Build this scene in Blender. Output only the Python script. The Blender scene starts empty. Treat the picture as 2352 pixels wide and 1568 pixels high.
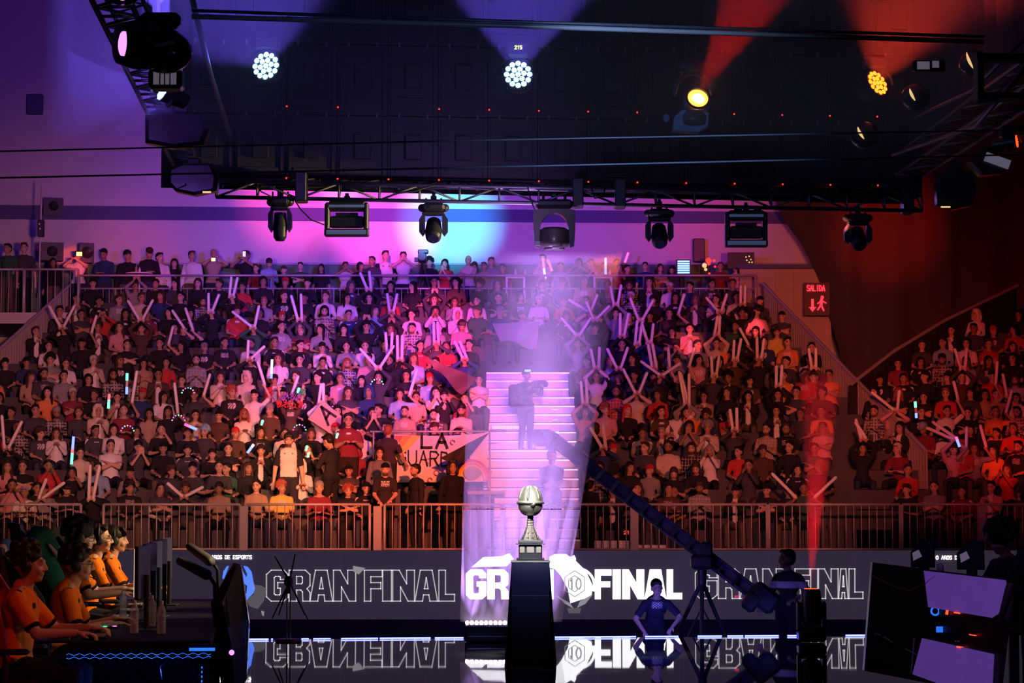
import bpy, math, random
import numpy as np
from mathutils import Vector, Matrix, Euler
R = random.Random(7)
PI = math.pi
scn = bpy.context.scene
COL = scn.collection
V = Vector
# ---------------------------------------------------------------- camera model (image 2352 x 1568)
F = 5700.0; HZ = 1165.0; CAMZ = 1.65
PITCH = math.atan((HZ - 784.0) / F)
def at(px, py, Y):
    """point of the world on the vertical plane y = Y that the photo shows at pixel (px, py)"""
    u = (px - 1176.0) / F; v = (784.0 - py) / F
    c, s = math.cos(PITCH), math.sin(PITCH)
    dy = c - s * v; dz = s + c * v
    k = Y / dy
    return V((u * k, Y, CAMZ + dz * k))
def ppm(Y): return F / Y
# ---------------------------------------------------------------- tags
def tag(o, label=None, cat=None, group=None, kind=None):
    if label: o['label'] = label
    if cat: o['category'] = cat
    if group: o['group'] = group
    if kind: o['kind'] = kind
    return o
def link(name, mesh, parent=None, loc=None):
    o = bpy.data.objects.new(name, mesh); COL.objects.link(o)
    if parent is not None: o.parent = parent
    if loc is not None: o.location = loc
    return o
def thing(name, label, cat, loc=(0, 0, 0), rz=0, group=None):
    o = bpy.data.objects.new(name, None); COL.objects.link(o)
    o.location = loc; o.rotation_euler = (0, 0, rz); o.empty_display_size = .1
    return tag(o, label, cat, group)
CHILD = {}
def copy_tree(o, parent=None):
    c = o.copy(); COL.objects.link(c); c.parent = parent
    for ch in list(o.children): copy_tree(ch, c)
    return c
# ---------------------------------------------------------------- materials
def mat(name, col=(.5, .5, .5), rough=.5, metal=0., emit=None, es=1., noise=.12, nscale=30., spec=.5, bump=0., trans=0., alpha=1., objcol=False, coat=0., ior=1.45):
    m = bpy.data.materials.new(name); m.use_nodes = True
    nt = m.node_tree; b = nt.nodes['Principled BSDF']; L = nt.links
    b.inputs['Roughness'].default_value = rough; b.inputs['Metallic'].default_value = metal
    b.inputs['Specular IOR Level'].default_value = spec; b.inputs['Coat Weight'].default_value = coat
    b.inputs['IOR'].default_value = ior
    src = None
    if objcol:
        oi = nt.nodes.new('ShaderNodeObjectInfo'); at_ = nt.nodes.new('ShaderNodeAttribute'); at_.attribute_name = 'tint'
        mx = nt.nodes.new('ShaderNodeMix'); mx.data_type = 'RGBA'
        L.new(at_.outputs['Alpha'], mx.inputs['Factor']); L.new(oi.outputs['Color'], mx.inputs['A']); L.new(at_.outputs['Color'], mx.inputs['B'])
        src = mx.outputs['Result']
    if noise > 0 or bump > 0:
        tc = nt.nodes.new('ShaderNodeTexCoord'); nz = nt.nodes.new('ShaderNodeTexNoise'); nz.inputs['Scale'].default_value = nscale
        nz.inputs['Detail'].default_value = 3
        L.new(tc.outputs['Object'], nz.inputs['Vector'])
    if noise > 0:
        mr = nt.nodes.new('ShaderNodeMapRange'); mr.inputs['To Min'].default_value = 1 - noise; mr.inputs['To Max'].default_value = 1 + noise
        L.new(nz.outputs['Fac'], mr.inputs['Value'])
        vm = nt.nodes.new('ShaderNodeVectorMath'); vm.operation = 'SCALE'
        if src: L.new(src, vm.inputs[0])
        else: vm.inputs[0].default_value = col[:3]
        L.new(mr.outputs['Result'], vm.inputs['Scale'])
        L.new(vm.outputs['Vector'], b.inputs['Base Color'])
    elif src: L.new(src, b.inputs['Base Color'])
    else: b.inputs['Base Color'].default_value = (*col[:3], 1)
    if bump > 0:
        bp = nt.nodes.new('ShaderNodeBump'); bp.inputs['Strength'].default_value = bump; bp.inputs['Distance'].default_value = .02
        L.new(nz.outputs['Fac'], bp.inputs['Height']); L.new(bp.outputs['Normal'], b.inputs['Normal'])
    if emit is not None:
        b.inputs['Emission Color'].default_value = (*emit, 1); b.inputs['Emission Strength'].default_value = es
    if trans: b.inputs['Transmission Weight'].default_value = trans
    if alpha < 1: b.inputs['Alpha'].default_value = alpha
    return m
M = {}
def mk(name, *a, **k): M[name] = mat(name, *a, **k); return M[name]
mk('black_metal', (.03, .03, .035), .45, .3, spec=.4)
mk('black_gloss', (.025, .025, .03), .18, .0)
mk('black_plastic', (.03, .03, .033), .4)
mk('dark_cloth', (.03, .028, .035), .95, nscale=8, bump=.2)
mk('truss', (.22, .22, .25), .4, .7, nscale=60)
mk('truss_black', (.06, .06, .07), .35, .6)
mk('steel', (.5, .47, .47), .4, .25, nscale=80)
mk('steel_bright', (.75, .75, .75), .25, 1.)
mk('wood', (.35, .28, .2), .6, nscale=20)
mk('white_paint', (.75, .73, .7), .5)
mk('grey_plastic', (.3, .3, .32), .5)
mk('skin', objcol=True, rough=.5, noise=.06, nscale=40)
mk('fabric', objcol=True, rough=.9, noise=.14, nscale=22, spec=.2)
mk('hair', objcol=True, rough=.55, noise=.45, nscale=70, spec=.3)
mk('stick', (.85, .8, .8), .3, noise=.04)
M['stick'].node_tree.nodes['Principled BSDF'].inputs['Subsurface Weight'].default_value = .0
# ---------------------------------------------------------------- mesh builder
def frame_z(d):
    d = V(d).normalized(); a = V((0, 0, 1)) if abs(d.z) < .95 else V((1, 0, 0))
    x = a.cross(d).normalized(); y = d.cross(x)
    return x, y, d
class MB:
    def __init__(s): s.v = []; s.f = []; s.m = []; s.cm = 0; s.mats = []
    def mat(s, m):
        m = M[m] if isinstance(m, str) else m
        if m not in s.mats: s.mats.append(m)
        s.cm = s.mats.index(m); return s
    def add(s, vs, fs, T=None):
        b = len(s.v)
        s.v.extend([(T @ V(p)) if T is not None else V(p) for p in vs])
        for f in fs: s.f.append(tuple(i + b for i in f)); s.m.append(s.cm)
        return s
    def box(s, c, d, rot=None, bev=0.):
        x, y, z = d[0] / 2, d[1] / 2, d[2] / 2
        T = Matrix.Translation(c)
        if rot is not None: T = T @ (rot.to_4x4() if isinstance(rot, Matrix) else Euler(rot).to_matrix().to_4x4())
        if bev <= 0:
            vs = [(-x, -y, -z), (x, -y, -z), (x, y, -z), (-x, y, -z), (-x, -y, z), (x, -y, z), (x, y, z), (-x, y, z)]
            return s.add(vs, [(0, 3, 2, 1), (4, 5, 6, 7), (0, 1, 5, 4), (1, 2, 6, 5), (2, 3, 7, 6), (3, 0, 4, 7)], T)
        b = min(bev, x * .9, y * .9, z * .9)
        vs = []
        for (zz, o) in ((-z, b), (-z + b, 0), (z - b, 0), (z, b)):
            for (sx, sy, k) in ((-1, -1, 0), (-1, -1, 1), (1, -1, 1), (1, -1, 0), (1, 1, 0), (1, 1, 1), (-1, 1, 1), (-1, 1, 0)):
                xx = x - o; yy = y - o
                if k == 0: vs.append((sx * xx, sy * (yy - b), zz))
                else: vs.append((sx * (xx - b), sy * yy, zz))
        fs = [tuple(range(7, -1, -1)), tuple(range(24, 32))]
        for r in range(3):
            for i in range(8): j = (i + 1) % 8; fs.append((r * 8 + i, r * 8 + j, r * 8 + 8 + j, r * 8 + 8 + i))
        return s.add(vs, fs, T)
    def cone(s, p0, p1, r0, r1=None, n=12, caps=True):
        r1 = r0 if r1 is None else r1
        p0 = V(p0); p1 = V(p1); x, y, d = frame_z(p1 - p0)
        vs = []
        for p, r in ((p0, r0), (p1, r1)):
            for i in range(n): a = 2 * PI * i / n; vs.append(p + x * (r * math.cos(a)) + y * (r * math.sin(a)))
        fs = [(i, (i + 1) % n, n + (i + 1) % n, n + i) for i in range(n)]
        if caps: fs += [tuple(range(n - 1, -1, -1)), tuple(range(n, 2 * n))]
        return s.add(vs, fs)
    def tube(s, pts, r, n=8, closed=False):
        pts = [V(p) for p in pts]; k = len(pts); vs = []; px = None
        rs = r if isinstance(r, (list, tuple)) else [r] * k
        for i, p in enumerate(pts):
            a = pts[i - 1] if (i > 0 or closed) else p; b = pts[(i + 1) % k] if (i < k - 1 or closed) else p
            d = (b - a); d = d.normalized() if d.length > 1e-9 else V((0, 0, 1))
            if px is None: x, y, _ = frame_z(d)
            else:
                x = (px - d * px.dot(d)); x = x.normalized() if x.length > 1e-6 else frame_z(d)[0]; y = d.cross(x)
            px = x
            for j in range(n): t = 2 * PI * j / n; vs.append(p + x * (rs[i] * math.cos(t)) + y * (rs[i] * math.sin(t)))
        fs = []
        for i in range(k if closed else k - 1):
            a = i * n; b = ((i + 1) % k) * n
            for j in range(n): fs.append((a + j, a + (j + 1) % n, b + (j + 1) % n, b + j))
        if not closed: fs += [tuple(range(n - 1, -1, -1)), tuple(range((k - 1) * n, k * n))]
        return s.add(vs, fs)
    def lathe(s, prof, n=24, T=None, c=(0, 0, 0)):
        vs = []
        for (r, z) in prof:
            for i in range(n): a = 2 * PI * i / n; vs.append((c[0] + r * math.cos(a), c[1] + r * math.sin(a), c[2] + z))
        fs = []
        for k in range(len(prof) - 1):
            for i in range(n): j = (i + 1) % n; fs.append((k * n + i, k * n + j, k * n + n + j, k * n + n + i))
        fs += [tuple(range(n - 1, -1, -1)), tuple(range((len(prof) - 1) * n, len(prof) * n))]
        return s.add(vs, fs, T)
    def ell(s, c, r, rot=None, n=16, m=10):
        T = Matrix.Translation(c)
        if rot is not None: T = T @ (rot.to_4x4() if isinstance(rot, Matrix) else Euler(rot).to_matrix().to_4x4())
        r = (r, r, r) if not hasattr(r, '__len__') else r
        vs = [(0, 0, -r[2])]
        for k in range(1, m):
            t = -PI / 2 + PI * k / m
            for i in range(n): a = 2 * PI * i / n; vs.append((r[0] * math.cos(t) * math.cos(a), r[1] * math.cos(t) * math.sin(a), r[2] * math.sin(t)))
        vs.append((0, 0, r[2])); e = len(vs) - 1
        fs = [(0, 1 + (i + 1) % n, 1 + i) for i in range(n)]
        for k in range(m - 2):
            for i in range(n): j = (i + 1) % n; fs.append((1 + k * n + i, 1 + k * n + j, 1 + k * n + n + j, 1 + k * n + n + i))
        b = 1 + (m - 2) * n
        fs += [(b + i, b + (i + 1) % n, e) for i in range(n)]
        return s.add(vs, fs, T)
    def caps(s, p0, r0, p1, r1, n=12, m=4):
        """closed tapered capsule"""
        p0 = V(p0); p1 = V(p1); d = p1 - p0
        if d.length < 1e-6: return s.ell(p0, max(r0, r1), n=n)
        x, y, d = frame_z(d); vs = [p0 - d * r0]
        rings = [(p0, r0, -PI / 2 + (PI / 2) * k / m) for k in range(1, m + 1)] + [(p1, r1, (PI / 2) * k / m) for k in range(0, m)]
        for (p, r, t) in rings:
            for i in range(n): a = 2 * PI * i / n; vs.append(p + d * (r * math.sin(t)) + (x * math.cos(a) + y * math.sin(a)) * (r * math.cos(t)))
        vs.append(p1 + d * r1); e = len(vs) - 1
        fs = [(0, 1 + (i + 1) % n, 1 + i) for i in range(n)]
        for k in range(len(rings) - 1):
            for i in range(n): j = (i + 1) % n; fs.append((1 + k * n + i, 1 + k * n + j, 1 + k * n + n + j, 1 + k * n + n + i))
        b = 1 + (len(rings) - 1) * n
        fs += [(b + i, b + (i + 1) % n, e) for i in range(n)]
        return s.add(vs, fs)
    def prism(s, poly, depth_vec):
        """solid from a planar polygon and a thickness vector"""
        poly = [V(p) for p in poly]; n = len(poly); dv = V(depth_vec)
        vs = poly + [p + dv for p in poly]
        fs = [tuple(range(n)), tuple(range(2 * n - 1, n - 1, -1))] + [(i, i + n, (i + 1) % n + n, (i + 1) % n) for i in range(n)]
        return s.add(vs, fs)
    def quad(s, a, b, c, d): return s.add([a, b, c, d], [(0, 1, 2, 3)])
    def mesh(s, name='m', smooth=False):
        me = bpy.data.meshes.new(name); me.from_pydata([tuple(p) for p in s.v], [], s.f)
        for m in s.mats: me.materials.append(m)
        if s.mats: me.polygons.foreach_set('material_index', s.m)
        if smooth: me.polygons.foreach_set('use_smooth', [True] * len(me.polygons))
        me.update(); return me
    def build(s, name, m=None, parent=None, smooth=False, loc=None):
        if m is not None and not s.mats: s.mats = [M[m] if isinstance(m, str) else m]; s.m = [0] * len(s.f)
        return link(name, s.mesh(name, smooth), parent, loc)
def smooth_angle(o, ang=40):
    me = o.data; me.polygons.foreach_set('use_smooth', [True] * len(me.polygons))
    try: me.set_sharp_from_angle(angle=math.radians(ang))
    except Exception: pass
    return o
def remeshed(mb, voxel, smooth_it=2, name='r', disp=None):
    """one continuous surface grown over all the overlapping pieces of MB"""
    me = bpy.data.meshes.new('tmp'); me.from_pydata([tuple(p) for p in mb.v], [], mb.f)
    ob = bpy.data.objects.new('tmp', me); COL.objects.link(ob)
    r = ob.modifiers.new('r', 'REMESH'); r.mode = 'VOXEL'; r.voxel_size = voxel; r.adaptivity = 0; r.use_smooth_shade = True
    if smooth_it:
        sm = ob.modifiers.new('s', 'SMOOTH'); sm.iterations = smooth_it; sm.factor = .5
    if disp:
        tx = bpy.data.textures.new('t', 'CLOUDS'); tx.noise_scale = disp[0]
        d = ob.modifiers.new('d', 'DISPLACE'); d.texture = tx; d.strength = disp[1]; d.texture_coords = 'LOCAL'
    dg = bpy.context.evaluated_depsgraph_get()
    out = bpy.data.meshes.new_from_object(ob.evaluated_get(dg))
    out.name = name
    bpy.data.objects.remove(ob); bpy.data.meshes.remove(me)
    out.polygons.foreach_set('use_smooth', [True] * len(out.polygons))
    return out
# ================================================================ people
def co_array(me):
    a = np.empty(len(me.vertices) * 3, 'f'); me.vertices.foreach_get('co', a); return a.reshape(-1, 3)
def set_tint(me, rgba):
    at_ = me.color_attributes.get('tint') or me.color_attributes.new('tint', 'FLOAT_COLOR', 'POINT')
    at_.data.foreach_set('color', np.ascontiguousarray(rgba, 'f').ravel())
def ik(S, T, a, b, hint):
    S = V(S); T = V(T); d = T - S; L = d.length
    if L > (a + b) * .995: T = S + d.normalized() * (a + b) * .995; d = T - S; L = d.length
    u = d / L; x = (a * a - b * b + L * L) / (2 * L); h = math.sqrt(max(a * a - x * x, 0))
    hv = V(hint); hv = hv - u * hv.dot(u); hv = hv.normalized() if hv.length > 1e-5 else V((0, 0, -1))
    return S + u * x + hv * h, T
def make_human(seated=True, lean=0., lhand=None, rhand=None, lhint=(.6, .3, -1), rhint=(-.6, .3, -1), yaw=0., pitch=0., roll=0.,
               sleeves='short', hair='short', voxel=.016, knees=None, stance=.1, girth=1., curl=.5, hx=None, bottom='trousers',
               face_beard=False, glasses=False, cap=False, headset=False, stand_bend=0., hand_dir=None, seed=0, jersey=None, spread=.14, turn=0., collar=False, hairscale=1., lfinger=None, rfinger=None):
    """faces -Y; origin on the floor. returns dict of meshes + key points"""
    g = girth
    hipz = .47 + .08 if seated else .93
    pel = V((0, 0, hipz))
    def up(d, l):  # spine direction for the lean
        return V((0, -math.sin(d) * l, math.cos(d) * l))
    w = pel + up(lean * .7, .16); ch = w + up(lean, .22); nk = ch + up(lean * 1.05, .13)
    tw = Matrix.Rotation(turn, 3, 'Z')
    sh = {s: nk + tw @ V((s * .168 * (1 + .04 * (g - 1)), .01, -.062)) for s in (1, -1)}
    hb = nk + V((0, -.03 - .06 * math.sin(lean), .068)); hc = hb + V((0, -.01, .105))
    HR = Euler((pitch, roll, yaw)).to_matrix()
    HS = 1.1
    def H(x, y, z): return hb + HR @ V((x * HS, y * HS, (z + .095) * HS))
    B = MB(); T = MB(); P = MB()
    # torso
    B.caps(pel + V((0.07, 0, 0)), .105 * g, pel + V((-.07, 0, 0)), .105 * g)
    B.ell(w, (.14 * g, .1 * g, .14)); B.ell(ch, (.165 * g, .108 * g, .17))
    B.caps(sh[1], .055, sh[-1], .055)
    for s in (1, -1): B.caps(nk + V((s * .03, .01, .01)), .04, sh[s], .045)
    B.caps(ch + V((0, 0, .1)), .075, nk + V((0, -.0, .02)), .052)
    B.caps(nk, .056, hb + V((0, .005, .03)), .05)
    # head
    ell0 = B.ell
    def ellH(c, r, rot=None, n=16, m=10): return ell0(c, tuple(q * HS for q in r) if hasattr(r, '__len__') else r * HS, rot, n, m)
    B.ell = ellH
    B.ell(H(0, .018, .03), (.073, .092, .09), HR, 20, 14); B.ell(H(0, -.02, -.02), (.06, .066, .085), HR, 20, 14)
    B.ell(H(0, -.052, -.078), (.03, .028, .026), HR); B.caps(H(0, -.084, .012), .011, H(0, -.1, -.022), .014)
    B.ell(H(.013, -.09, -.028), .009); B.ell(H(-.013, -.09, -.028), .009)
    B.caps(H(.028, -.078, .026), .012, H(-.028, -.078, .026), .012)
    B.caps(H(.017, -.078, -.05), .0085, H(-.017, -.078, -.05), .0085); B.caps(H(.014, -.076, -.06), .009, H(-.014, -.076, -.06), .009)
    for s in (1, -1):
        B.ell(H(s * .036, -.055, -.03), (.024, .026, .026), HR)
        B.ell(H(s * .03, -.066, .008), .014)
        B.ell(H(s * .074, .01, -.005), (.009, .018, .03), HR)
    B.ell = ell0
    # arms
    A_, F_ = .285, .255
    lh = V(lhand) if lhand is not None else None; rh = V(rhand) if rhand is not None else None
    if lh is None: lh = (V((.12, -.33, hipz + .14)) if seated else V((.27, -.06, hipz - .1)))
    if rh is None: rh = (V((-.12, -.33, hipz + .14)) if seated else V((-.27, -.06, hipz - .1)))
    key = {'head': hc, 'hands': {}}
    for s, hnd, hint, fd in ((1, lh, lhint, lfinger), (-1, rh, rhint, rfinger)):
        el, wr = ik(sh[s], hnd, A_, F_, hint)
        B.caps(sh[s], .054 * g, el, .04 * g); B.caps(el, .041 * g, wr, .027)
        fwd = (wr - el).normalized()
        if fd is not None: fwd = (fwd * .4 + V(fd)).normalized()
        side = fwd.cross(V((0, 0, 1)) if abs(fwd.z) < .8 else V((0, -1, 0))).normalized(); dn = side.cross(fwd).normalized()
        palm = wr + fwd * .055; key['hands'][s] = wr + fwd * .085
        X = Matrix((side, fwd, dn)).transposed()
        B.ell(palm, (.042, .055, .018), X)
        for k, (o, l) in enumerate(((-.03, .07), (-.01, .08), (.011, .075), (.03, .058))):
            a0 = palm + side * o + fwd * .045; a1 = a0 + (fwd * (1 - curl * .4) - dn * curl * .5 * (1 if fd is None else 1)).normalized() * l * .5
            a2 = a1 + (fwd * (1 - curl * 1.5) - dn * curl).normalized() * l * .5
            B.caps(a0, .0105, a1, .0098, 8, 3); B.caps(a1, .0098, a2, .0085, 8, 3)
        t0 = wr + fwd * .03 - side * (.03 * s); t1 = t0 + (fwd * .7 - side * s * .7 - dn * .3).normalized() * .04; t2 = t1 + (fwd - dn * .4).normalized() * .03
        B.caps(t0, .014, t1, .0115, 8, 3); B.caps(t1, .0115, t2, .0095, 8, 3)
        # sleeve
        e = .013
        if sleeves == 'short':
            m_ = sh[s].lerp(el, .72); T.caps(sh[s], .062 * g, m_, .058 * g)
        elif sleeves == 'long':
            T.caps(sh[s], .063 * g, el, .052 * g); T.caps(el, .052 * g, el.lerp(wr, .92), .037)
        else: T.caps(sh[s], .06 * g, sh[s].lerp(el, .12), .058 * g)
    T.caps(pel + V((0.07, 0, .03)), .118 * g, pel + V((-.07, 0, .03)), .118 * g)
    T.ell(w, (.145 * g, .112 * g, .15)); T.ell(ch, (.178 * g, .121 * g, .178)); T.caps(sh[1] * .9 + nk * .1, .06, sh[-1] * .9 + nk * .1, .06)
    for s in (1, -1): T.caps(nk + V((s * .035, .012, -.01)), .047, sh[s], .056)
    T.caps(ch + V((0, 0, .1)), .084, nk + V((0, 0, -.03)), .064)
    if collar: T.caps(nk + V((0, .01, -.03)), .066, nk + V((0, .015, .02)), .064)
    # legs
    for s in (1, -1):
        hp = pel + V((s * .09, 0, -.01))
        if seated:
            kn = V((s * spread + s * .03, -.43, .5)); an = V((s * (spread + .02), -.40, .08))
            if knees: kn = V(knees[0 if s > 0 else 1]); an = V((kn.x, kn.y + .04, .08))
        else:
            kn = V((s * (stance + .0), -.02 - stand_bend * .2, .5)); an = V((s * stance * 1.2, .02, .08))
        B.caps(hp, .088 * g, kn, .056 * g); B.caps(kn, .056 * g, kn.lerp(an, .35), .054); B.caps(kn.lerp(an, .35), .054, an, .036)
        toe = an + V((s * .02, -.14, -.045)); B.caps(an + V((0, .03, -.045)), .036, toe, .032)
        P.caps(hp, .1 * g, kn, .07 * g)
        if bottom == 'trousers': P.caps(kn, .07 * g, an, .055)
    P.caps(pel + V((.07, 0, 0)), .117 * g, pel + V((-.07, 0, 0)), .117 * g)
    body = remeshed(B, voxel, 2, 'body')
    top = remeshed(T, voxel * 1.15, 2, 'shirt', disp=(.07, .006 if voxel > .012 else .012))
    leg = remeshed(P, voxel * 1.3, 2, 'trousers')
    # face colouring: brows, eyes, lips, beard
    co = co_array(body); hbv = np.array(hb); Rm = np.array(HR)
    loc = (co - hbv) @ Rm / HS; loc[:, 2] -= .095
    tint = np.zeros((len(co), 4), 'f')
    front = loc[:, 1] < -.035
    def paint(mask, rgb, a): tint[mask, :3] = rgb; tint[mask, 3] = a
    ax = np.abs(loc[:, 0])
    paint(front & (ax > .012) & (ax < .046) & (np.abs(loc[:, 2] - .03) < .008), (.03, .02, .015), .55)
    paint(front & (np.abs(ax - .03) < .015) & (np.abs(loc[:, 2] - .007) < .0075), (.35, .3, .27), .5)
    paint(front & (np.abs(ax - .03) < .007) & (np.abs(loc[:, 2] - .007) < .0075), (.02, .012, .01), .8)
    paint(front & (ax < .024) & (np.abs(loc[:, 2] + .055) < .01), (.3, .07, .07), .55)
    if face_beard: paint((loc[:, 1] < .0) & (loc[:, 2] < -.058) & (loc[:, 2] > -.125) & (ax < .08) & ((np.abs(loc[:, 2] + .055) > .008)), (.03, .02, .015), .85)
    paint((co[:, 2] < .13), (.035, .032, .04), 1)
    set_tint(body, tint); body.materials.append(M['skin'])
    tc = co_array(top); tt = np.zeros((len(tc), 4), 'f')
    cz = ch.z; cy = ch.y
    if jersey == 'print':
        m_ = (tc[:, 1] < cy - .05) & (np.abs(tc[:, 0]) < .085) & (np.abs(tc[:, 2] - cz - .02) < .055); q = (np.sin(tc[:, 0] * 130 + seed) * np.sin(tc[:, 2] * 160 + seed * 2) > -.15)
        tt[m_ & q] = (.8, .75, .75, .9)
    elif jersey == 'stripe':
        m_ = (np.abs(tc[:, 0]) > .165) & (tc[:, 2] > cz + .02) & (np.abs(tc[:, 1] - cy) < .045); tt[m_] = (.8, .78, .78, 1)
        m_ = (tc[:, 1] < cy - .05) & (np.abs(tc[:, 0]) < .05) & (np.abs(tc[:, 2] - cz - .06) < .015); tt[m_] = (.8, .78, .78, 1)
    elif jersey == 'open':
        m_ = (tc[:, 1] < cy + .0) & (np.abs(tc[:, 0]) < .055) ; tt[m_] = (.75, .72, .7, 1)
    elif jersey == 'plaid':
        m_ = (np.mod(tc[:, 0] * 16, 1) < .25) | (np.mod(tc[:, 2] * 16, 1) < .25); tt[m_] = (.7, .65, .6, .6)
    elif jersey == 'band':
        m_ = (np.abs(tc[:, 2] - cz + .02) < .045); tt[m_] = (.75, .72, .7, .9)
    elif jersey == 'darksleeve':
        m_ = (np.abs(tc[:, 0]) > .15); tt[m_] = (.02, .02, .025, 1)
        for cx_ in (.07, -.07):
            m_ = (tc[:, 1] < cy - .05) & (np.hypot(tc[:, 0] - cx_, tc[:, 2] - cz - .06) < .018); tt[m_] = (.3, .12, .05, 1)
    elif jersey == 'team':
        m_ = np.zeros(len(tc), bool)
        for s in (1, -1):
            el, wr = ik(sh[s], lh if s > 0 else rh, A_, F_, lhint if s > 0 else rhint)
            a = np.array(sh[s]); b = np.array(el - sh[s]); t = ((tc - a) @ b) / (b @ b)
            dd = np.linalg.norm(tc - a - np.outer(t, b), axis=1)
            m_ |= (t > .76) & (dd < .1)
            # black shoulder flash
            m_ |= (np.abs(tc[:, 0] - s * .115) < .045) & (np.abs(tc[:, 1] - nk.y - .0) < .012 + .2 * np.abs(np.abs(tc[:, 0]) - .115)) & (tc[:, 2] > nk.z - .05)
        tt[m_] = (.012, .01, .012, 1)
        m_ = (tc[:, 1] < cy - .06) & (np.abs(tc[:, 0]) < .008) & (tc[:, 2] > cz + .03); tt[m_] = (.03, .02, .02, .8)
        for cx_ in (.075, -.075):
            m_ = (tc[:, 1] < cy - .04) & (np.abs(tc[:, 0] - cx_) < .018) & (np.abs(tc[:, 2] - cz - .03) < .018); tt[m_] = (.8, .8, .75, 1) if cx_ > 0 else (.02, .02, .03, 1)
    set_tint(top, tt); top.materials.append(M['fabric'])
    set_tint(leg, np.zeros((len(leg.vertices), 4), 'f')); leg.materials.append(M['fabric'])
    res = {'body': body, 'shirt': top, 'trousers': leg, 'key': key, 'H': H, 'HR': HR}
    res['hair'] = make_hair(H, HR, hair, voxel, seed, cap, hairscale)
    if glasses:
        G = MB()
        for s in (1, -1):
            G.tube([H(s * .033 + .024 * math.cos(a), -.093, .006 + .018 * math.sin(a)) for a in [i * PI / 6 for i in range(12)]], .0022, 5, True)
            G.tube([H(s * .056, -.09, .01), H(s * .076, -.05, .012), H(s * .078, .012, .01)], .0022, 5)
        G.tube([H(.01, -.094, .008), H(-.01, -.094, .008)], .0022, 5)
        res['glasses'] = G
    if headset:
        G = MB(); k = hairscale
        arc = [H(.092 * k * math.cos(a), .01, .0 + .128 * k * math.sin(a)) for a in [i * PI / 12 for i in range(13)]]
        G.tube(arc, .009, 8)
        for s in (1, -1):
            G.ell(H(s * .09 * k, .008, -.008), (.022, .042, .05), HR)
        res['headset'] = G
        K = MB(); K.tube([H(.088 * k, -.015, -.03), H(.085 * k, -.06, -.075), H(.06, -.1, -.085)], .0035, 6); K.ell(H(.055, -.108, -.085), .012)
        res['microphone'] = K
    return res
def make_hair(H, HR, kind, voxel, seed=0, cap=False, hs=1.):
    hr = MB(); ell0 = hr.ell; hr.ell = lambda c, r, rot=None, n=16, m=10: ell0(c, tuple(q * 1.1 for q in r) if hasattr(r, '__len__') else r * 1.1, rot, n, m); rr = random.Random(seed * 13 + 5)
    hv = min(voxel, .013); disp = None
    if kind in ('short', 'fade'):
        t = 0 if kind == 'short' else -.006
        hr.ell(H(0, .03, .05), (.082 + t, .096 + t, .082 + t), HR); hr.ell(H(0, .05, .01), (.074 + t, .07 + t, .08 + t), HR)
        if kind == 'short':
            for i in range(5): hr.ell(H(-.045 + .0225 * i, -.035, .098 + rr.uniform(-.01, .01)), (.022, .035, .02), HR)
    elif kind == 'bangs':
        hr.ell(H(0, .025, .05), (.086, .1, .086), HR); hr.ell(H(0, .05, .0), (.08, .07, .09), HR)
        for i in range(7): hr.caps(H(-.05 + .0167 * i, -.055, .1), .02, H(-.055 + .0183 * i, -.088, .05 + rr.uniform(-.008, .01)), .01)
    elif kind == 'curly':
        hr.ell(H(0, .03, .055), (.09, .104, .09), HR)
        for i in range(70):
            a = rr.uniform(0, 2 * PI); e = rr.uniform(-.35, 1.5); x = math.cos(e) * math.cos(a); y = math.cos(e) * math.sin(a); z = math.sin(e)
            if y < -.35 and z < .45: continue
            hr.ell(H(.1 * x, .03 + .112 * y, .05 + .1 * z), rr.uniform(.016, .03), n=8, m=6)
    elif kind == 'long':
        hr.ell(H(0, .03, .05), (.086, .1, .085), HR); hr.ell(H(0, .055, -.02), (.085, .065, .12), HR)
        for s in (1, -1):
            hr.caps(H(s * .068, .005, .06), .025, H(s * .078, .0, -.1), .028); hr.caps(H(s * .078, 0, -.1), .028, H(s * .085, -.01, -.22), .026)
        hr.caps(H(0, .06, 0), .07, H(0, .08, -.2), .065)
    elif kind == 'bob':
        hr.ell(H(0, .03, .05), (.088, .1, .085), HR); hr.ell(H(0, .05, -.02), (.09, .07, .1), HR)
        for s in (1, -1): hr.caps(H(s * .07, -.005, .06), .026, H(s * .08, -.005, -.08), .028)
    elif kind == 'bald':
        hr.ell(H(0, .05, .01), (.072, .066, .075), HR)
    elif kind == 'beanie':
        hr.ell(H(0, .022, .065), (.086, .104, .085), HR); hr.caps(H(.0, .02, .045), .088, H(0, .022, .055), .088)
    elif kind == 'hood':
        hr.ell(H(0, .045, .04), (.105, .11, .115), HR); hr.ell(H(0, .07, -.06), (.12, .09, .11), HR)
        for s in (1, -1): hr.caps(H(s * .085, -.01, .06), .022, H(s * .085, -.01, -.09), .026)
        hr.caps(H(.05, -.02, .125), .022, H(-.05, -.02, .125), .022)
    elif kind == 'cap':
        hr.ell(H(0, .02, .062), (.084, .1, .07), HR); hr.ell(H(0, .055, -.01), (.07, .055, .06), HR)
        hr.caps(H(.04, -.085, .055), .012, H(-.04, -.085, .055), .012); hr.ell(H(0, -.115, .048), (.058, .055, .009), HR)
    if hs != 1: 
        c = H(0, .03, .04); hr.v = [c + (p - c) * hs for p in hr.v]
    me = remeshed(hr, hv, 1 if kind == 'curly' else 2, 'hair', disp=(.03, .008) if kind in ('short', 'bangs', 'long', 'bob') and voxel < .012 else None)
    set_tint(me, np.zeros((len(me.vertices), 4), 'f')); me.materials.append(M['hair'])
    return me
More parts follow.
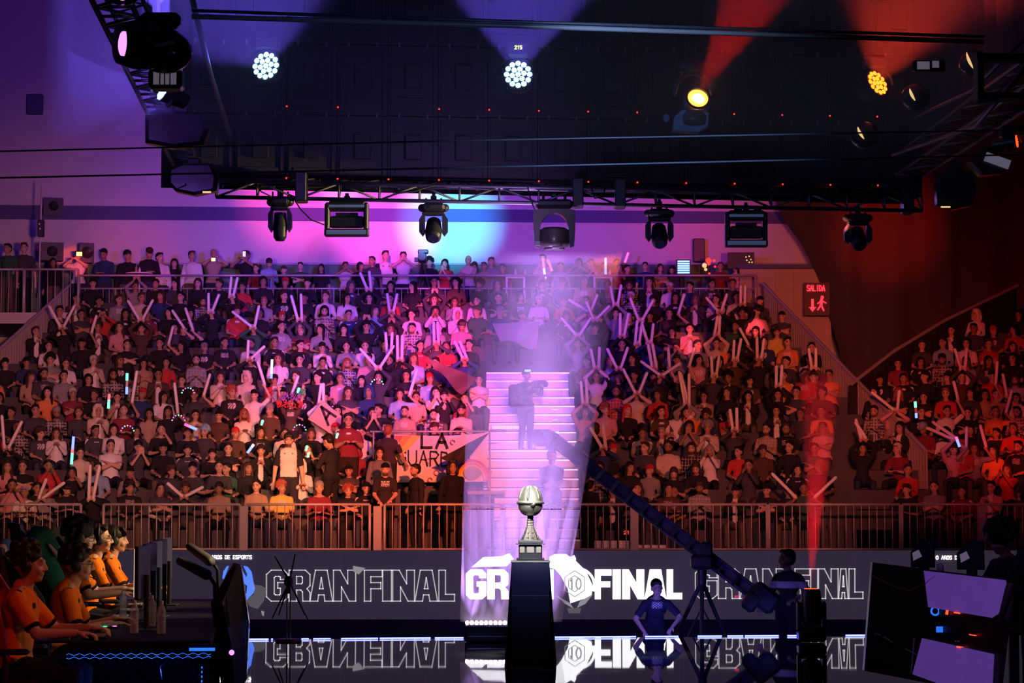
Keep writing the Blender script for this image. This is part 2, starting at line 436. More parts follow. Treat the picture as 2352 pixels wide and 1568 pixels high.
# ================================================================ the hall
YB = 64.0                      # back wall
GZ = -.75                      # ground behind and beside the stage
PZ, RISE, DEP, Y0 = .79, .42, .8, 50.0   # seating: front platform height, row rise, row depth, front
DECK = 6.23
def rowz(k): return PZ + RISE * k
def rowy(k): return Y0 + DEP * k
def X(px, Y): return (px - 1176.0) / F * Y
mk('floor_black', (.02, .02, .024), .6, noise=.3)
# stage: glossy black panels with seams
def stage_material():
    m = bpy.data.materials.new('stage_gloss'); m.use_nodes = True; nt = m.node_tree; L = nt.links; b = nt.nodes['Principled BSDF']
    b.inputs['Base Color'].default_value = (.012, .012, .015, 1); b.inputs['IOR'].default_value = 1.5
    tc = nt.nodes.new('ShaderNodeTexCoord'); n = nt.nodes.new('ShaderNodeTexNoise'); n.inputs['Scale'].default_value = 3.; n.inputs['Detail'].default_value = 4
    mr = nt.nodes.new('ShaderNodeMapRange'); mr.inputs['From Min'].default_value = .35; mr.inputs['From Max'].default_value = .75; mr.inputs['To Min'].default_value = .008; mr.inputs['To Max'].default_value = .035
    L.new(tc.outputs['Object'], n.inputs['Vector']); L.new(n.outputs['Fac'], mr.inputs['Value']); L.new(mr.outputs['Result'], b.inputs['Roughness'])
    br = nt.nodes.new('ShaderNodeTexBrick'); br.inputs['Scale'].default_value = .5; br.offset = 0; br.inputs['Mortar Size'].default_value = .006; br.inputs['Brick Width'].default_value = .6; br.inputs['Row Height'].default_value = .6
    br.inputs['Color1'].default_value = (.014, .014, .017, 1); br.inputs['Color2'].default_value = (.012, .012, .015, 1); br.inputs['Mortar'].default_value = (.09, .085, .09, 1)
    L.new(tc.outputs['Object'], br.inputs['Vector']); L.new(br.outputs['Color'], b.inputs['Base Color'])
    return m
M['stage'] = stage_material()
EY0, EY1 = 31.1, 32.1          # far edge of the stage, left and right
MB().add([(-9, 2, 0), (9, 2, 0), (9, EY1 + .45, 0), (-9, EY0 - .45, 0), (-9, 2, GZ), (9, 2, GZ), (9, EY1 + .45, GZ), (-9, EY0 - .45, GZ)],
         [(0, 1, 2, 3), (0, 4, 5, 1), (1, 5, 6, 2), (2, 6, 7, 3), (3, 7, 4, 0)]).build('floor_stage', 'stage')['kind'] = 'structure'
MB().box((0, 30, GZ - .05), (44, 90, .1)).build('floor', 'floor_black')['kind'] = 'structure'
# fabric back wall: pleats and sagging swags, shape only
def wall_mat():
    m = mat('wall_fabric', (.62, .6, .62), .85, noise=.08, nscale=.7)
    return m
M['wall_fabric'] = wall_mat()
wb = MB(); nx, nz = 260, 90
for j in range(nz + 1):
    z = 4.5 + (17 - 4.5) * j / nz
    for i in range(nx + 1):
        x = -19 + 38 * i / nx
        y = YB + .02 * math.sin(x * 2.1)
        sag = z + .35 * math.cos(x * 1.55)
        if z > 9.9: y += .05 * max(0, math.sin(sag * 9)) * (1 if x < -3 else .35) * math.exp(-((z - 11) / 1.6) ** 2)
        s = (x + .15 * max(0, z - 9.5) ** 1.4 * (1 if x < 0 else -1)) % 2.55
        y -= .07 * math.exp(-(s / .07) ** 2)
        wb.v.append(V((x, y, z)))
for j in range(nz):
    for i in range(nx): a = j * (nx + 1) + i; wb.f.append((a, a + 1, a + nx + 2, a + nx + 1)); wb.m.append(0)
wb.mats = [M['wall_fabric']]
wb.build('wall_back', smooth=True)['kind'] = 'structure'
mk('band', (.1, .1, .24), .8); mk('wainscot', (.1, .22, .14), .7); mk('ledge', (.3, .33, .45), .5)
b = MB(); a0 = at(-60, 470, YB - .12); a1 = at(1830, 487, YB - .12)
b.prism([a0, a1, a1 + V((0, 0, -.3)), a0 + V((0, 0, -.36))], (0, .1, 0)); b.build('trim_1', 'band')['kind'] = 'structure'  # dark blue strip stands in for the shade of the wall ledge
b = MB(); b.box((-1, YB - .08, (DECK + 7.9) / 2), (34, .1, 7.9 - DECK)); b.build('trim_2', 'wainscot')['kind'] = 'structure'
b = MB(); b.box((-1, YB - .14, 7.92), (34, .2, .05)); b.build('trim_3', 'ledge')['kind'] = 'structure'
MB().box((0, 30, 17.2), (44, 90, .2)).build('ceiling', 'dark_cloth')['kind'] = 'structure'
MB().box((-19, 30, 8), (.2, 90, 18)).build('wall_left', 'dark_cloth')['kind'] = 'structure'
MB().box((19, 30, 8), (.2, 90, 18)).build('wall_right', 'dark_cloth')['kind'] = 'structure'
# panel wall at the end of the passage on the right
mk('panel_beige', (.42, .33, .27), .7, noise=.15, nscale=3)
b = MB(); p0 = at(1700, 618, 61.5); p1 = at(1905, 618, 61.5)
b.box(((p0.x + p1.x) / 2, 61.5, (p0.z + PZ) / 2), (p1.x - p0.x, .1, p0.z - PZ))
for i in range(6): b.box((p0.x + (p1.x - p0.x) * i / 5, 61.43, (p0.z + PZ) / 2), (.04, .05, p0.z - PZ))
b.build('wall_passage', 'panel_beige')['kind'] = 'structure'
MB().box(((p0.x + p1.x) / 2, 61.4, p0.z + .05), (p1.x - p0.x + .2, .25, .1)).build('trim_4', 'band')['kind'] = 'structure'
# black pleated curtain on the right
def interp(t, pts):
    for (a, va), (b_, vb) in zip(pts, pts[1:]):
        if t <= b_: return va + (vb - va) * (t - a) / (b_ - a)
    return pts[-1][1]
cw = MB(); nz, nx = 80, 150
for j in range(nz + 1):
    py = -40 + (1180 + 40) * j / nz
    pe = interp(py, [(-40, 1700), (430, 1772), (500, 1800), (560, 1845), (640, 1885), (740, 1912), (830, 1938), (900, 1975), (1180, 2040)])
    Yc = 60.8
    e = at(pe, py, Yc)
    for i in range(nx + 1):
        t = i / nx; x = e.x + (18.8 - e.x) * t
        cw.v.append(V((x, Yc + .12 * math.sin(x * 5.2 + .4 * math.sin(x * 2.3)) * min(1, t * 12) + .25 * math.exp(-t * 60), e.z)))
for j in range(nz):
    for i in range(nx): a = j * (nx + 1) + i; cw.f.append((a, a + nx + 1, a + nx + 2, a + 1)); cw.m.append(0)
mk('black_drape', (.055, .045, .05), .9, noise=.2, nscale=2); cw.mats = [M['black_drape']]
tag(cw.build('stage_curtain', smooth=True), 'tall black pleated curtain with a curved edge behind the right-hand stand', 'curtain')
# exit sign
mk('red_glow', (.1, .01, .01), .5, emit=(1, .02, .04), es=2.6)
mk('sign_back', (.05, .02, .02), .5)
def glyph_strokes(txt, h, w, gap):
    S = {'A': [[(0, 0), (.5, 1), (1, 0)], [(.2, .4), (.8, .4)]], 'S': [[(1, .9), (.7, 1), (.3, 1), (0, .8), (.2, .55), (.8, .45), (1, .2), (.7, 0), (.3, 0), (0, .1)]], 'L': [[(0, 1), (0, 0), (.9, 0)]],
         'I': [[(.5, 0), (.5, 1)]], 'D': [[(0, 0), (0, 1), (.6, .95), (1, .6), (1, .4), (.6, .05), (0, 0)]], 'G': [[(1, .85), (.7, 1), (.3, 1), (0, .7), (0, .3), (.3, 0), (.7, 0), (1, .25), (1, .5), (.6, .5)]],
         'U': [[(0, 1), (0, .25), (.3, 0), (.7, 0), (1, .25), (1, 1)]], 'R': [[(0, 0), (0, 1), (.7, 1), (1, .78), (.7, .52), (0, .5)], [(.5, .5), (1, 0)]], 'N': [[(0, 0), (0, 1), (1, 0), (1, 1)]],
         'Ñ': [[(0, 0), (0, .85), (1, 0), (1, .85)], [(.2, 1.02), (.8, 1.02)]], 'O': [[(.3, 0), (0, .3), (0, .7), (.3, 1), (.7, 1), (1, .7), (1, .3), (.7, 0), (.3, 0)]], 'E': [[(1, 1), (0, 1), (0, 0), (1, 0)], [(0, .5), (.8, .5)]],
         'P': [[(0, 0), (0, 1), (.7, 1), (1, .75), (.7, .48), (0, .48)]], 'T': [[(0, 1), (1, 1)], [(.5, 0), (.5, 1)]], '1': [[(.2, .8), (.5, 1), (.5, 0)]], '0': [[(.3, 0), (0, .3), (0, .7), (.3, 1), (.7, 1), (1, .7), (1, .3), (.7, 0), (.3, 0)]],
         '2': [[(0, .8), (.3, 1), (.8, 1), (1, .75), (0, 0), (1, 0)]], '5': [[(1, 1), (0, 1), (0, .55), (.7, .6), (1, .3), (.7, 0), (0, .05)]], 'K': [[(0, 0), (0, 1)], [(1, 1), (0, .45), (1, 0)]], 'Z': [[(0, 1), (1, 1), (0, 0), (1, 0)]],
         'Y': [[(0, 1), (.5, .5), (1, 1)], [(.5, .5), (.5, 0)]], 'V': [[(0, 1), (.5, 0), (1, 1)]], ' ': []}
    out = []; x = 0
    for c in txt:
        for st in S[c]: out.append([(x + p[0] * w, p[1] * h) for p in st])
        x += w + gap
    return out, x - gap
def letters(mb, txt, org, ux, uz, h, w, gap, th, dep):
    """flat strokes of the writing TXT on a plane: org lower left, ux / uz unit axes"""
    ux = V(ux); uz = V(uz); n = ux.cross(uz).normalized(); st, tot = glyph_strokes(txt, h, w, gap)
    for s in st:
        for a, c in zip(s, s[1:]):
            pa = V(org) + ux * a[0] + uz * a[1]; pb = V(org) + ux * c[0] + uz * c[1]; d = (pb - pa).normalized(); sd = n.cross(d) * th / 2
            pa = pa - d * th / 2; pb = pb + d * th / 2
            mb.prism([pa - sd, pb - sd, pb + sd, pa + sd], n * dep)
    return tot
sp = at(1858, 722, 60.4)
t = thing('exit_sign', 'red lit SALIDA exit sign with a down arrow and figure beside the black curtain', 'sign', sp)
s = MB(); s.box((.2, .05, .38), (.62, .06, .8)); s.build('backboard', 'sign_back', t)
s = MB(); letters(s, 'SALIDA', (-.04, 0, .58), (1, 0, 0), (0, 0, 1), .13, .055, .02, .024, .02); s.build('lettering', 'red_glow', t)
s = MB(); s.box((.09, .0, .27), (.06, .02, .22)); s.prism([(.0, -.01, .18), (.18, -.01, .18), (.09, -.01, .07)], (0, .02, 0)); s.build('arrow', 'red_glow', t)
s = MB(); s.ell((.33, 0, .42), (.04, .02, .045)); s.caps((.31, 0, .36), .035, (.3, 0, .24), .035); s.caps((.3, 0, .24), .02, (.36, 0, .1), .02); s.caps((.3, 0, .24), .02, (.22, 0, .12), .02); s.caps((.31, 0, .34), .016, (.42, 0, .28), .016); s.caps((.31, 0, .34), .016, (.22, 0, .27), .016)
s.build('running_figure', 'red_glow', t)
# ---------------------------------------------------------------- seating
mk('tier_dark', (.06, .055, .06), .7, noise=.25, nscale=4); mk('alu', (.34, .31, .29), .4, .3, noise=.2, nscale=12)
SL, SR = 1112, 1328            # stairs, pixels at about row 4
XL_, XR_ = X(SL, 53), X(SR, 53)
LAND = X(925, 51.5)            # left end of the open landing in front of the banner
def left_edge(k): return -13.6 + (3.0) * min(1, k / 12.5)
def right_edge(k): return 9.2 - 3.2 * min(1, k / 12.5)
gst = thing('grandstand', 'dark stepped grandstand filled with seated spectators around pale metal stairs', 'grandstand', (0, Y0, 0))
for k in range(13):
    for (xa, xb) in (((left_edge(k), LAND if k < 3 else XL_), (XR_, right_edge(k))) if k < 10 else ((left_edge(k), right_edge(k)),)):
        b = MB(); y = rowy(k); b.box(((xa + xb) / 2, y + .42 - Y0, (rowz(k) + GZ) / 2), (xb - xa, .84, rowz(k) - GZ))
        b.mat('tier_dark').box(((xa + xb) / 2, y + .5 - Y0, rowz(k) + .2), (xb - xa - .1, .4, .4)); b.box(((xa + xb) / 2, y + .72 - Y0, rowz(k) + .6), (xb - xa - .1, .05, .4), (-.1, 0, 0))
        b.build('tier', 'tier_dark', gst)
st = thing('staircase', 'pale aluminium aisle stairs climbing between the two seating blocks', 'stairs', (0, Y0, 0))
mk('edge_light', (.8, .6, .3), .4, emit=(1, .4, .12), es=1.6); mk('edge_blue', (.2, .5, .9), .4, emit=(.15, .55, 1), es=.9)
def step(y, z, wx0, wx1, h, glow=None):
    b = MB(); b.mat('alu').box(((wx0 + wx1) / 2, y + .2 - Y0, z - h / 2), (wx1 - wx0, .42, h))
    for i in range(28):
        x = wx0 + (wx1 - wx0) * (i + .5) / 28; b.box((x, y - .012 - Y0, z - h / 2 - .01), (.02, .02, h * .55))
    b.mat('steel_bright').box(((wx0 + wx1) / 2, y - .02 - Y0, z - .015), (wx1 - wx0, .03, .03)); b.mat('tier_dark').box(((wx0 + wx1) / 2, y - .016 - Y0, z - h + .02), (wx1 - wx0, .012, .05))  # dark strip stands in for the shaded gap under the nosing
    b.build('stair_step', None, st)
for k in range(0, 10):
    x0 = XL_ if k >= 3 else X(1135, 51)
    step(rowy(k), rowz(k), x0, XR_, .22); step(rowy(k) + .4, rowz(k) + .21, x0, XR_, .22)
for (px, py, w) in ((1275, 940, .12), (1275, 964, .12), (1277, 991, .12), (1283, 1048, .12)):
    p = at(px, py, rowy(4.2) - .2)
    tag(MB().box((0, 0, 0), (w, .03, .018)).build('step_light', 'edge_blue', loc=p), 'small cyan step light on the right edge of the aisle stairs', 'light', 'cyan step lights on the aisle stairs')
b = MB()
for i in range(24): b.box((X(1130, 54.7) + i * .032 + .015, 0, 0), (.02, .03, .07))
b.build('t', 'edge_light')
o = b.build('step_light', 'edge_light', loc=(0, rowy(6) - .05, rowz(6) + .1)); bpy.data.objects.remove(bpy.data.objects['t'])
tag(o, 'row of amber lamps glowing along one upper stair riser', 'light')
# landing face with the metal frame that carries the banner
b = MB(); b.box(((LAND + X(1120, 52.4)) / 2, 52.42, (rowz(3) + PZ) / 2), (X(1120, 52.4) - LAND, .06, rowz(3) - PZ)); tag(b.build('landing_panel', 'tier_dark'), 'dark front panel under the banner rail beside the stairs', 'panel')
for (pa, pb, py) in ((990, 1160, 1131), (1088, 1130, 1085)):
    p = at((pa + pb) / 2, py, 52.2); tag(MB().box((0, 0, 0), ((pb - pa) / ppm(52.2), .25, .07)).build('bench', 'wood', loc=p), ('long' if pb - pa > 90 else 'short') + ' pale wooden bench board beneath the painted banner', 'bench')
# upper deck
b = MB(); b.box((-2.2, (rowy(13) + YB) / 2, DECK - .15), (17.0, YB - rowy(13) + .1, .3)); b.build('floor_deck', 'tier_dark')['kind'] = 'structure'
b = MB(); b.box((-13.9, 61.4, DECK - .1), (6.7, 4.6, .2)); b.mat('steel').box((-13.9, 59.08, DECK - .02), (6.7, .06, .16)); b.build('floor_deck_left', None)['kind'] = 'structure'
MB().box((X(1700, 61) + .7, 60.7, (DECK + PZ) / 2), (.1, 2.4, DECK - PZ)).build('wall_deck', 'panel_beige')['kind'] = 'structure'
# ---------------------------------------------------------------- railings
def barrier(name, xa, xb, y, z0, z1, label, cat, group, nb, thick=.018, mid=None, yb=None, z0b=None, z1b=None, m='steel', posts=True):
    """rail panel from (xa,y) to (xb,yb); every baluster a part of its own"""
    yb = y if yb is None else yb; z0b = z0 if z0b is None else z0b; z1b = z1 if z1b is None else z1b
    t = thing(name, label, cat, ((xa + xb) / 2, (y + yb) / 2, min(z0, z0b)), 0, group); O = V(t.location)
    P0 = V((xa, y, 0)) - O * 1; P1 = V((xb, yb, 0)) - O
    def pt(s, f): p = P0.lerp(P1, s); return V((p.x, p.y, (z0 + (z0b - z0) * s) * (1 - f) + (z1 + (z1b - z1) * s) * f - O.z))
    b = MB(); b.cone(pt(0, 1), pt(1, 1), .026, n=10); b.build('top_rail', m, t, True)
    b = MB(); b.cone(pt(0, .02), pt(1, .02), .02, n=8); b.build('bottom_rail', m, t, True)
    if mid: b = MB(); b.cone(pt(0, mid), pt(1, mid), .02, n=8); b.build('middle_rail', m, t, True)
    if posts:
        for s in (0, 1): b = MB(); b.cone(pt(s, 0), pt(s, 1), .028, n=8); b.build('post', m, t, True)
    bm = MB(); h = pt(0, mid or 1).z - pt(0, .02).z; bm.cone((0, 0, 0), (0, 0, h), thick / 2 + .002, n=6); me = bm.mesh('baluster', True); me.materials.append(M[m])
    for i in range(1, nb): 
        p = pt(i / nb, .02); link('baluster', me, t, p)
    return t
names = ['leftmost panel of the low steel crowd barrier behind the gaming desk', 'second steel crowd barrier panel from the left, behind the padded arms', 'steel crowd barrier panel left of the man leaning in a cap',
         'steel crowd barrier panel beneath the man leaning in a dark cap', 'steel crowd barrier panel directly behind the trophy in violet haze', 'steel crowd barrier panel crossed by the dark camera crane boom',
         'steel crowd barrier panel left of the red floor beam', 'rightmost panel of the low steel crowd barrier, dim and violet']
for (pa, pb), nm in zip([(-110, 188), (240, 553), (567, 850), (884, 1152), (1158, 1455), (1460, 1760), (1765, 2065), (2070, 2380)], names):
    YF = 49.3; barrier('crowd_barrier', X(pa, YF), X(pb, YF), YF, PZ + .02, 1.71, nm, 'barrier', 'steel crowd barriers', max(8, round((pb - pa) / 17.4)))
for px in (560, 867, 1457, 2255):
    p = at(px, 1210, 49.25); b = MB(); b.box((0, 0, 0), (.17, .06, .88), bev=.01); tag(b.build('barrier_post', 'grey_plastic', loc=(p.x, 49.25, 1.24)), {560: 'leftmost grey flat post of the front barrier', 867: 'grey flat post under the man leaning in a cap', 1457: 'grey flat post behind the crane boom', 2255: 'grey flat post at the right of the front barrier'}[px], 'post')
# front edge of the platform
b = MB(); b.box((0, 49.4, PZ - .04), (26, .3, .1)); b.build('trim_5', 'wood')['kind'] = 'structure'
b = MB(); b.box((0, 49.45, (PZ + GZ) / 2 - .1), (26, .08, PZ - GZ)); b.mat('tier_dark').box((0, 49.8, PZ - .1), (26, .9, .1)); b.build('floor_platform', 'tier_dark')['kind'] = 'structure'
bn = ['leftmost', 'second', 'third', 'fourth', 'fifth', 'sixth', 'seventh']
edges = [178, 400, 625, 850, 1065, 1250, 1480, 1738]
for i in range(7):
    YF = 60.35; barrier('deck_railing', X(edges[i], YF), X(edges[i + 1], YF), YF, DECK, DECK + 1.07, f'{bn[i]} steel railing panel from the left along the upper deck', 'railing', 'upper deck railings', round((edges[i + 1] - edges[i]) / 14), mid=.7)
for (pa, pb, nm) in ((-70, 50, 'steel railing panel at the far left end of the side deck'), (52, 176, 'steel railing panel on the side deck next to the slatted stair edge')):
    YF = 59.1; barrier('deck_railing', X(pa, YF), X(pb, YF), YF, DECK, DECK + 1.1, nm, 'railing', 'side deck railings', 7, mid=None)
# slatted sloping sides of the stand
def slat_side(name, label, pts, h, m='wood', n=None, sp=.14):
    """sloping parapet through the world points PTS (lower edge), H high"""
    t = thing(name, label, 'parapet', pts[0]); O = pts[0]; b = MB(); r = MB()
    for a, c in zip(pts, pts[1:]):
        L = (c - a).length; q = max(1, int(L / sp))
        for i in range(q):
            p = a.lerp(c, i / q) - O; d = (c - a).normalized(); hz = V((d.x, d.y, 0)).normalized(); sd = V((-hz.y, hz.x, 0)) * .012; w = hz * sp * .4; s_ = d.z / math.hypot(d.x, d.y)
            lo = p - w - V((0, 0, s_ * sp * .4)); ro = p + w + V((0, 0, s_ * sp * .4))
            b.prism([lo - sd, ro - sd, ro - sd + V((0, 0, h)), lo - sd + V((0, 0, h))], sd * 2)
        r.cone(a - O + V((0, 0, h)), c - O + V((0, 0, h)), .04, n=8)
    b.build('slat_panel', m, t); r.build('handrail', 'steel', t)
    return t
mk('slat', (.5, .44, .4), .6, noise=.2, nscale=6)
slat_side('stand_parapet', 'pale slatted parapet stepping down the left edge of the stand', [V((left_edge(k) - .15, rowy(k), rowz(k) - .3)) for k in (0, 4, 8, 12.6)], 1.25, 'slat')
slat_side('stand_parapet', 'pale slatted parapet sloping down the right edge of the stand toward the curtain', [V((right_edge(k) + .1, rowy(k), rowz(k) - .2)) for k in (2.5, 5, 8, 12.6)], 1.2, 'slat')
# right-hand stand behind its sloping rail
E2 = [(0, 1965), (4, 1965), (6.5, 1985), (8, 2080), (10, 2200), (12.3, 2365)]
g2 = thing('grandstand', 'dim corner grandstand at the far right behind a rising handrail', 'grandstand', (0, Y0, 0))
for k in range(13):
    xa = X(interp(k, E2), rowy(k)); xb = 14.
    b = MB(); b.box(((xa + xb) / 2, rowy(k) + .42 - Y0, (rowz(k) + GZ) / 2), (xb - xa, .84, rowz(k) - GZ)); b.box(((xa + xb) / 2, rowy(k) + .5 - Y0, rowz(k) + .2), (xb - xa - .1, .4, .4)); b.build('tier', 'tier_dark', g2)
slat_side('stand_parapet', 'dark railed parapet rising to the right above the corner stand', [V((X(interp(k, E2), rowy(k)) - .25, rowy(k), rowz(k) - .1)) for k in (6, 8, 10, 12.3)], 1.15, 'truss_black', sp=.2)
# ================================================================ the rig over the stage
ZB = 5.27
def rigY(px): return 28.7 + (px - 400) / 1700 * 1.6
def ladder(t, A, B_, up, n, m='truss', r=.024, rb=.014, alt=True, rung=True):
    """two chords with uprights and diagonals between; every bar a part"""
    A = V(A); B_ = V(B_); up = V(up)
    for o in (V((0, 0, 0)), up): MB().cone(A + o, B_ + o, r, n=10).build('chord', m, t, True)
    for i in range(n + 1):
        p = A.lerp(B_, i / n)
        if rung: MB().cone(p, p + up, rb, n=6).build('upright', m, t, True)
        if i < n:
            q = A.lerp(B_, (i + 1) / n); a, c = (p, q + up) if (i % 2 == 0 or not alt) else (p + up, q)
            MB().cone(a, c, rb, n=6).build('brace', m, t, True)
pa = at(496, 452, rigY(496)); pb = at(2118, 484, rigY(2118))
tr = thing('lighting_truss', 'long black box truss spanning above the stage with lamps hung beneath', 'truss', pa)
A = V((0, 0, 0)); B_ = pb - pa
ladder(tr, A, B_, (0, 0, .185), 18, 'truss'); ladder(tr, A + V((0, .4, .22)), B_ + V((0, .4, .22)), (0, 0, .09), 22, 'truss_black')
for f in (.115, .50, .56, .98):
    p = A.lerp(B_, f); MB().box(p + V((0, .1, .14)), (.13, .3, .34), bev=.01).build('junction_block', 'truss_black', tr)
for i in range(19): 
    p = A.lerp(B_, i / 18); MB().cone(p + V((0, 0, .0)), p + V((0, .4, .22)), .012, n=6).build('cross_tie', 'truss', tr)
# bright warm sky-light strips behind the truss, made as added glowing tubes
mk('tube_glow', (.9, .8, .9), .4, emit=(1, .62, .95), es=1.1)
segs = [(1085, 1128), (1142, 1212), (1225, 1250), (1263, 1310), (1318, 1388), (1436, 1522), (1545, 1620)]
for i, (a, c) in enumerate(segs):
    y0 = 390 + (a - 1085) / 535 * 6; p = at(a, y0, rigY(a) + .9); q = at(c, y0 + 2, rigY(c) + .9)
    tag(MB().cone((0, 0, 0), q - p, .013, n=8).build('glow_strip', 'tube_glow', loc=p), 'pale pink glowing tube lamp behind the long truss', 'lamp', 'tube lamps behind the truss')
# side trusses toward the viewer
def side_truss(label, A, B_, n, off):
    t = thing('lighting_truss', label, 'truss', A); A = V(A); d = V(B_) - A
    ladder(t, (0, 0, 0), d, (off, 0, 0), n, 'truss', .024, .014); ladder(t, (0, 0, .25), d + V((0, 0, .25)), (off, 0, 0), n, 'truss', .02, .01, True, False)
    return t
LA, LB = at(398, 378, 28.6), at(196, -30, 18.7)
side_truss('ladder-like side truss edged in violet light at the upper left', LA, LB, 26, .3)
RA, RB = at(2125, 400, 29.8), V((at(2125, 400, 29.8).x + .2, 19., 5.5))
side_truss('dark side truss running toward the viewer at the upper right', RA, RB, 20, -.35)
# chrome pipes
def pipe(name, label, pts, r, m='steel_bright', cat='pipe'):
    p0 = V(pts[0]); return tag(MB().tube([V(p) - p0 for p in pts], r, 8).build(name, m, None, True, p0), label, cat)
pipe('cross_pipe', 'long chrome pipe crossing high above the blue lamps', [at(440, 38, 20.5), at(1200, 60, 20.8), at(2260, 96, 21.4)], .022, 'steel')
pipe('cross_pipe', 'thin dark pipe just above the long chrome pipe', [at(440, 24, 20.5), at(1200, 50, 20.8), at(2260, 84, 21.4)], .014, 'truss')
pipe('diagonal_pipe', 'silver pipe slanting down behind the left blue lamps', [at(438, -20, 22.5), at(480, 160, 25), at(528, 310, 28)], .03, 'steel')
pipe('diagonal_pipe', 'dull pipe slanting up across the upper right rig', [at(2050, 355, 27), at(2240, 290, 24), at(2352, 160, 20)], .022, 'truss')
pipe('diagonal_pipe', 'upper dull pipe rising to the right past the small amber lamps', [at(2100, 270, 27), at(2230, 210, 24), at(2352, 90, 20)], .018, 'truss')
pipe('steel_cable', 'upper thin steel cable stretched across in front of the rig', [at(-30, 348, 15), at(1100, 322, 15.2), at(2390, 297, 15.5)], .0052, 'steel', 'cable')
pipe('steel_cable', 'lower thin steel cable stretched across in front of the truss', [at(-30, 409, 15), at(1100, 384, 15.2), at(2390, 354, 15.5)], .0056, 'steel', 'cable')
# hanging screen wall seen from behind: dark cabinets with one red lamp each
mk('cabinet', (.035, .032, .045), .5, noise=.3, nscale=5); mk('red_dot', (.2, 0, 0), .5, emit=(1, .03, .01), es=3.); mk('latch', (.25, .25, .3), .3, .8)
c0 = at(656, 330, rigY(656) + .5); c1 = at(2008, 350, rigY(2008) + .5); NC = 12; d = (c1 - c0) / NC; ang = math.atan2(d.y, d.x)
sw = thing('hanging_screen', 'dark back of a hanging video screen dotted with small red status lights', 'screen', c0, ang)
L = math.hypot(d.x, d.y); ch = .86
cab = MB(); cab.box((0, 0, 0), (L * .985, .09, ch * .985)); cab.box((0, -.06, ch * .3), (L * .7, .03, .05)); cab.box((0, -.06, -ch * .28), (L * .7, .03, .05))
cab.box((L * .42, -.055, 0), (.03, .03, ch * .9)); cab.box((-L * .42, -.055, 0), (.03, .03, ch * .9)); cab.box((0, -.07, .05), (.2, .05, .3), bev=.01); cme = cab.mesh('cabinet'); cme.materials.append(M['cabinet'])
MB().box((5.1 * L, .1, 1.0), (L * 15, .03, ch * 3.6)).build('backing_sheet', 'dark_cloth', sw)
dot = MB().ell((0, 0, 0), .011, n=8, m=6).mesh('status_light'); dot.materials.append(M['red_dot'])
lat = MB().box((0, 0, 0), (.022, .02, .06)).mesh('latch'); lat.materials.append(M['latch'])
for r in range(3):
    for i in range(-2, NC + 1):
        z = (r - .5) * ch + .35 + r * 0; q = link('cabinet', cme, sw, ((i + .5) * L, 0, z + d.z * i))
        if i in (0, ) and r == 0: pass
        if i >= 0 and not (r == 1 and i in (2,)) and r < 2: link('status_light', dot, q, (-L * .5, -.13, -.35))
        for s in (-.28, .28): link('latch', lat, q, (s * L, -.07, -.43))
# black soft side masking
mk('mask', (.02, .018, .03), .9)
for (A, B_, lab) in ((LA, LB, 'black cloth masking hung along the left side truss'), (RA, RB, 'black cloth masking hung along the right side truss')):
    A = V(A) + V((.18 if A.x < 0 else -.2, 0, .27)); B2 = V(B_) + V((.18 if B_.x < 0 else -.2, 0, .27)); n = 60; mb = MB()
    for i in range(n + 1):
        p = A.lerp(B2, i / n) + V((.04 * math.sin(i * 1.9), 0, 0)); mb.v += [p, p + V((0, 0, 4.2))]
    for i in range(n): mb.f.append((2 * i, 2 * i + 2, 2 * i + 3, 2 * i + 1)); mb.m.append(0)
    tag(mb.build('masking_cloth', 'mask', smooth=True), lab, 'cloth')
# ---------------------------------------------------------------- fixtures
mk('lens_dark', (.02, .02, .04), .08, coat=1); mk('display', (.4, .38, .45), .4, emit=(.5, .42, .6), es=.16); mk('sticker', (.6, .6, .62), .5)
mk('violet_lens', (.3, .1, .6), .2, emit=(.55, .2, 1), es=2.2); mk('cyan_led', (.3, .8, 1), .3, emit=(.22, .62, 1), es=9.); mk('cyan_core', (.5, .9, 1), .3, emit=(.6, .9, 1), es=3)
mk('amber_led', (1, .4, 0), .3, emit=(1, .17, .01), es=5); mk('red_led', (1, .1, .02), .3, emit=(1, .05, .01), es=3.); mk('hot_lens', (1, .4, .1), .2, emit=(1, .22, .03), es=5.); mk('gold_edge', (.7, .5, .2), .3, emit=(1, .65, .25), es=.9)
mk('bar_glow', (.15, .2, .4), .3, emit=(.15, .2, .42), es=.2)
def clamp(t, z=0.):
    b = MB(); b.box((0, 0, z - .02), (.07, .05, .1), bev=.01); b.cone((-.02, 0, z + .03), (.02, 0, z + .03), .03, n=10); b.build('clamp', 'black_metal', t)
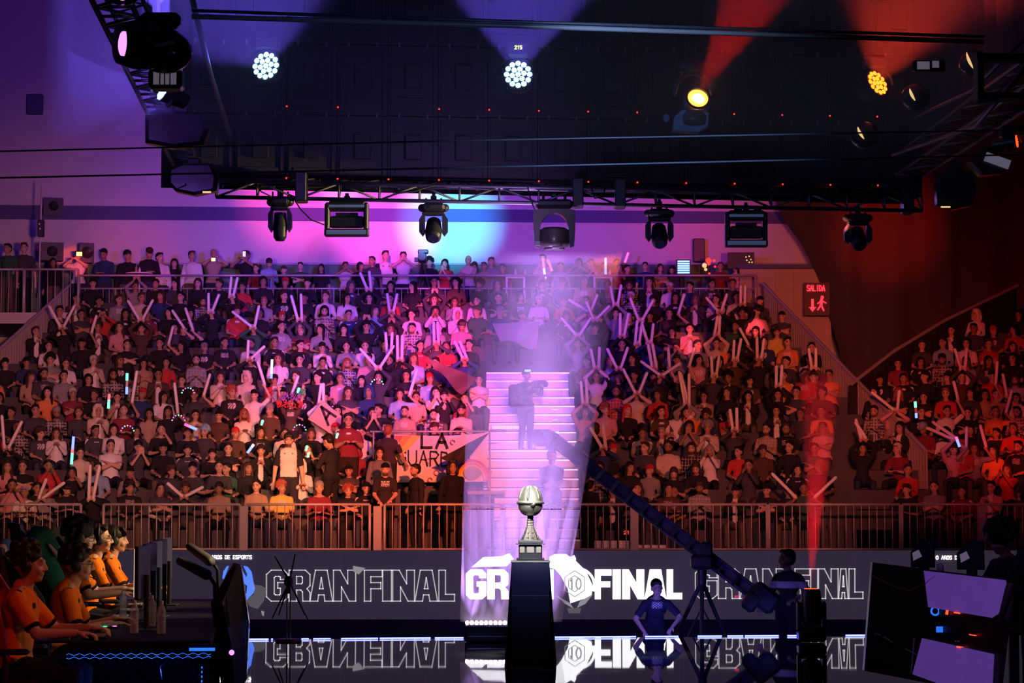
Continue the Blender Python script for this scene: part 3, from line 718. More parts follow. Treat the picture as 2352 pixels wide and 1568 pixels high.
def head_spot(px, py0, py1, Y, label, w=.34, tilt=.9, yaw=0.):
    p = at(px, py0, Y); h = (py1 - py0) / ppm(Y); t = thing('moving_head_light', label, 'stage light', p, yaw, 'moving head lights under the truss'); k = h / .5
    clamp(t)
    b = MB(); b.box((0, 0, -.11 * k), (w * .78, .24, .09 * k), bev=.025)
    for s in (1, -1): b.ell((s * w * .4, 0, -.11 * k), (.05, .07, .045 * k)); b.cone((s * .09, 0, -.07 * k), (s * .09, 0, .0), .012, n=6)
    b.box((0, -.125, -.11 * k), (.1, .01, .04 * k)); b.build('base', 'black_plastic', t)
    y = MB()
    y.box((0, 0, -.175 * k), (w * .8, .12, .045 * k), bev=.015)
    for s in (1, -1): y.prism([(s * w * .34, -.05, -.17 * k), (s * w * .5, -.05, -.24 * k), (s * w * .5, -.05, -.38 * k), (s * w * .38, -.05, -.43 * k), (s * w * .3, -.05, -.4 * k), (s * w * .3, -.05, -.2 * k)], (0, .1, 0))
    y.build('yoke', 'black_plastic', t)
    c = V((0, 0, -.36 * k)); d = V((0, -math.cos(tilt), -math.sin(tilt))); hd = MB()
    hd.cone(c - d * .15, c + d * .02, w * .25, w * .3, 20); hd.cone(c + d * .02, c + d * .14, w * .3, w * .27, 20); hd.cone(c + d * .14, c + d * .17, w * .27, w * .2, 20)
    o = hd.build('lamp_head', 'black_plastic', t, True); smooth_angle(o)
    MB().cone(c + d * .165, c + d * .178, w * .19, n=20).build('lens', 'lens_dark', t)
    return t
def head_strip(px, py0, py1, Y, label, wpx=102):
    p = at(px, py0, Y); s_ = ppm(Y); W = wpx / s_; H_ = (py1 - py0) / s_; t = thing('strip_light', label, 'stage light', p, 0, 'square strip lights under the truss'); clamp(t)
    b = MB(); b.box((-.1, 0, -.03), (.09, .06, .04)); b.box((.14, 0, -.03), (.09, .06, .04))
    b.box((0, 0, -.07), (W * .84, .16, .06), bev=.02); b.box((-W * .44, 0, -H_ * .48), (.06, .16, H_ * .72), bev=.02); b.box((W * .44, 0, -H_ * .48), (.06, .16, H_ * .72), bev=.02); b.box((0, .0, -H_ * .24), (W * .9, .14, .09), bev=.015); b.build('frame', 'black_plastic', t)
    b = MB(); b.box((0, 0, -H_ * .62), (W * .78, .12, H_ * .3), bev=.02); b.box((0, -.0, -H_ * .42), (W * .5, .1, .03)); b.build('lamp_body', 'black_plastic', t)
    b = MB(); b.box((0, -.02, -H_ * .9), (W * 1., .16, .085), bev=.01); b.build('lens_housing', 'black_plastic', t)
    b = MB(); b.box((0, -.105, -H_ * .9), (W * .9, .01, .05)); b.build('lens_bar', 'bar_glow', t)
    b = MB(); b.box((0, -.075, -H_ * .22), (W * .8, .01, .03)); b.build('upper_lens', 'bar_glow', t)
    return t
head_spot(644, 440, 550, rigY(644) + .1, 'narrow black moving head lamp, first below the truss from the left', .28, 1.5)
head_strip(797, 455, 545, rigY(797) + .1, 'square black strip lamp hanging before the pink wall glow')
head_spot(996, 455, 558, rigY(996) + .1, 'black moving head lamp hanging before the cyan wall glow', .34, .75)
head_spot(1514, 468, 571, rigY(1514) + .1, 'black moving head lamp hanging left of the right strip lamp', .34, .75)
head_strip(1713, 476, 570, rigY(1713) + .1, 'square black strip lamp hanging before the dim red wall', 98)
head_spot(1970, 480, 575, rigY(1970) + .1, 'unlit dark moving head lamp nearest the right truss end', .34, .7)
# big yoke lamp, half lit warm
p = at(1273, 452, rigY(1273) + .05); t = thing('moving_head_light', 'large moving head lamp with an open arched yoke, warmly lit on its right side', 'stage light', p); clamp(t)
b = MB(); b.box((0, 0, -.09), (.44, .26, .1), bev=.03)
for s in (-.13, .0, .13): b.cone((s, 0, -.05), (s, 0, .06), .02, n=6)
b.build('base', 'black_plastic', t)
mk('lamp_shell', (.13, .12, .1), .35, coat=.3)
n = 20; b = MB(); out = [(-.235, -.62), (-.25, -.4), (-.24, -.16)] + [(.24, -.16), (.25, -.4), (.235, -.62)]
arc = [(.17 * math.cos(a), -.4 + .2 * math.sin(a)) for a in [PI * i / 14 for i in range(15)]]
for i in range(14):
    a, c = arc[i], arc[i + 1]
    def outp(q): 
        ang_ = math.atan2(q[1] + .4, q[0]); k = min(.25 / max(abs(math.cos(ang_)), 1e-3), .245 / max(abs(math.sin(ang_)), 1e-3)); return (k * math.cos(ang_), -.4 + k * math.sin(ang_))
    oa, oc = outp(a), outp(c); b.prism([(a[0], -.07, a[1]), (oa[0], -.07, oa[1]), (oc[0], -.07, oc[1]), (c[0], -.07, c[1])], (0, .14, 0))
for s in (1, -1): b.prism([(s * .17, -.07, -.4), (s * .25, -.07, -.4), (s * .235, -.07, -.6), (s * .185, -.07, -.62)], (0, .14, 0))
b.build('yoke', 'lamp_shell', t)
b = MB(); b.lathe([(.04, -.37), (.13, -.375), (.175, -.4), (.185, -.46), (.185, -.56), (.17, -.6), (.12, -.62), (.1, -.6)], 28); o = b.build('lamp_head', 'lamp_shell', t); smooth_angle(o, 50)
MB().lathe([(.12, -.605), (.125, -.635), (.11, -.64), (.02, -.64)], 24).build('lens_ring', 'steel_bright', t); MB().box((.03, -.14, -.61), (.12, .02, .03)).build('label_plate', 'sticker', t); MB().box((-.2, -.08, -.57), (.06, .02, .05)).build('tag', 'sticker', t)
# LED washes: 19 lenses
def par(px, py, r_px, Y, label, led, tilt, yaw, disp=False, hide=None):
    p = at(px, py, Y); R_ = r_px / ppm(Y); t = thing('led_wash_light', label, 'stage light', p)
    d = V((math.sin(yaw) * math.cos(tilt), -math.cos(yaw) * math.cos(tilt), math.sin(tilt))); x, y, d = frame_z(d)
    b = MB(); b.cone(-d * .22, V((0, 0, 0)), R_ * .75, R_ * 1.1, 28); b.cone(V((0, 0, 0)) - d * .002, d * .015, R_ * 1.12, R_ * 1.12, 28)
    for i in range(9): a = PI * (1.25 + i * .06); b.box((x * math.cos(a) + y * math.sin(a)) * R_ * 1.15 - d * .08, (.012, .1, .02))
    b.build('lamp_head', 'black_plastic', t)
    q = MB(); q.tube([V((math.cos(a) * R_ * 1.4, .08, math.sin(a) * R_ * 1.4)) for a in [PI * i / 12 for i in range(13)]], .018, 6); q.box((0, .08, R_ * 1.75), (.26, .18, .12), bev=.02); q.build('yoke', 'black_plastic', t)
    lm = MB().ell((0, 0, 0), (R_ * .2, R_ * .2, R_ * .08), frame_to(x, y, d), 12, 8).mesh('led_lens', True); lm.materials.append(M[led])
    for ring, cnt, off in ((0, 1, 0), (.44, 6, .2), (.86, 12, 0)):
        for i in range(cnt): a = 2 * PI * i / cnt + off; link('led_lens', lm, t, (x * math.cos(a) + y * math.sin(a)) * R_ * ring + d * .02)
    if disp:
        b = MB(); b.box((0, -.02, R_ * 1.9), (.22, .1, .14), bev=.01); b.build('control_box', 'black_plastic', t)
        b = MB(); letters(b, '215', (-.035, -.075, R_ * 1.86), (1, 0, 0), (0, 0, 1), .035, .02, .008, .006, -.004); b.build('number_display', 'yellow_glow', t)
        b = MB(); [b.box((x_, -.075, R_ * 1.78), (.008, .005, .006)) for x_ in (-.05, 0, .05)]; b.build('button_row', 'display', t)
    return t, d
def frame_to(x, y, d): return Matrix((x, y, d)).transposed()
mk('yellow_glow', (1, 1, .3), .5, emit=(1, .95, .25), es=2)
par(612, 152, 31, 26, 'round blue LED wash lamp, left one of the two bright blue ones', 'cyan_led', .1, -.3)
par(1190, 172, 31, 26, 'round blue LED wash lamp with a small 215 display above it', 'cyan_led', .15, 0, True)
par(2013, 192, 29, 26.5, 'round LED wash lamp glowing orange and red at the upper right', 'amber_led', .35, .7)
par(380, 207, 26, 22, 'cyan LED wash lamp half hidden below the barrel lamp at upper left', 'cyan_led', .4, -1.05)
par(2331, 325, 14, 24, 'small red LED wash lamp turned away at the right frame edge', 'red_led', .1, 1.2)
# red beam lamp
p = at(1602, 228, 26); t = thing('beam_light', 'round beam lamp with an orange-white lens throwing a red beam upward', 'stage light', p)
d = V((0.1, -.93, .35)).normalized(); x, y, d = frame_z(d)
b = MB(); b.cone(-d * .3, -d * .02, .13, .15, 28); b.lathe([(.15, -.3), (.19, -.28), (.2, -.2), (.17, -.13), (.15, -.12)], 28, Matrix.Translation((-.04, .05, .0))); b.build('lamp_head', 'lamp_shell', t, True)
q = MB(); q.tube([V((-.04 + math.cos(a) * .2, .06, .05 + math.sin(a) * .24)) for a in [PI * i / 16 for i in range(17)]], .03, 8); q.box((-.04, .1, .36), (.3, .2, .14), bev=.03); q.build('yoke', 'black_plastic', t, True)
q = MB(); q.tube([d * .03 + (x * math.cos(a) + y * math.sin(a)) * .122 for a in [2 * PI * i / 28 for i in range(28)]], .014, 6, True); q.build('lens_ring', 'black_metal', t, True)
MB().cone(-d * .0, d * .012, .112, n=28).build('lens', 'hot_lens', t); mk('hot_core', (1, .8, .5), .2, emit=(1, .75, .35), es=9); MB().ell(d * .014 + V((0, 0, -.02)), (.07, .02, .075)).build('lens_core', 'hot_core', t, True)
mk('blue_shell', (.25, .4, .6), .3); b = MB(); b.prism([(-.27, -.1, -.34), (.0, -.1, -.36), (.1, -.1, -.3), (.11, -.1, -.16), (.04, -.1, -.13), (-.17, -.1, -.13), (-.25, -.1, -.2)], (0, .2, 0)); b.build('lower_cover', 'blue_shell', t); MB().ell((-.33, 0, -.2), (.035, .03, .045)).build('side_knob', 'blue_shell', t, True)
# big near lamps at upper left
p = at(345, 105, 18); t = thing('barrel_light', 'large black barrel lamp with a violet lens facing left at the upper left', 'stage light', p)
d = V((-.86, -.5, -.02)).normalized(); x, y, d = frame_z(d); s = 1 / ppm(18)
b = MB(); b.cone(-d * .24, -d * .1, .1, .17, 28); b.cone(-d * .1, d * .12, .17, .18, 28); b.cone(d * .12, d * .24, .18, .15, 28, False); b.ell(-d * .12 + V((0, 0, -.04)), (.2, .17, .16), n=20)
b.build('lamp_head', 'black_gloss', t, True)
MB().cone(d * .2, d * .215, .09, n=24).build('lens', 'violet_lens', t); b = MB(); b.cone(d * .18, d * .2, .15, n=24); b.build('lens_hood', 'black_metal', t)
MB().box(V((.13, -.17, -.02)), (.14, .01, .025), (0, -.25, 0)).build('label_plate', 'sticker', t)
b = MB(); b.box((.06, .08, .2), (.3, .1, .12), bev=.03); b.box((.0, .1, .05), (.08, .06, .3)); b.build('yoke', 'black_gloss', t)
p = at(383, 184, 18.3); t = thing('lamp_ballast', 'lamp ballast with a pale glowing control display under the barrel lamp', 'stage light', p)
MB().box((0, 0, 0), (.25, .2, .15), bev=.02).build('housing', 'black_gloss', t); MB().box((0, -.105, 0), (.17, .01, .1)).build('display_panel', 'display', t)
b = MB(); [b.box((x_, -.115, 0), (.008, .006, .11)) for x_ in (-.035, 0, .04)]; b.box((0, -.115, .055), (.18, .006, .012)); b.build('panel_bars', 'black_metal', t)
p = at(282, 0, 17.5); t = thing('moving_head_light', 'violet-lit lamp cut off by the top edge at the upper left', 'stage light', p); MB().ell((0, 0, .08), (.14, .14, .12)).build('lamp_head', 'black_gloss', t, True); MB().ell((0.01, -.08, .03), (.045, .06, .05)).build('lens', 'violet_lens', t, True)
def dark_head(pts, Y, label, dep=.3, extra=None):
    c = at(sum(a for a, _ in pts) / len(pts), sum(b_ for _, b_ in pts) / len(pts), Y); t = thing('moving_head_light', label, 'stage light', c)
    pol = [at(a, b_, Y) - c for a, b_ in pts]; inner = [V((p.x * .86, p.y, p.z * .84)) for p in pol]; n = len(pol); mb = MB()
    vs = [p + V((0, -dep / 2, 0)) for p in inner] + [p + V((0, -dep / 4, 0)) for p in pol] + [p + V((0, dep / 4, 0)) for p in pol] + [p + V((0, dep / 2, 0)) for p in inner]
    fs = [tuple(range(n)), tuple(range(4 * n - 1, 3 * n - 1, -1))]
    for r in range(3):
        for i in range(n): j = (i + 1) % n; fs.append((r * n + i, r * n + n + i, r * n + n + j, r * n + j))
    mb.add(vs, fs); mb.build('lamp_head', 'black_gloss', t)
    b = MB(); b.box((0, .05, max(p.z for p in pol) + .03), (.16, .1, .1), bev=.02); b.build('yoke', 'black_metal', t)
    return t
dark_head([(336, 268), (400, 258), (470, 262), (482, 300), (470, 335), (400, 342), (336, 330)], 24, 'dark wedge-shaped lamp between the cyan wash and the truss corner')
t = dark_head([(390, 392), (420, 378), (490, 378), (503, 410), (500, 440), (450, 450), (405, 441), (389, 424)], 27, 'bulky dark rounded lamp at the left end of the long truss')
MB().box(at(415, 425, 26.8) - t.location, (.1, .02, .03), (0, -.4, 0)).build('label_plate', 'sticker', t); MB().box(at(475, 441, 26.82) - t.location, (.09, .02, .018)).build('lit_edge', 'gold_edge', t)  # warm glint on the lamp's lower edge drawn as a glowing strip
t = dark_head([(2146, 400), (2190, 385), (2232, 400), (2240, 440), (2228, 474), (2185, 483), (2150, 470)], 27, 'bulky dark lamp beyond the right end of the truss')
MB().box(at(2172, 475, 26.82) - t.location, (.1, .02, .015)).build('lit_edge', 'gold_edge', t)  # same warm glint, put in as a glowing strip
t = dark_head([(2220, 375), (2262, 355), (2305, 372), (2300, 400), (2250, 405)], 25.5, 'dark lamp tipped toward the right beside the slanting pipes')
MB().box(at(2291, 369, 25.3) - t.location, (.26, .05, .09), (0, .35, 0)).build('bottom_plate', 'display', t)
for (px, py, w_, h_, lab) in ((2226, 141, 15, 38, 'topmost small lamp showing a gold crescent at upper right'), (2094, 219, 12, 28, 'middle small lamp showing a gold crescent at upper right'), (1976, 307, 14, 28, 'lowest small lamp showing a gold crescent above the truss')):
    Y = 25; c = at(px, py, Y); s_ = ppm(Y); t = thing('spot_lamp', lab, 'stage light', c, 0, 'small lamps with gold crescents')
    MB().ell((.06, .12, 0), (.15, .16, .14)).build('lamp_head', 'black_gloss', t, True)
    pts = [V((-.02 + .1 * (1 - math.cos(a)) * w_ / 20, -.06, h_ / 2 / s_ * math.sin(a) * 1.)) for a in [-PI / 2 + PI * i / 10 for i in range(11)]]
    pts = [V((w_ / s_ * (-.5 + (i / 10) ** 1.6), -.05, h_ / s_ * (.5 - i / 10))) for i in range(11)]
    MB().tube(pts, [.004 + .012 * math.sin(PI * i / 10) for i in range(11)], 6).build('lit_rim', 'gold_edge', t, True)  # orange light on the lens edge drawn as a glowing crescent
p = at(2135, 150, 22); t = thing('control_unit', 'small control unit with two pale panels at the upper right', 'control unit', p)
MB().box((0, .05, 0), (.28, .08, .1), bev=.01).build('housing', 'black_gloss', t); MB().box((-.055, 0, 0), (.11, .01, .07)).build('display_panel', 'display', t); MB().box((.055, 0, .01), (.06, .01, .06)).build('display_panel', 'display', t)
p = at(2310, 190, 20); t = thing('equipment_frame', 'boxy dark equipment frame at the upper right corner', 'frame', p); mk('frame_olive', (.1, .09, .05), .5)
for (c, s_) in (((0, 0, .2), (.5, .2, .05)), ((0, 0, -.12), (.5, .2, .05)), ((-.22, 0, .04), (.05, .2, .4))): MB().box(c, s_).build('frame_bar', 'frame_olive', t)
# cables drooping from the truss
mk('rubber', (.015, .015, .015), .6)
for (pts, lab) in (([(672, 452), (690, 480), (715, 505), (745, 516)], 'black cable looping from the truss down to the left strip lamp'), ([(585, 415), (600, 440), (625, 452)], 'black cable sagging inside the truss near its left end'), ([(1358, 430), (1366, 455), (1385, 452), (1390, 430)], 'black cable loop inside the truss right of the big lamp'),
                   ([(1212, 430), (1218, 455), (1228, 482)], 'black cable hanging to the left of the big lamp'), ([(893, 430), (905, 445), (950, 440), (1000, 425)], 'black cable sagging in the truss above the cyan glow')):
    P_ = [at(a, b_, rigY(a) - .05) for a, b_ in pts]; pipe('power_cable', lab, P_, .008, 'rubber', 'cable')
# ================================================================ video board, stage, trophy
YBD = 37.2
mk('screen_panel', (.03, .03, .035), .35, emit=(.045, .032, .062), es=.6, noise=.0)
mk('letter_white', (.8, .8, .8), .5, emit=(1, .98, 1), es=1.35); mk('letter_line', (.6, .6, .6), .5, emit=(.85, .8, .82), es=.55); mk('logo_blue', (.2, .3, .9), .5, emit=(.09, .22, 1), es=1.15); mk('logo_grey', (.4, .4, .4), .5, emit=(.5, .5, .52), es=.5); mk('logo_dim', (.4, .4, .4), .5, emit=(.18, .16, .18), es=.5)
zb0, zb1 = at(1176, 1422, YBD).z, at(1176, 1264, YBD).z
bd = thing('video_board', 'long low video board across the back of the stage reading GRAN FINAL', 'video board', (0, YBD, zb0)); OB = V(bd.location)
W_ = 20
for i in range(-8, 8):
    MB().box((i * 1.28 + .64, .06, (zb1 - zb0) / 2), (1.275, .1, zb1 - zb0)).build('screen_tile', 'screen_panel', bd)
def bp(px, py, off=.0): p = at(px, py, YBD - .002 - off) - OB; return p
# blocky capital outlines in a unit box (x right, y up), outer loops (and holes)
GL = {'G': ([(.22, 0), (0, .14), (0, .86), (.22, 1), (.8, 1), (1, .86), (1, .7), (.64, .7), (.64, .78), (.58, .8), (.42, .8), (.36, .76), (.36, .24), (.42, .2), (.6, .2), (.64, .24), (.64, .42), (.52, .42), (.52, .6), (1, .6), (1, .12), (.8, 0)], []),
      'R': ([(0, 0), (0, 1), (.78, 1), (1, .86), (1, .5), (.86, .4), (1, .28), (1, 0), (.66, 0), (.64, .3), (.56, .36), (.36, .36), (.36, 0)], [[(.36, .56), (.6, .56), (.64, .6), (.64, .76), (.6, .8), (.36, .8)]]),
      'A': ([(0, 0), (.24, 1), (.76, 1), (1, 0), (.66, 0), (.62, .2), (.38, .2), (.34, 0)], [[(.42, .4), (.58, .4), (.5, .76)]]),
      'N': ([(0, 0), (0, 1), (.3, 1), (.64, .56), (.64, 1), (1, 1), (1, 0), (.7, 0), (.36, .46), (.36, 0)], []),
      'F': ([(0, 0), (0, 1), (1, 1), (1, .79), (.36, .79), (.36, .6), (.92, .6), (.92, .4), (.36, .4), (.36, 0)], []),
      'I': ([(0, 0), (0, 1), (1, 1), (1, 0)], []),
      'L': ([(0, 0), (0, 1), (.42, 1), (.42, .22), (1, .22), (1, 0)], [])}
def glyph(c, x0, x1, y0, y1, fill, nm_parent, mname, lw=2.4):
    out, holes = GL[c]
    def tp(q): return (x0 + (x1 - x0) * q[0], y1 + (y0 - y1) * q[1])
    if fill:
        cu = bpy.data.curves.new('g', 'CURVE'); cu.dimensions = '2D'; cu.fill_mode = 'BOTH'; cu.extrude = .006
        for lp in [out] + holes:
            sp_ = cu.splines.new('POLY'); sp_.points.add(len(lp) - 1); sp_.use_cyclic_u = True
            for i, q in enumerate(lp): X_, Y_ = tp(q); p = bp(X_, Y_, .012); sp_.points[i].co = (p.x, p.z, 0, 1)
        ob = bpy.data.objects.new('g', cu); COL.objects.link(ob); me = bpy.data.meshes.new_from_object(ob.evaluated_get(bpy.context.evaluated_depsgraph_get())); bpy.data.objects.remove(ob)
        o = link('letter', me, nm_parent, (0, -.012, 0)); o.rotation_euler = (PI / 2, 0, 0); me.materials.clear(); me.materials.append(M[mname]); return o
    b = MB(); th = lw / ppm(YBD) / 2
    for lp in [out] + holes:
        for q, r in zip(lp, lp[1:] + lp[:1]):
            a = bp(*tp(q), .012); c_ = bp(*tp(r), .012); d = (c_ - a).normalized(); n = V((-d.z, 0, d.x)) * th; a2 = a - d * th; c2 = c_ + d * th
            b.prism([a2 - n, c2 - n, c2 + n, a2 + n], (0, -.008, 0))
    return b.build('letter', mname, nm_parent)
def word(layout, y0, y1, fill, mname):
    for (c, a, b_) in layout: glyph(c, a, b_, y0, y1, fill, bd, mname)
word([('G', 612, 662), ('R', 664, 712), ('A', 712, 764), ('N', 766, 817), ('F', 837, 878), ('I', 879, 899), ('N', 902, 952), ('A', 953, 1005), ('L', 1008, 1044)], 1309, 1380, False, 'letter_line')
word([('G', 1070, 1117), ('R', 1119, 1168), ('A', 1168, 1220), ('N', 1222, 1272), ('F', 1366, 1405), ('I', 1407, 1426), ('N', 1429, 1480), ('A', 1480, 1531), ('L', 1531, 1567)], 1307, 1376, True, 'letter_white')
word([('G', 1597, 1647), ('R', 1650, 1698), ('A', 1700, 1748), ('N', 1752, 1800), ('F', 1826, 1860), ('I', 1862, 1878), ('N', 1880, 1925), ('A', 1926, 1948), ('L', 1950, 1982)], 1306, 1374, False, 'letter_line')
# small text lines and logos
for (px, py) in ((486, 1283), (2144, 1284)):
    b = MB(); b_off = bp(px, py, .012); letters(b, '10 AÑOS DE ESPORTS' if px > 1000 else 'AÑOS DE ESPORTS', b_off, (1, 0, 0), (0, 0, 1), .05, .03, .0105, .012, .006); b.build('small_writing', 'letter_white', bd)
def polyo(pts, nm, m, off=.012, dep=.01, par=bd):
    b = MB(); b.prism([bp(x, y, off) for x, y in pts], (0, -dep, 0)); return b.build(nm, m, par)
def arcpts(cx, cy, r0, r1, a0, a1, n=14):
    o = [(cx + r1 * math.cos(math.radians(a0 + (a1 - a0) * i / n)), cy - r1 * math.sin(math.radians(a0 + (a1 - a0) * i / n))) for i in range(n + 1)]
    return o + [(cx + r0 * math.cos(math.radians(a1 + (a0 - a1) * i / n)), cy - r0 * math.sin(math.radians(a1 + (a0 - a1) * i / n))) for i in range(n + 1)]
# blue emblem (left)
polyo([(511, 1328), (513, 1312), (521, 1300), (526, 1299), (522, 1310), (514, 1330)], 'emblem_piece', 'logo_blue')
polyo([(541, 1297), (553, 1295), (558, 1312), (566, 1326), (568, 1318), (559, 1299), (569, 1301), (578, 1313), (582, 1335), (586, 1350), (582, 1362), (570, 1374), (556, 1391), (553, 1389), (550, 1370), (566, 1362), (568, 1345), (546, 1329)], 'emblem_piece', 'logo_blue')
polyo([(546, 1334), (562, 1344), (563, 1358), (550, 1366), (549, 1360), (556, 1354), (556, 1347), (547, 1342)], 'emblem_piece', 'logo_blue')
# white emblem at the centre right
polyo([(1083, 1302), (1110, 1279), (1152, 1277), (1170, 1270), (1180, 1283), (1164, 1300)], 'emblem_piece', 'letter_white')
polyo([(1262, 1278), (1275, 1272), (1300, 1272), (1318, 1283), (1345, 1310), (1362, 1345), (1358, 1370), (1334, 1377), (1310, 1385), (1304, 1352), (1288, 1322), (1274, 1306), (1262, 1304)], 'emblem_piece', 'letter_white', .012, .006)
for q in (arcpts(1326, 1344, 36, 42, -20, 75), [(1312, 1278), (1319, 1274), (1323, 1282), (1322, 1298), (1314, 1290)]): polyo(q, 'emblem_piece', 'letter_white')
polyo([(1276, 1366), (1310, 1385), (1318, 1398), (1298, 1386)], 'emblem_piece', 'logo_grey'); polyo([(1325, 1396), (1332, 1380), (1362, 1364), (1345, 1386)], 'emblem_piece', 'logo_grey'); polyo([(1303, 1396), (1335, 1396), (1332, 1408), (1306, 1408)], 'emblem_piece', 'logo_dim')
b = MB(); hexo = [(1320 + 26 * math.cos(a), 1340 - 30 * math.sin(a)) for a in [PI / 2 + i * PI / 3 for i in range(6)]]
for sc in (1., .62):
    pts = [(1320 + (x - 1320) * sc, 1340 + (y - 1340) * sc) for x, y in hexo]
    for q, r in zip(pts, pts[1:] + pts[:1]):
        a = bp(*q, .022); c_ = bp(*r, .022); d = (c_ - a).normalized(); n = V((-d.z, 0, d.x)) * .006; b.prism([a - n, c_ - n, c_ + n, a + n], (0, -.004, 0))
b.build('hexagon_outline', 'logo_grey', bd)
b = MB(); letters(b, '10', bp(1308, 1352, .022), (1, 0, 0), (0, 0, 1), .15, .07, .03, .022, .004); b.build('emblem_number', 'logo_grey', bd)
polyo([(811, 1299), (839, 1304), (824, 1319), (811, 1311)], 'confetti_shape', 'logo_grey'); polyo([(600, 1402), (607, 1404), (606, 1415), (602, 1412)], 'confetti_shape', 'logo_grey')
polyo([(578, 1342), (600, 1344), (612, 1352), (606, 1380), (592, 1398), (574, 1392), (566, 1378), (584, 1364)], 'confetti_shape', 'logo_dim')
mk('skirt', (.03, .028, .07), .7); MB().box((0, YBD + .1, (zb0 + GZ) / 2), (21, .1, zb0 - GZ)).build('trim_6', 'skirt')['kind'] = 'structure'
# blue light strips on the stage edge
mk('blue_strip', (.1, .1, .9), .3, emit=(.06, .07, 1), es=14)
for i, (a, c) in enumerate([(566, 620), (626, 630), (695, 712), (722, 762), (786, 870), (874, 990), (1000, 1065), (1274, 1459), (1480, 1556), (1600, 1655), (1668, 1704), (1708, 1785), (1805, 1832), (1884, 1892), (1938, 1982)]):
    ye = lambda px: EY0 - .0 + (px - 566) / 1416 * 1.0
    xa, xc = X(a, ye(a)), X(c, ye(c)); b = MB(); b.cone((0, 0, 0), (xc - xa, (ye(c) - ye(a)), 0), .0085, n=8)
    tag(b.build('light_strip', 'blue_strip', loc=(xa, ye(a) - .45 * 0, .012)), 'short glowing blue strip along the back edge of the stage', 'light', 'blue light strips on the stage edge')
# floor wash lamp in front of the board
YL = 30.6; s_ = ppm(YL); mk('led_white', (.9, .8, 1), .3, emit=(.9, .62, 1), es=16)
xl0, xl1 = X(1068, YL), X(1262, YL); zt = at(1100, 1434, YL).z
t = thing('led_batten', 'bright violet-white LED batten on a dark box left of the trophy stand', 'stage light', ((xl0 + xl1) / 2, YL + .1, 0))
MB().box((0, 0, zt / 2), (xl1 - xl0, .25, zt), bev=.02).build('housing', 'black_plastic', t)
b = MB(); b.box((0, -.13, .075), (xl1 - xl0 - .08, .01, .01)); b.build('edge_trim', 'steel_bright', t)
lm = MB().ell((0, 0, 0), (.024, .05, .026), n=12, m=8).mesh('led_lens', True); lm.materials.append(M['led_white'])
NL = 18
for i in range(NL): link('led_lens', lm, t, ((i + .5) * (xl1 - xl0) / NL - (xl1 - xl0) / 2, -.05, zt + .02))
# pedestal
YP = 26.6; zp = at(1219, 1287, YP).z; xp = X(1218, YP)
mk('pedestal', (.012, .012, .016), .25, coat=.4)
t = thing('trophy_pedestal', 'tall black faceted pedestal widening toward the floor under the trophy', 'pedestal', (xp, YP, 0))
def ring(w_in, w_out, d_in, d_out, z): return [(-w_in, -d_out, z), (w_in, -d_out, z), (w_out, -d_in, z), (w_out, d_in, z), (w_in, d_out, z), (-w_in, d_out, z), (-w_out, d_in, z), (-w_out, -d_in, z)]
b = MB(); r0 = ring(.205, .275, .19, .26, 0); r1 = ring(.205, .27, .19, .25, .1); r2 = ring(.2, .2001, .19, .2, zp - .02)
for a, c in ((r0, r1), (r1, r2)): b.add(a + c, [(i, (i + 1) % 8, 8 + (i + 1) % 8, 8 + i) for i in range(8)])
b.add(r0, [tuple(range(7, -1, -1))]); b.build('column', 'pedestal', t)
MB().box((0, -.218, zp * .663), (.4, .01, .008), (.04, 0, 0)).build('panel_seam', 'steel', t)
mk('top_white', (.8, .8, .75), .3)
MB().box((0, 0, zp - .008), (.42, .42, .024), bev=.008).build('top_plate', 'top_white', t)  # white plate added so the spot gives the pedestal a bright rim
# trophy
t = thing('trophy', 'silver egg-shaped championship trophy on a dark stepped base', 'trophy', (xp, YP, zp + .006)); s_ = ppm(YP); U = 1 / s_
mk('silver', (.85, .83, .76), .28, 1., noise=.03); mk('dark_metal', (.016, .013, .012), .4, .2); mk('plaque', (.09, .085, .08), .5, .3)
b = MB(); b.box((0, 0, .012), (.3, .26, .024), bev=.008); b.box((0, 0, .09), (.25, .22, .15), bev=.01); b.build('base', 'pedestal', t)
for x_, w in ((-.088, .05), (0, .075), (.088, .05)):
    q = MB(); q.box((x_, -.113, .115), (w, .006, .07)); pq = q.build('plaque', 'plaque', t)
b = MB(); b.box((0, 0, .172), (.31, .27, .012)); b.box((0, 0, .195), (.26, .23, .035), bev=.008); b.build('plinth', 'black_gloss', t)
b = MB(); prof = [(.105, .214), (.09, .24), (.065, .29), (.045, .345), (.036, .37), (.04, .375), (.034, .39), (.038, .4), (.032, .415), (.036, .425), (.03, .44), (.034, .455), (.03, .47)]
o = b.lathe(prof, 8).build('stem', 'dark_metal', t)
for k in range(4):
    b = MB()
    for i in range(8):
        a = 2 * PI * i / 8 + PI / 8; r = prof[k][0] * 1.02; r2_ = prof[k + 1][0] * 1.02
        b.prism([(math.cos(a - .2) * r, math.sin(a - .2) * r, prof[k][1]), (math.cos(a + .2) * r, math.sin(a + .2) * r, prof[k][1]), (math.cos(a) * r2_, math.sin(a) * r2_, prof[k + 1][1])], (math.cos(a) * .006, math.sin(a) * .006, 0))
    b.build('scale_ring', 'dark_metal', t)
b = MB(); o = b.lathe([(.03, .468), (.07, .478), (.1, .502), (.125, .545), (.13, .585), (.127, .612), (.118, .66), (.1, .72), (.078, .76), (.045, .785), (.012, .795)], 40).build('egg', 'silver', t); smooth_angle(o, 50)
b = MB(); b.lathe([(.128, .592), (.148, .6), (.15, .62), (.128, .628)], 40); b.box((.03, -.135, .595), (.04, .02, .05), (0, .5, 0)); b.build('band', 'silver', t, True)
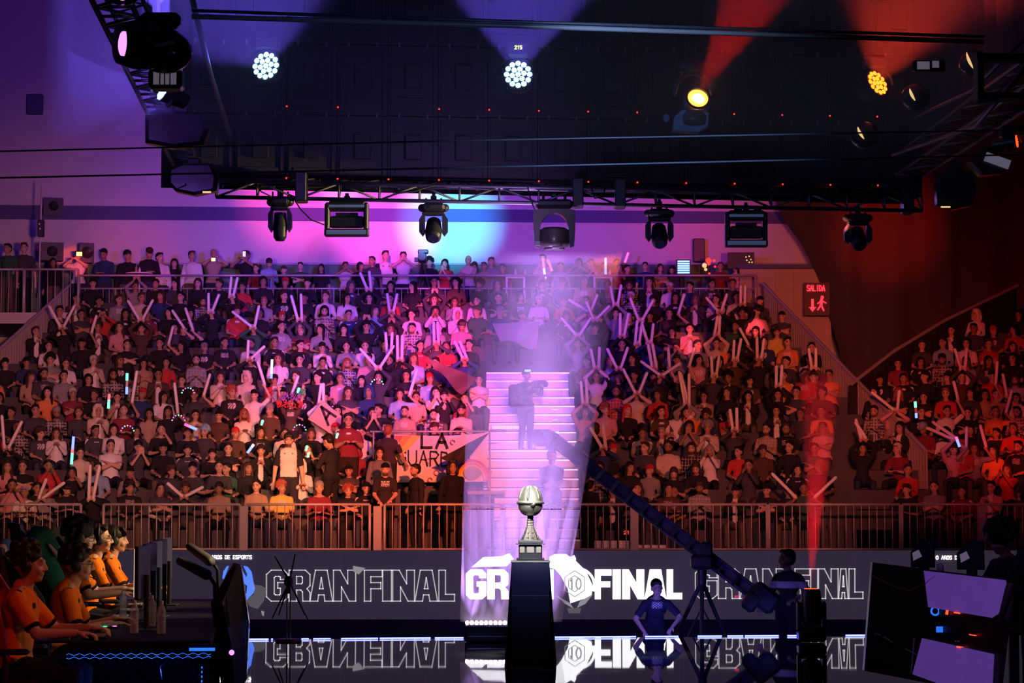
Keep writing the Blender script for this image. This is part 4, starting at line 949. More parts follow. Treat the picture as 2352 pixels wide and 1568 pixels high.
for i in range(6):
    a = PI * 2 * i / 6 + .3; b = MB(); b.tube([V((math.cos(a) * r * 1.01, math.sin(a) * r * 1.01, z)) for r, z in [(.127, .62), (.12, .665), (.102, .722), (.08, .762), (.047, .787)]], [.004, .014, .013, .01, .004], 8); b.build('fin', 'silver', t, True)
# moving head lamp standing on the stage edge
def floor_head(px, py0, py1, Y, label, beam=True):
    z1 = at(px, py0, Y).z; x_ = X(px, Y); t = thing('moving_head_light', label, 'stage light', (x_, Y, 0)); h = z1
    b = MB(); b.box((0, 0, .08), (.34, .3, .14), bev=.03); b.build('base', 'black_plastic', t)
    b = MB()
    for s in (1, -1): b.box((s * .155, 0, .32), (.05, .14, .36), bev=.02)
    b.box((0, 0, .17), (.3, .14, .05), bev=.02); b.build('yoke', 'black_plastic', t)
    b = MB(); o = b.lathe([(.06, .2), (.11, .22), (.13, .3), (.13, .5), (.115, h - .03), (.1, h)], 24).build('lamp_head', 'black_plastic', t); smooth_angle(o)
    MB().cone((0, 0, h), (0, 0, h + .006), .085, n=20).build('lens', 'red_led', t)
    return (x_, Y, h)
RB_POS = floor_head(1860, 1352, 0, 30.6, 'upright moving head lamp on the stage floor firing a red beam')
# thin stand with crossing rods, left
Y = 30.9; x_ = X(665, Y); t = thing('antenna_stand', 'spindly stand with crossing rods before the outlined GRAN lettering', 'stand', (x_, Y, 0)); c = at(665, 1335, Y) - V((x_, Y, 0))
mk('brass', (.35, .22, .12), .35, .9)
for a, r, nm in ((-.018, .008, 'pole'), (.022, .008, 'pole')): MB().cone((a, 0, .03), (a, 0, c.z), r, n=8).build(nm, 'brass', t)
MB().cone((0, 0, 0), (0, 0, .03), .17, .15, 24).build('base_plate', 'black_metal', t); b = MB(); b.ell((0, 0, c.z), (.06, .05, .07)); b.cone((0, 0, c.z - .15), (0, 0, c.z), .03); b.build('hub', 'black_plastic', t)
for (px, py) in ((631, 1277), (678, 1272), (625, 1420), (640, 1412), (708, 1424), (700, 1412)):
    q = at(px, py, Y - .1 * (py > 1300)) - V((x_, Y, 0)); MB().cone(c, q, .012, .008, 8).build('rod', 'black_metal', t)
# crane
Y = 33.3; mk('crane_blue', (.03, .035, .09), .5, .3)
pt_ = at(1612, 1290, Y); t = thing('camera_crane', 'long dark camera crane boom slanting down from the stairs to its operator', 'crane', (pt_.x, Y, GZ)); O = V(t.location)
A = at(1262, 1002, Y + 1.6) - O; B_ = at(1745, 1372, Y - .3) - O
d = (B_ - A).normalized(); sd = V((0, 1, 0)); up = d.cross(sd).normalized() * .075; b = MB()
for q in (1, -1):
    for w in (.06, -.06): b.cone(A + up * q + sd * w, B_ + up * q + sd * w, .022, n=8)
b.prism([A + up, B_ + up, B_ - up, A - up], sd * .1); b.build('boom', 'crane_blue', t)
for i in range(14): q = A.lerp(B_, (i + .5) / 14); MB().box(q + V((0, -.08, 0)), (.05, .03, .19), (0, math.atan2(-d.z, d.x) * -1 * -1, 0)).build('boom_collar', 'black_metal', t)
b = MB(); b.box(A + V((-.1, 0, -.02)), (.3, .26, .24), bev=.04); b.cone(A + V((-.1, -.1, 0)), A + V((-.16, -.34, .02)), .06, .07, 14); b.ell(A + V((.05, 0, -.1)), .12); b.build('camera_head', 'black_plastic', t)
b = MB(); b.box(B_ + V((.05, 0, 0)), (.4, .3, .3), (0, .65, 0), .05); b.box(B_ + V((-.12, 0, -.05)), (.2, .34, .26), (0, .65, 0), .04); b.build('counterweight', 'black_metal', t)
mt = pt_ - O
b = MB(); b.box(mt + V((0, 0, 0)), (.3, .25, .2), bev=.04); b.cone(mt, mt - V((0, 0, .3)), .07, .06, 14); b.box(mt + V((.06, 0, .17)), (.16, .2, .2), bev=.03); b.build('pan_head', 'black_metal', t)
for (px, py) in ((1556, 1452), (1662, 1452), (1612, 1455)):
    q = at(px, py, Y - (.35 if px == 1612 else -.1)) - O; top = mt - V((0, 0, .25)); e = top + (q - top) * ((top.z) / (top.z - q.z)); b = MB(); b.cone(top, e, .03, .022, 10); b.ell(e + V((0, 0, .02)), .04); b.build('leg', 'black_metal', t)
b = MB(); [b.cone(mt - V((0, 0, .6)), V((s * .26, -.02, .55)), .012) for s in (1, -1)]; b.build('spreader', 'black_metal', t)
mk('tally', (.4, .0, .1), .5, emit=(1, .05, .2), es=.5); MB().box(B_ + V((-.32, -.14, .02)), (.05, .02, .03)).build('tally_light', 'tally', t)
# ================================================================ gaming desks and players
mk('desk_black', (.008, .008, .009), .75, spec=.2); mk('jersey', (.9, .25, .02), .8)
mk('blue_led', (.05, .2, 1), .3, emit=(.03, .2, 1), es=1.1); mk('monitor_dark', (.02, .02, .028), .5); mk('monitor_glow', (.3, .3, .4), .4, emit=(.9, .62, .42), es=1.2)
mk('mesh_blue_lit', (.02, .05, .3), .4, .5); mk('lav', (.3, .2, .6), .2)  # mesh colour carries the blue LED light in its base colour
DA = V((-2.0, 16.6, 0)); DB = V((-2.78, 24.2, 0)); DU = (DB - DA).normalized(); DV = V((-DU.y, DU.x, 0))   # DV points left, to the players
DH = .76; DW = .95
def dk(u, v, z): return DA + DU * u + DV * v + V((0, 0, z))
rzd = math.atan2(DU.y, DU.x) - PI / 2
LD = (DB - DA).length
t = thing('gaming_desk', 'long dark gaming desk in front of the orange-shirted players', 'desk', dk(0, 0, 0), rzd)
b = MB(); b.box((-DW / 2, LD / 2, DH - .02), (DW, LD, .05), bev=.01); b.build('desk_top', 'desk_black', t)
for u in (.05, 1.9, 3.8, 5.7, LD - .05): b = MB(); b.box((-DW / 2, u, DH / 2 - .03), (DW - .1, .05, DH - .06)); b.build('side_panel', 'desk_black', t) if u > 1 else None
b = MB(); b.box((-DW / 2, .08, .09), (DW - .05, .3, .12)); b.build('footrest', 'desk_black', t)
# lit mesh end of the desk facing the viewer
b = MB()
for (c, s_) in (((-DW / 2, 0, DH - .06), (DW, .03, .018)),): b.box(c, s_)
b.build('light_strip', 'blue_led', t) if False else None
b = MB(); z0_ = .02; z1_ = DH - .07; n = 14
def wave(z, ph, y): return [V((-DW + DW * i / (n * 4), y, z + .007 * math.sin(i * PI / 2 + ph))) for i in range(n * 4 + 1)]
for k in range(2): b.tube(wave(z1_ - .01 - k * .022, k * PI, -.01), .0016, 5)
b.build('mesh_edge', 'blue_led', t)
mm = MB()
for i in range(-12, 30):
    x0 = -DW + i * .04
    for sg in (1, -1):
        xs = x0 if sg > 0 else x0 + .0; a = V((xs, 0, z0_)); c_ = V((xs + sg * (z1_ - z0_) * .6, 0, z1_))
        def clip(p, q):
            lo, hi = 0., 1.
            for (w0, lim) in ((-DW, 1), (0, -1)):
                pa_, pb_ = p.x - w0, q.x - w0
                if lim < 0: pa_, pb_ = -pa_, -pb_
                if pa_ < 0 and pb_ < 0: return None
                if pa_ < 0: lo = max(lo, pa_ / (pa_ - pb_))
                if pb_ < 0: hi = min(hi, pa_ / (pa_ - pb_))
            return (p.lerp(q, lo), p.lerp(q, hi)) if hi > lo else None
        r = clip(a, c_)
        if r: mm.cone(r[0], r[1], .0012, n=4, caps=False)
tag(mm.build('wire_mesh', 'mesh_blue_lit', t))
for x_ in (-DW + .01, -.06): b = MB(); [b.box((x_, -.008, z0_ + .03 + i * .03), (.008, .01, .014)) for i in range(11 if x_ < -.5 else 19)]; b.build('light_strip', 'blue_led', t)
b = MB(); b.box((-.06, -.01, z1_ + .02), (.17, .02, .02)); b.build('light_strip', 'blue_led', t)
tag(MB().tube([V((-.3, .2, .6)), V((-.33, .2, .62)), V((-.36, .22, .58)), V((-.35, .25, .5))], .012, 6).build('headphone_hook', 'mesh_blue_lit', None, True, dk(0, 0, 0)), 'small blue-lit hook hanging under the desk end', 'hook')
b = MB(); b.box((0, 0, 0), (.45, .4, .3), bev=.02); tag(b.build('computer_case', 'desk_black', loc=dk(.45, .35, .17)), 'dark computer case standing behind the blue wire mesh', 'computer')
# end shield of the desk
t = thing('desk_shield', 'tall slanted dark shield panel with a reddish top at the desk end', 'panel', at(520, 1566, 18.6)); O = V(t.location)
def sh_(pts, Ys, m, nm, th=(0, .05, 0)): b = MB(); b.prism([at(px, py, Yy) - O for (px, py), Yy in zip(pts, Ys)], th); return b.build(nm, m, t)
mk('shield_red', (.3, .06, .08), .5); mk('shield_grey', (.12, .11, .14), .25, coat=.3)
sh_([(536, 1292), (553, 1296), (508, 1385), (484, 1384)], [18.6] * 4, 'shield_red', 'top_panel'); sh_([(484, 1384), (510, 1386), (560, 1566), (510, 1590)], [18.6] * 4, 'desk_black', 'lower_panel')
sh_([(544, 1296), (553, 1300), (572, 1430), (566, 1560), (540, 1600), (532, 1480), (512, 1400), (520, 1360)], [18.55] * 4 + [18.5] * 4, 'shield_grey', 'glossy_panel', (0, .06, 0))
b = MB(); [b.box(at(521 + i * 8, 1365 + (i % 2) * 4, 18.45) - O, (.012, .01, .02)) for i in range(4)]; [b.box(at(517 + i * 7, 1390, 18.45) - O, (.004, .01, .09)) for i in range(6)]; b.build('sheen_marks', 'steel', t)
tag(MB().ell((0, 0, 0), (.02, .02, .02)).build('indicator_lamp', 'violet_lens', loc=at(532, 1498, 18.3)), 'tiny violet lamp glowing low on the desk shield', 'lamp')
# players: (head px, head py, Y, hair, glasses, lean, skin, yaw)
SK = (.62, .36, .24)
def dress(h, t, skin, shirt, tr, hair, extra='black_plastic'):
    for k, c in (('body', skin), ('shirt', shirt), ('trousers', tr), ('hair', hair)):
        if h.get(k): o = link(k, h[k], t); o.color = (*c, 1)
    for k in ('glasses', 'headset', 'microphone'):
        if k in h: h[k].build(k, extra, t, k != 'glasses')
PL = [(72, 1297, 16.9, 'curly', False, .12, 'seated person in an orange jersey, dark wavy hair and headset, beside the red chair', 1.02, 1, .03),
      (182, 1297, 18.9, 'curly', True, .3, 'seated person in an orange jersey and glasses leaning forward with a headset microphone', 1.0, 2, .05),
      (188, 1235, 20.6, 'curly', True, .16, 'person in an orange jersey with big curly hair, behind the one leaning forward', 1.12, 3, .1),
      (232, 1238, 22.2, 'short', True, .2, 'person in an orange jersey and glasses, second from the far end', 1.0, 4, 0),
      (268, 1240, 23.6, 'bangs', False, .16, 'person in an orange jersey with straight bangs at the far end of the desk', 1.05, 5, 0)]
SEAT = []
for i, (px, py, Y, hair, gl, lean, lab, hs, sd_, pt0) in enumerate(PL):
    hp = at(px, py, Y)
    a = .16; h = make_human(voxel=.0068, lean=lean, lhand=(.16, -.47, .80), rhand=(-.2, -.45, .78), lhint=(.6, .6, -.8), rhint=(-.6, .6, -.8), hair=hair, glasses=gl, headset=True, jersey='team', pitch=pt0, seed=sd_, curl=.55, lfinger=(0, -1, -.1), rfinger=(0, -1, -.1), hairscale=hs * .97, collar=True)
    rz = PI / 2 + (rzd) + (-.12 if i == 0 else 0) + (.05 if i > 2 else 0)
    off = Matrix.Rotation(rz, 3, 'Z') @ h['key']['head']
    base = V((hp.x - off.x, hp.y - off.y, hp.z - h['key']['head'].z)); SEAT.append((base, rz))
    t = thing('person', lab, 'person', base, rz); dress(h, t, SK, (.95, .22, .015), (.02, .02, .03), (.022, .014, .01))
# gaming chairs
mk('chair_red', (.45, .02, .02), .6, bump=.1); mk('chair_black', (.02, .02, .022), .5)
for i, (base, rz) in enumerate(SEAT):
    t = thing('gaming_chair', ['gaming chair with a tall red back at the left frame edge', 'black gaming chair behind the person leaning forward', 'black gaming chair under the curly-haired person third along the desk', 'black gaming chair second from the far end of the desk', 'black gaming chair at the far end of the desk'][i], 'chair', (base.x, base.y, 0), rz)
    z = base.z; m_ = 'chair_red' if i == 0 else 'chair_black'; bk = .1 if i == 0 else .15
    b = MB(); b.box((0, -.02, .42 + z), (.5, .5, .1), bev=.04); b.build('seat', 'chair_black', t)
    b = MB(); b.prism([(-.2, bk, .45 + z), (.2, bk, .45 + z), (.27, bk + .12, .85 + z), (.25, bk + .18, 1.1 + z), (.15, bk + .22, 1.34 + z), (-.15, bk + .22, 1.34 + z), (-.25, bk + .18, 1.1 + z), (-.27, bk + .12, .85 + z)], (0, .09, .02))
    for s in (1, -1): b.prism([(s * .22, bk, .5 + z), (s * .27, bk - .13, .6 + z), (s * .29, bk - .06, .95 + z), (s * .26, bk + .1, 1.2 + z), (s * .2, bk + .2, 1.3 + z), (s * .22, bk + .24, 1.0 + z)], (s * .04, 0, 0))
    b.build('backrest', m_, t)
    for s in (1, -1): b = MB(); b.box((s * .29, -.02, .66 + z), (.07, .28, .04), bev=.015); b.cone((s * .29, 0, .45 + z), (s * .29, 0, .65 + z), .02); b.build('armrest', 'chair_black', t)
    b = MB(); b.cone((0, 0, .08), (0, 0, .4 + z), .03); b.build('gas_lift', 'black_metal', t)
    b = MB(); [b.cone((0, 0, .1), (math.cos(a) * .3, math.sin(a) * .3, .06), .03, .02) for a in [2 * PI * k / 5 for k in range(5)]]; [b.ell((math.cos(a) * .3, math.sin(a) * .3, .035), .032) for a in [2 * PI * k / 5 for k in range(5)]]; b.build('wheel_base', 'black_metal', t)
# plush hood hanging on a chair
mk('green_plush', (.02, .22, .14), .9, bump=.3); mk('white_plush', (.75, .72, .65), .9); mk('blue_plush', (.1, .3, .6), .8)
p = at(92, 1245, 19.6); t = thing('plush_hood', 'green hooded plush with a pale trim between two players', 'plush', p)
b = MB(); b.ell((-.02, 0, .0), (.1, .1, .13)); b.caps((.03, 0, .06), .07, (.12, .02, -.1), .06); b.caps((.0, 0, -.05), .09, (.1, .02, -.3), .1); link('hood', remeshed(b, .012, 3), t).data.materials.append(M['green_plush'])
b = MB(); b.caps((.085, -.07, -.02), .012, (.15, -.07, -.1), .02); b.build('trim', 'white_plush', t, True)
p = at(12, 1262, 19); t = thing('plush_ball', 'blue and white ball at the left edge above the red chair', 'ball', p); MB().ell((0, 0, 0), (.07, .07, .085)).build('ball_body', 'blue_plush', t, True); MB().ell((-.01, -.045, .0), (.045, .04, .05)).build('patch', 'white_plush', t, True)
# monitors seen edge on, with their stands
for i, u in enumerate((1.4, 2.6, 3.7, 4.9, 6.1)):
    t = thing('monitor', ['nearest monitor on the players desk, seen edge on', 'second nearest monitor on the players desk', 'middle monitor on the players desk', 'second farthest monitor on the players desk', 'farthest monitor on the players desk'][i], 'monitor', dk(u, .52, DH + .005), rzd - .1)
    b = MB(); b.box((0, 0, .42), (.03, .6, .38), bev=.008); b.build('screen_housing', 'monitor_dark', t)
    b = MB(); b.box((-.018, 0, .42), (.004, .57, .34)); b.build('screen', 'monitor_glow', t)
    b = MB(); b.cone((.03, 0, .01), (.03, 0, .4), .018); b.build('stand', 'monitor_dark', t)
    b = MB(); b.box((.02, 0, .006), (.18, .26, .012), bev=.004); b.build('foot', 'monitor_dark', t)
# padded camera arms over the desk
mk('pad_olive', (.16, .13, .09), .6)
for i, (a, c, Y) in enumerate((((436, 1255), (486, 1287), 21), ((414, 1288), (478, 1318), 20))):
    p = at(*a, Y); q = at(*c, Y - .2) - p; t = thing('padded_arm', ['upper padded olive arm tilted over the desk end', 'lower padded olive arm tilted over the desk end'][i], 'arm', p)
    b = MB(); b.caps((0, 0, 0), .035, q, .045); b.v = [V((v.x, v.y * 1.6, v.z)) for v in b.v]; link('pad', remeshed(b, .008, 2), t).data.materials.append(M['pad_olive'])
    b = MB(); b.tube([q, q + V((.05, .02, -.08)), q + V((.06, .02, -.35)), V((q.x + .05, .03, DH - p.z + .03))], .016, 8); b.build('bracket', 'black_metal', t, True)
    b = MB(); b.tube([q * .3 + V((0, -.07, -.01)), q * .5 + V((0, -.085, -.012)), q * .75 + V((0, -.08, -.005))], .004, 5); b.build('piping', 'steel', t, True)
# bottles, keyboards, mice
def glassy():
    m = bpy.data.materials.new('clear_plastic'); m.use_nodes = True; b = m.node_tree.nodes['Principled BSDF']
    b.inputs['Base Color'].default_value = (.8, .85, .95, 1); b.inputs['Roughness'].default_value = .08; b.inputs['Alpha'].default_value = .34; b.inputs['Specular IOR Level'].default_value = 1
    return m
M['clear'] = glassy()
for i, (px, py, Y) in enumerate(((313, 1420, 17.6), (353, 1412, 18.6), (375, 1428, 17.5), (287, 1385, 19.6))):
    p = V((X(px, Y), Y, DH + .005)); h = .23
    t = thing('water_bottle', ['clear ribbed water bottle nearest the edge of the desk, left one', 'clear water bottle behind the front pair on the desk', 'clear water bottle catching orange light, right one of the front pair', 'small clear water bottle near the second player hands'][i], 'bottle', p)
    pr = [(.028, 0), (.032, .008)]
    for k in range(8): z = .02 + k * .017; pr += [(.032, z), (.029, z + .006), (.032, z + .012)]
    pr += [(.031, .165), (.022, .19), (.013, .205), (.012, h - .015)]; MB().lathe(pr, 18).build('bottle_body', 'clear', t, True)
    MB().lathe([(.014, h - .022), (.014, h), (.012, h + .002)], 14).build('cap', 'white_paint', t)
mk('key_green', (.1, .9, .3), .5, emit=(.05, 1, .3), es=1.6); mk('key_pink', (1, .3, .6), .5, emit=(1, .2, .6), es=1.2)
for i, u in enumerate((.4, 1.9, 3.3, 4.6, 5.8)):
    t = thing('keyboard', ['keyboard under the hands of the nearest player', 'keyboard with green and pink lit keys on the dark desk', 'keyboard in front of the third player', 'keyboard in front of the fourth player', 'keyboard at the far end of the desk'][i], 'keyboard', dk(u, .78, DH + .012), rzd)
    b = MB(); b.box((0, 0, 0), (.15, .4, .024), bev=.005); b.build('case', 'desk_black', t)
    b = MB(); [b.box((-.05 + r * .025, -.18 + c_ * .024, .016), (.018, .018, .012)) for r in range(5) for c_ in range(16)]; b.build('keys', 'grey_plastic', t)
    if i == 1: b = MB(); [b.box((x_, -.205, .012), (.03, .006, .006)) for x_ in (-.06, -.02)]; b.build('key_light', 'key_green', t); b = MB(); b.box((.05, -.205, .014), (.03, .006, .006)); b.build('key_light', 'key_pink', t)
    m_ = thing('computer_mouse', ['mouse beside the nearest player keyboard', 'mouse beside the lit keyboard', 'mouse beside the third keyboard', 'mouse beside the fourth keyboard', 'mouse at the far end of the desk'][i], 'mouse', dk(u + .38, .78, DH + .006), rzd); b = MB(); b.ell((0, 0, .015), (.055, .03, .02)); b.build('shell', 'desk_black', m_, True); b = MB(); b.box((-.02, 0, .034), (.02, .006, .006)); b.build('wheel', 'steel', m_)
# ---------------------------------------------------------------- right-hand desk
YR = 22.0; t = thing('gaming_desk', 'angled glossy gaming desk with lavender panels at the lower right', 'desk', (X(2150, YR), YR, 0)); O = V(t.location)
def poly3(pts, Ys, m, nm, th): b = MB(); b.prism([at(px, py, Yy) - O for (px, py), Yy in zip(pts, Ys)], th); return b.build(nm, m, t)
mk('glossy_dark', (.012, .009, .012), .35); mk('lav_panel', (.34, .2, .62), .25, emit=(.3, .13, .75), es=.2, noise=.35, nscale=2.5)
Yl, Yr = 22.6, 20.8
def yy(px): return Yl + (Yr - Yl) * (px - 2000) / 340
def face(pts, m, nm, th=(0, .06, 0), o=0): return poly3(pts, [yy(p[0]) - o for p in pts], m, nm, th)
face([(2004, 1291), (2332, 1332), (2300, 1600), (1985, 1540)], 'glossy_dark', 'front_panel', (0, .12, 0))
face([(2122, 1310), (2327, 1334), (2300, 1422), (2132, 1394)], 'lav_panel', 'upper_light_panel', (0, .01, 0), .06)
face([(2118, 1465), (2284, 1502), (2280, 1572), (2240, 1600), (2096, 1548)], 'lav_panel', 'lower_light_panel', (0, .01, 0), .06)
face([(2099, 1464), (2102, 1464), (2094, 1546), (2091, 1546)], 'steel', 'corner_edge', (0, .01, 0), .06)
b = MB()
for a, c in zip([(2000, 1320), (2050, 1345), (2090, 1356), (2125, 1340)], [(2050, 1345), (2090, 1356), (2125, 1340), (2160, 1312)]):
    b.cone(at(*a, yy(a[0]) - .06) - O, at(*c, yy(c[0]) - .06) - O, .004, n=5)
b.build('curved_trim', 'shield_red', t)
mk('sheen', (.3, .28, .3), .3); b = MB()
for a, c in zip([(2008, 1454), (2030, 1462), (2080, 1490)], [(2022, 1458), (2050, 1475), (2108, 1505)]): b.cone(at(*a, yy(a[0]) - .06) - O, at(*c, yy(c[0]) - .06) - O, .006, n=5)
b.build('edge_sheen', 'sheen', t)  # pale strokes drawn as sheen along the panel edge
mk('blue_icon', (.05, .2, .8), .5, emit=(.03, .22, 1), es=.8)
b = MB(); c = at(2148, 1403, yy(2148) - .07) - O; b.tube([c + V((.034 * math.cos(a), 0, .034 * math.sin(a))) for a in [2.2 + 5. * i / 14 for i in range(15)]], .009, 6); b.build('ring_icon', 'blue_icon', t)
b = MB(); c = at(2158, 1445, yy(2158) - .07) - O; b.box(c, (.06, .01, .05), bev=.004); b.build('square_icon', 'blue_icon', t)
for (px, py, w, h) in ((2175, 1406, 6, 10), (2198, 1407, 14, 3), (2205, 1486, 15, 4), (2234, 1458, 16, 2)): b = MB(); b.box(at(px, py, yy(px) - .07) - O, (w / 265, .01, h / 265), (0, .15, 0)); b.build('indicator', 'red_led', t)
b = MB(); [b.box(at(px, 1472, yy(px) - .07) - O, (.012, .01, .008)) for px in (2195, 2201)]; b.build('indicator', 'sticker', t)
# things on the right desk
for (px, py, w, h, Y, lab) in ((2118, 1272, 54, 62, 22.4, 'dark monitor seen from behind on the right desk, left one'), (2228, 1275, 62, 66, 21.6, 'dark monitor seen from behind on the right desk, right one')):
    p = at(px, py + h / 2, Y); s_ = ppm(Y); t2 = thing('monitor', lab, 'monitor', (p.x, p.y, p.z), -.5)
    b = MB(); b.prism([(-w / 2 / s_, 0, 0), (w / 2 / s_, 0, 0), (w / 2 / s_ * .95, 0, h / s_), (-w / 2 / s_ * .2, 0, h / s_), (-w / 2 / s_ * 1.02, 0, h / s_ * .55)], (0, .05, 0)); b.build('housing', 'glossy_dark', t2)
    b = MB(); b.prism([(-.08, -.004, .06), (-.0, -.004, .1), (-.03, -.004, .16), (-.09, -.004, .13)], (0, .003, 0)); b.build('highlight_patch', 'display', t2)  # highlight on the housing drawn as a faintly glowing patch
    b = MB(); b.box((0, .05, -.06), (.08, .06, .14)); b.build('stand', 'black_metal', t2)
t2 = thing('mug', 'small pale domed object on the right desk between the monitors', 'mug', at(2160, 1312, 21.8)); MB().lathe([(.03, 0), (.032, .05), (.02, .068), (.006, .072)], 16).build('mug_body', 'grey_plastic', t2, True)
# dark figure with voluminous hair at the right desk
hp = at(2302, 1240, 23.2); h = make_human(voxel=.009, lean=.15, hair='curly', hairscale=1.32, yaw=.0, pitch=.35, sleeves='long', seed=9, lhand=(.15, -.4, .8), rhand=(-.15, -.4, .8), lhint=(.6, .6, -.8), rhint=(-.6, .6, -.8))
rz = -PI / 2 + .5; off = Matrix.Rotation(rz, 3, 'Z') @ h['key']['head']; t2 = thing('person', 'person with big dark hair and dark long sleeves bowed over the right desk', 'person', (hp.x - off.x, hp.y - off.y, hp.z - off.z), rz); dress(h, t2, (.25, .13, .1), (.012, .012, .018), (.01, .01, .012), (.008, .006, .006))
b = thing('gaming_chair', 'dark chair under the person bowed over the right desk', 'chair', (t2.location.x, t2.location.y, 0), rz); q = MB(); q.box((0, 0, .42 + t2.location.z), (.5, .5, .1), bev=.03); q.build('seat', 'chair_black', b); q = MB(); q.box((0, .26, .8 + t2.location.z), (.46, .08, .7), bev=.03); q.build('backrest', 'chair_black', b); q = MB(); q.cone((0, 0, 0), (0, 0, .4 + t2.location.z), .05); q.build('pedestal', 'black_metal', b)
hp = at(2378, 1330, 19.5); h = make_human(voxel=.011, seated=False, sleeves='short', hair='short', seed=4, lhand=(.3, -.2, .95), rhand=(-.3, -.25, .9))
off = Matrix.Rotation(-.3, 3, 'Z') @ h['key']['head']; t2 = thing('person', 'dark silhouetted person cut off by the right frame edge', 'person', (hp.x - off.x + .05, hp.y, 0), -.3); t2.scale = (1, 1, max(.6, (hp.z + .25) / 1.62)); t2.scale = (1., 1., .9); dress(h, t2, (.1, .06, .05), (.012, .012, .014), (.01, .01, .012), (.008, .006, .006))
# crew behind the stage
def place(h, head_px, Y, rz, lab, cols, gz=None, nm='person', extra='black_plastic'):
    hp = at(*head_px, Y); off = Matrix.Rotation(rz, 3, 'Z') @ h['key']['head']
    z = hp.z - h['key']['head'].z if gz is None else gz; s = 1. if gz is None else (hp.z - gz) / h['key']['head'].z
    t = thing(nm, lab, 'person', (hp.x - off.x * s, hp.y - off.y * s, z), rz); t.scale = (s, s, s); dress(h, t, *cols, extra); return t
h = make_human(voxel=.009, seated=False, lean=.62, pitch=.25, lhand=(.2, -.5, .95), rhand=(-.22, -.45, .88), lhint=(1, .3, 0), rhint=(-1, .3, 0), jersey='print', hair='short', seed=3, roll=-.1, curl=.8)
CREW1 = place(h, (1510, 1350), 32.9, .1, 'crew member in a black printed T-shirt bending forward behind the stage edge', ((.55, .32, .26), (.02, .02, .05), (.015, .015, .03), (.015, .012, .012)), GZ)
h = make_human(voxel=.009, seated=False, lhand=(.34, -.3, 1.12), rhand=(-.12, -.38, 1.02), lhint=(.8, .4, -.6), rhint=(-.8, .4, -.6), jersey='band', hair='short', seed=6, yaw=-.4)
place(h, (1805, 1285), 34., -.75, 'crane operator in a black T-shirt with a pale stripe gripping the boom end', ((.5, .3, .24), (.025, .022, .035), (.02, .018, .035), (.02, .012, .012)), GZ)
# ================================================================ the crowd
RC = random.Random(21)
BLK = (.022, .021, .026)
COLS = [('black', BLK, 46), ('charcoal', (.06, .06, .07), 14), ('dark brown', (.09, .055, .04), 6), ('white', (.72, .7, .68), 9), ('cream', (.6, .52, .4), 5), ('grey', (.26, .26, .27), 8), ('maroon', (.22, .03, .05), 5),
        ('red', (.5, .05, .05), 5), ('navy', (.03, .05, .14), 7), ('dark green', (.04, .12, .07), 3), ('tan', (.4, .28, .2), 4), ('pink', (.6, .3, .34), 3), ('light blue', (.25, .38, .55), 2), ('orange', (.7, .25, .08), 2), ('yellow', (.65, .5, .12), 1)]
CD = {c[0]: c[1] for c in COLS}
SKINS = [(.5, .29, .2), (.42, .24, .16), (.58, .36, .26), (.36, .2, .13), (.62, .4, .3)]
HCOL = {'black': (.014, .011, .01), 'brown': (.05, .028, .018), 'red': (.55, .03, .03), 'blue': (.25, .5, .6), 'grey': (.25, .25, .25), 'white': (.6, .58, .55), 'lavender': (.5, .42, .6), 'auburn': (.28, .08, .04)}
def wcol():
    r = RC.uniform(0, sum(c[2] for c in COLS))
    for c in COLS:
        r -= c[2]
        if r <= 0: return c[0]
    return 'black'
HAIRS = ['short', 'bangs', 'curly', 'long', 'bob', 'cap', 'beanie', 'hood']
KEYS = ('body', 'shirt', 'trousers')
def protoset(cfgs, voxel, hairs=HAIRS):
    out = []
    for c in cfgs:
        c = dict(c); names = c.pop('names'); h = make_human(voxel=voxel, **c); hh = {c.get('hair', 'short'): h['hair']}
        out.append({'m': h, 'key': h['key'], 'names': names, 'hairs': hh, 'cfg': c, 'H': h['H'], 'HR': h['HR'], 'voxel': voxel})
    return out
def hair_of(p, kind):
    if kind not in p['hairs']: p['hairs'][kind] = make_hair(p['H'], p['HR'], kind, p['voxel'], hash_(kind), False, 1.)
    return p['hairs'][kind]
def hash_(s): return sum(ord(c) for c in s) % 17
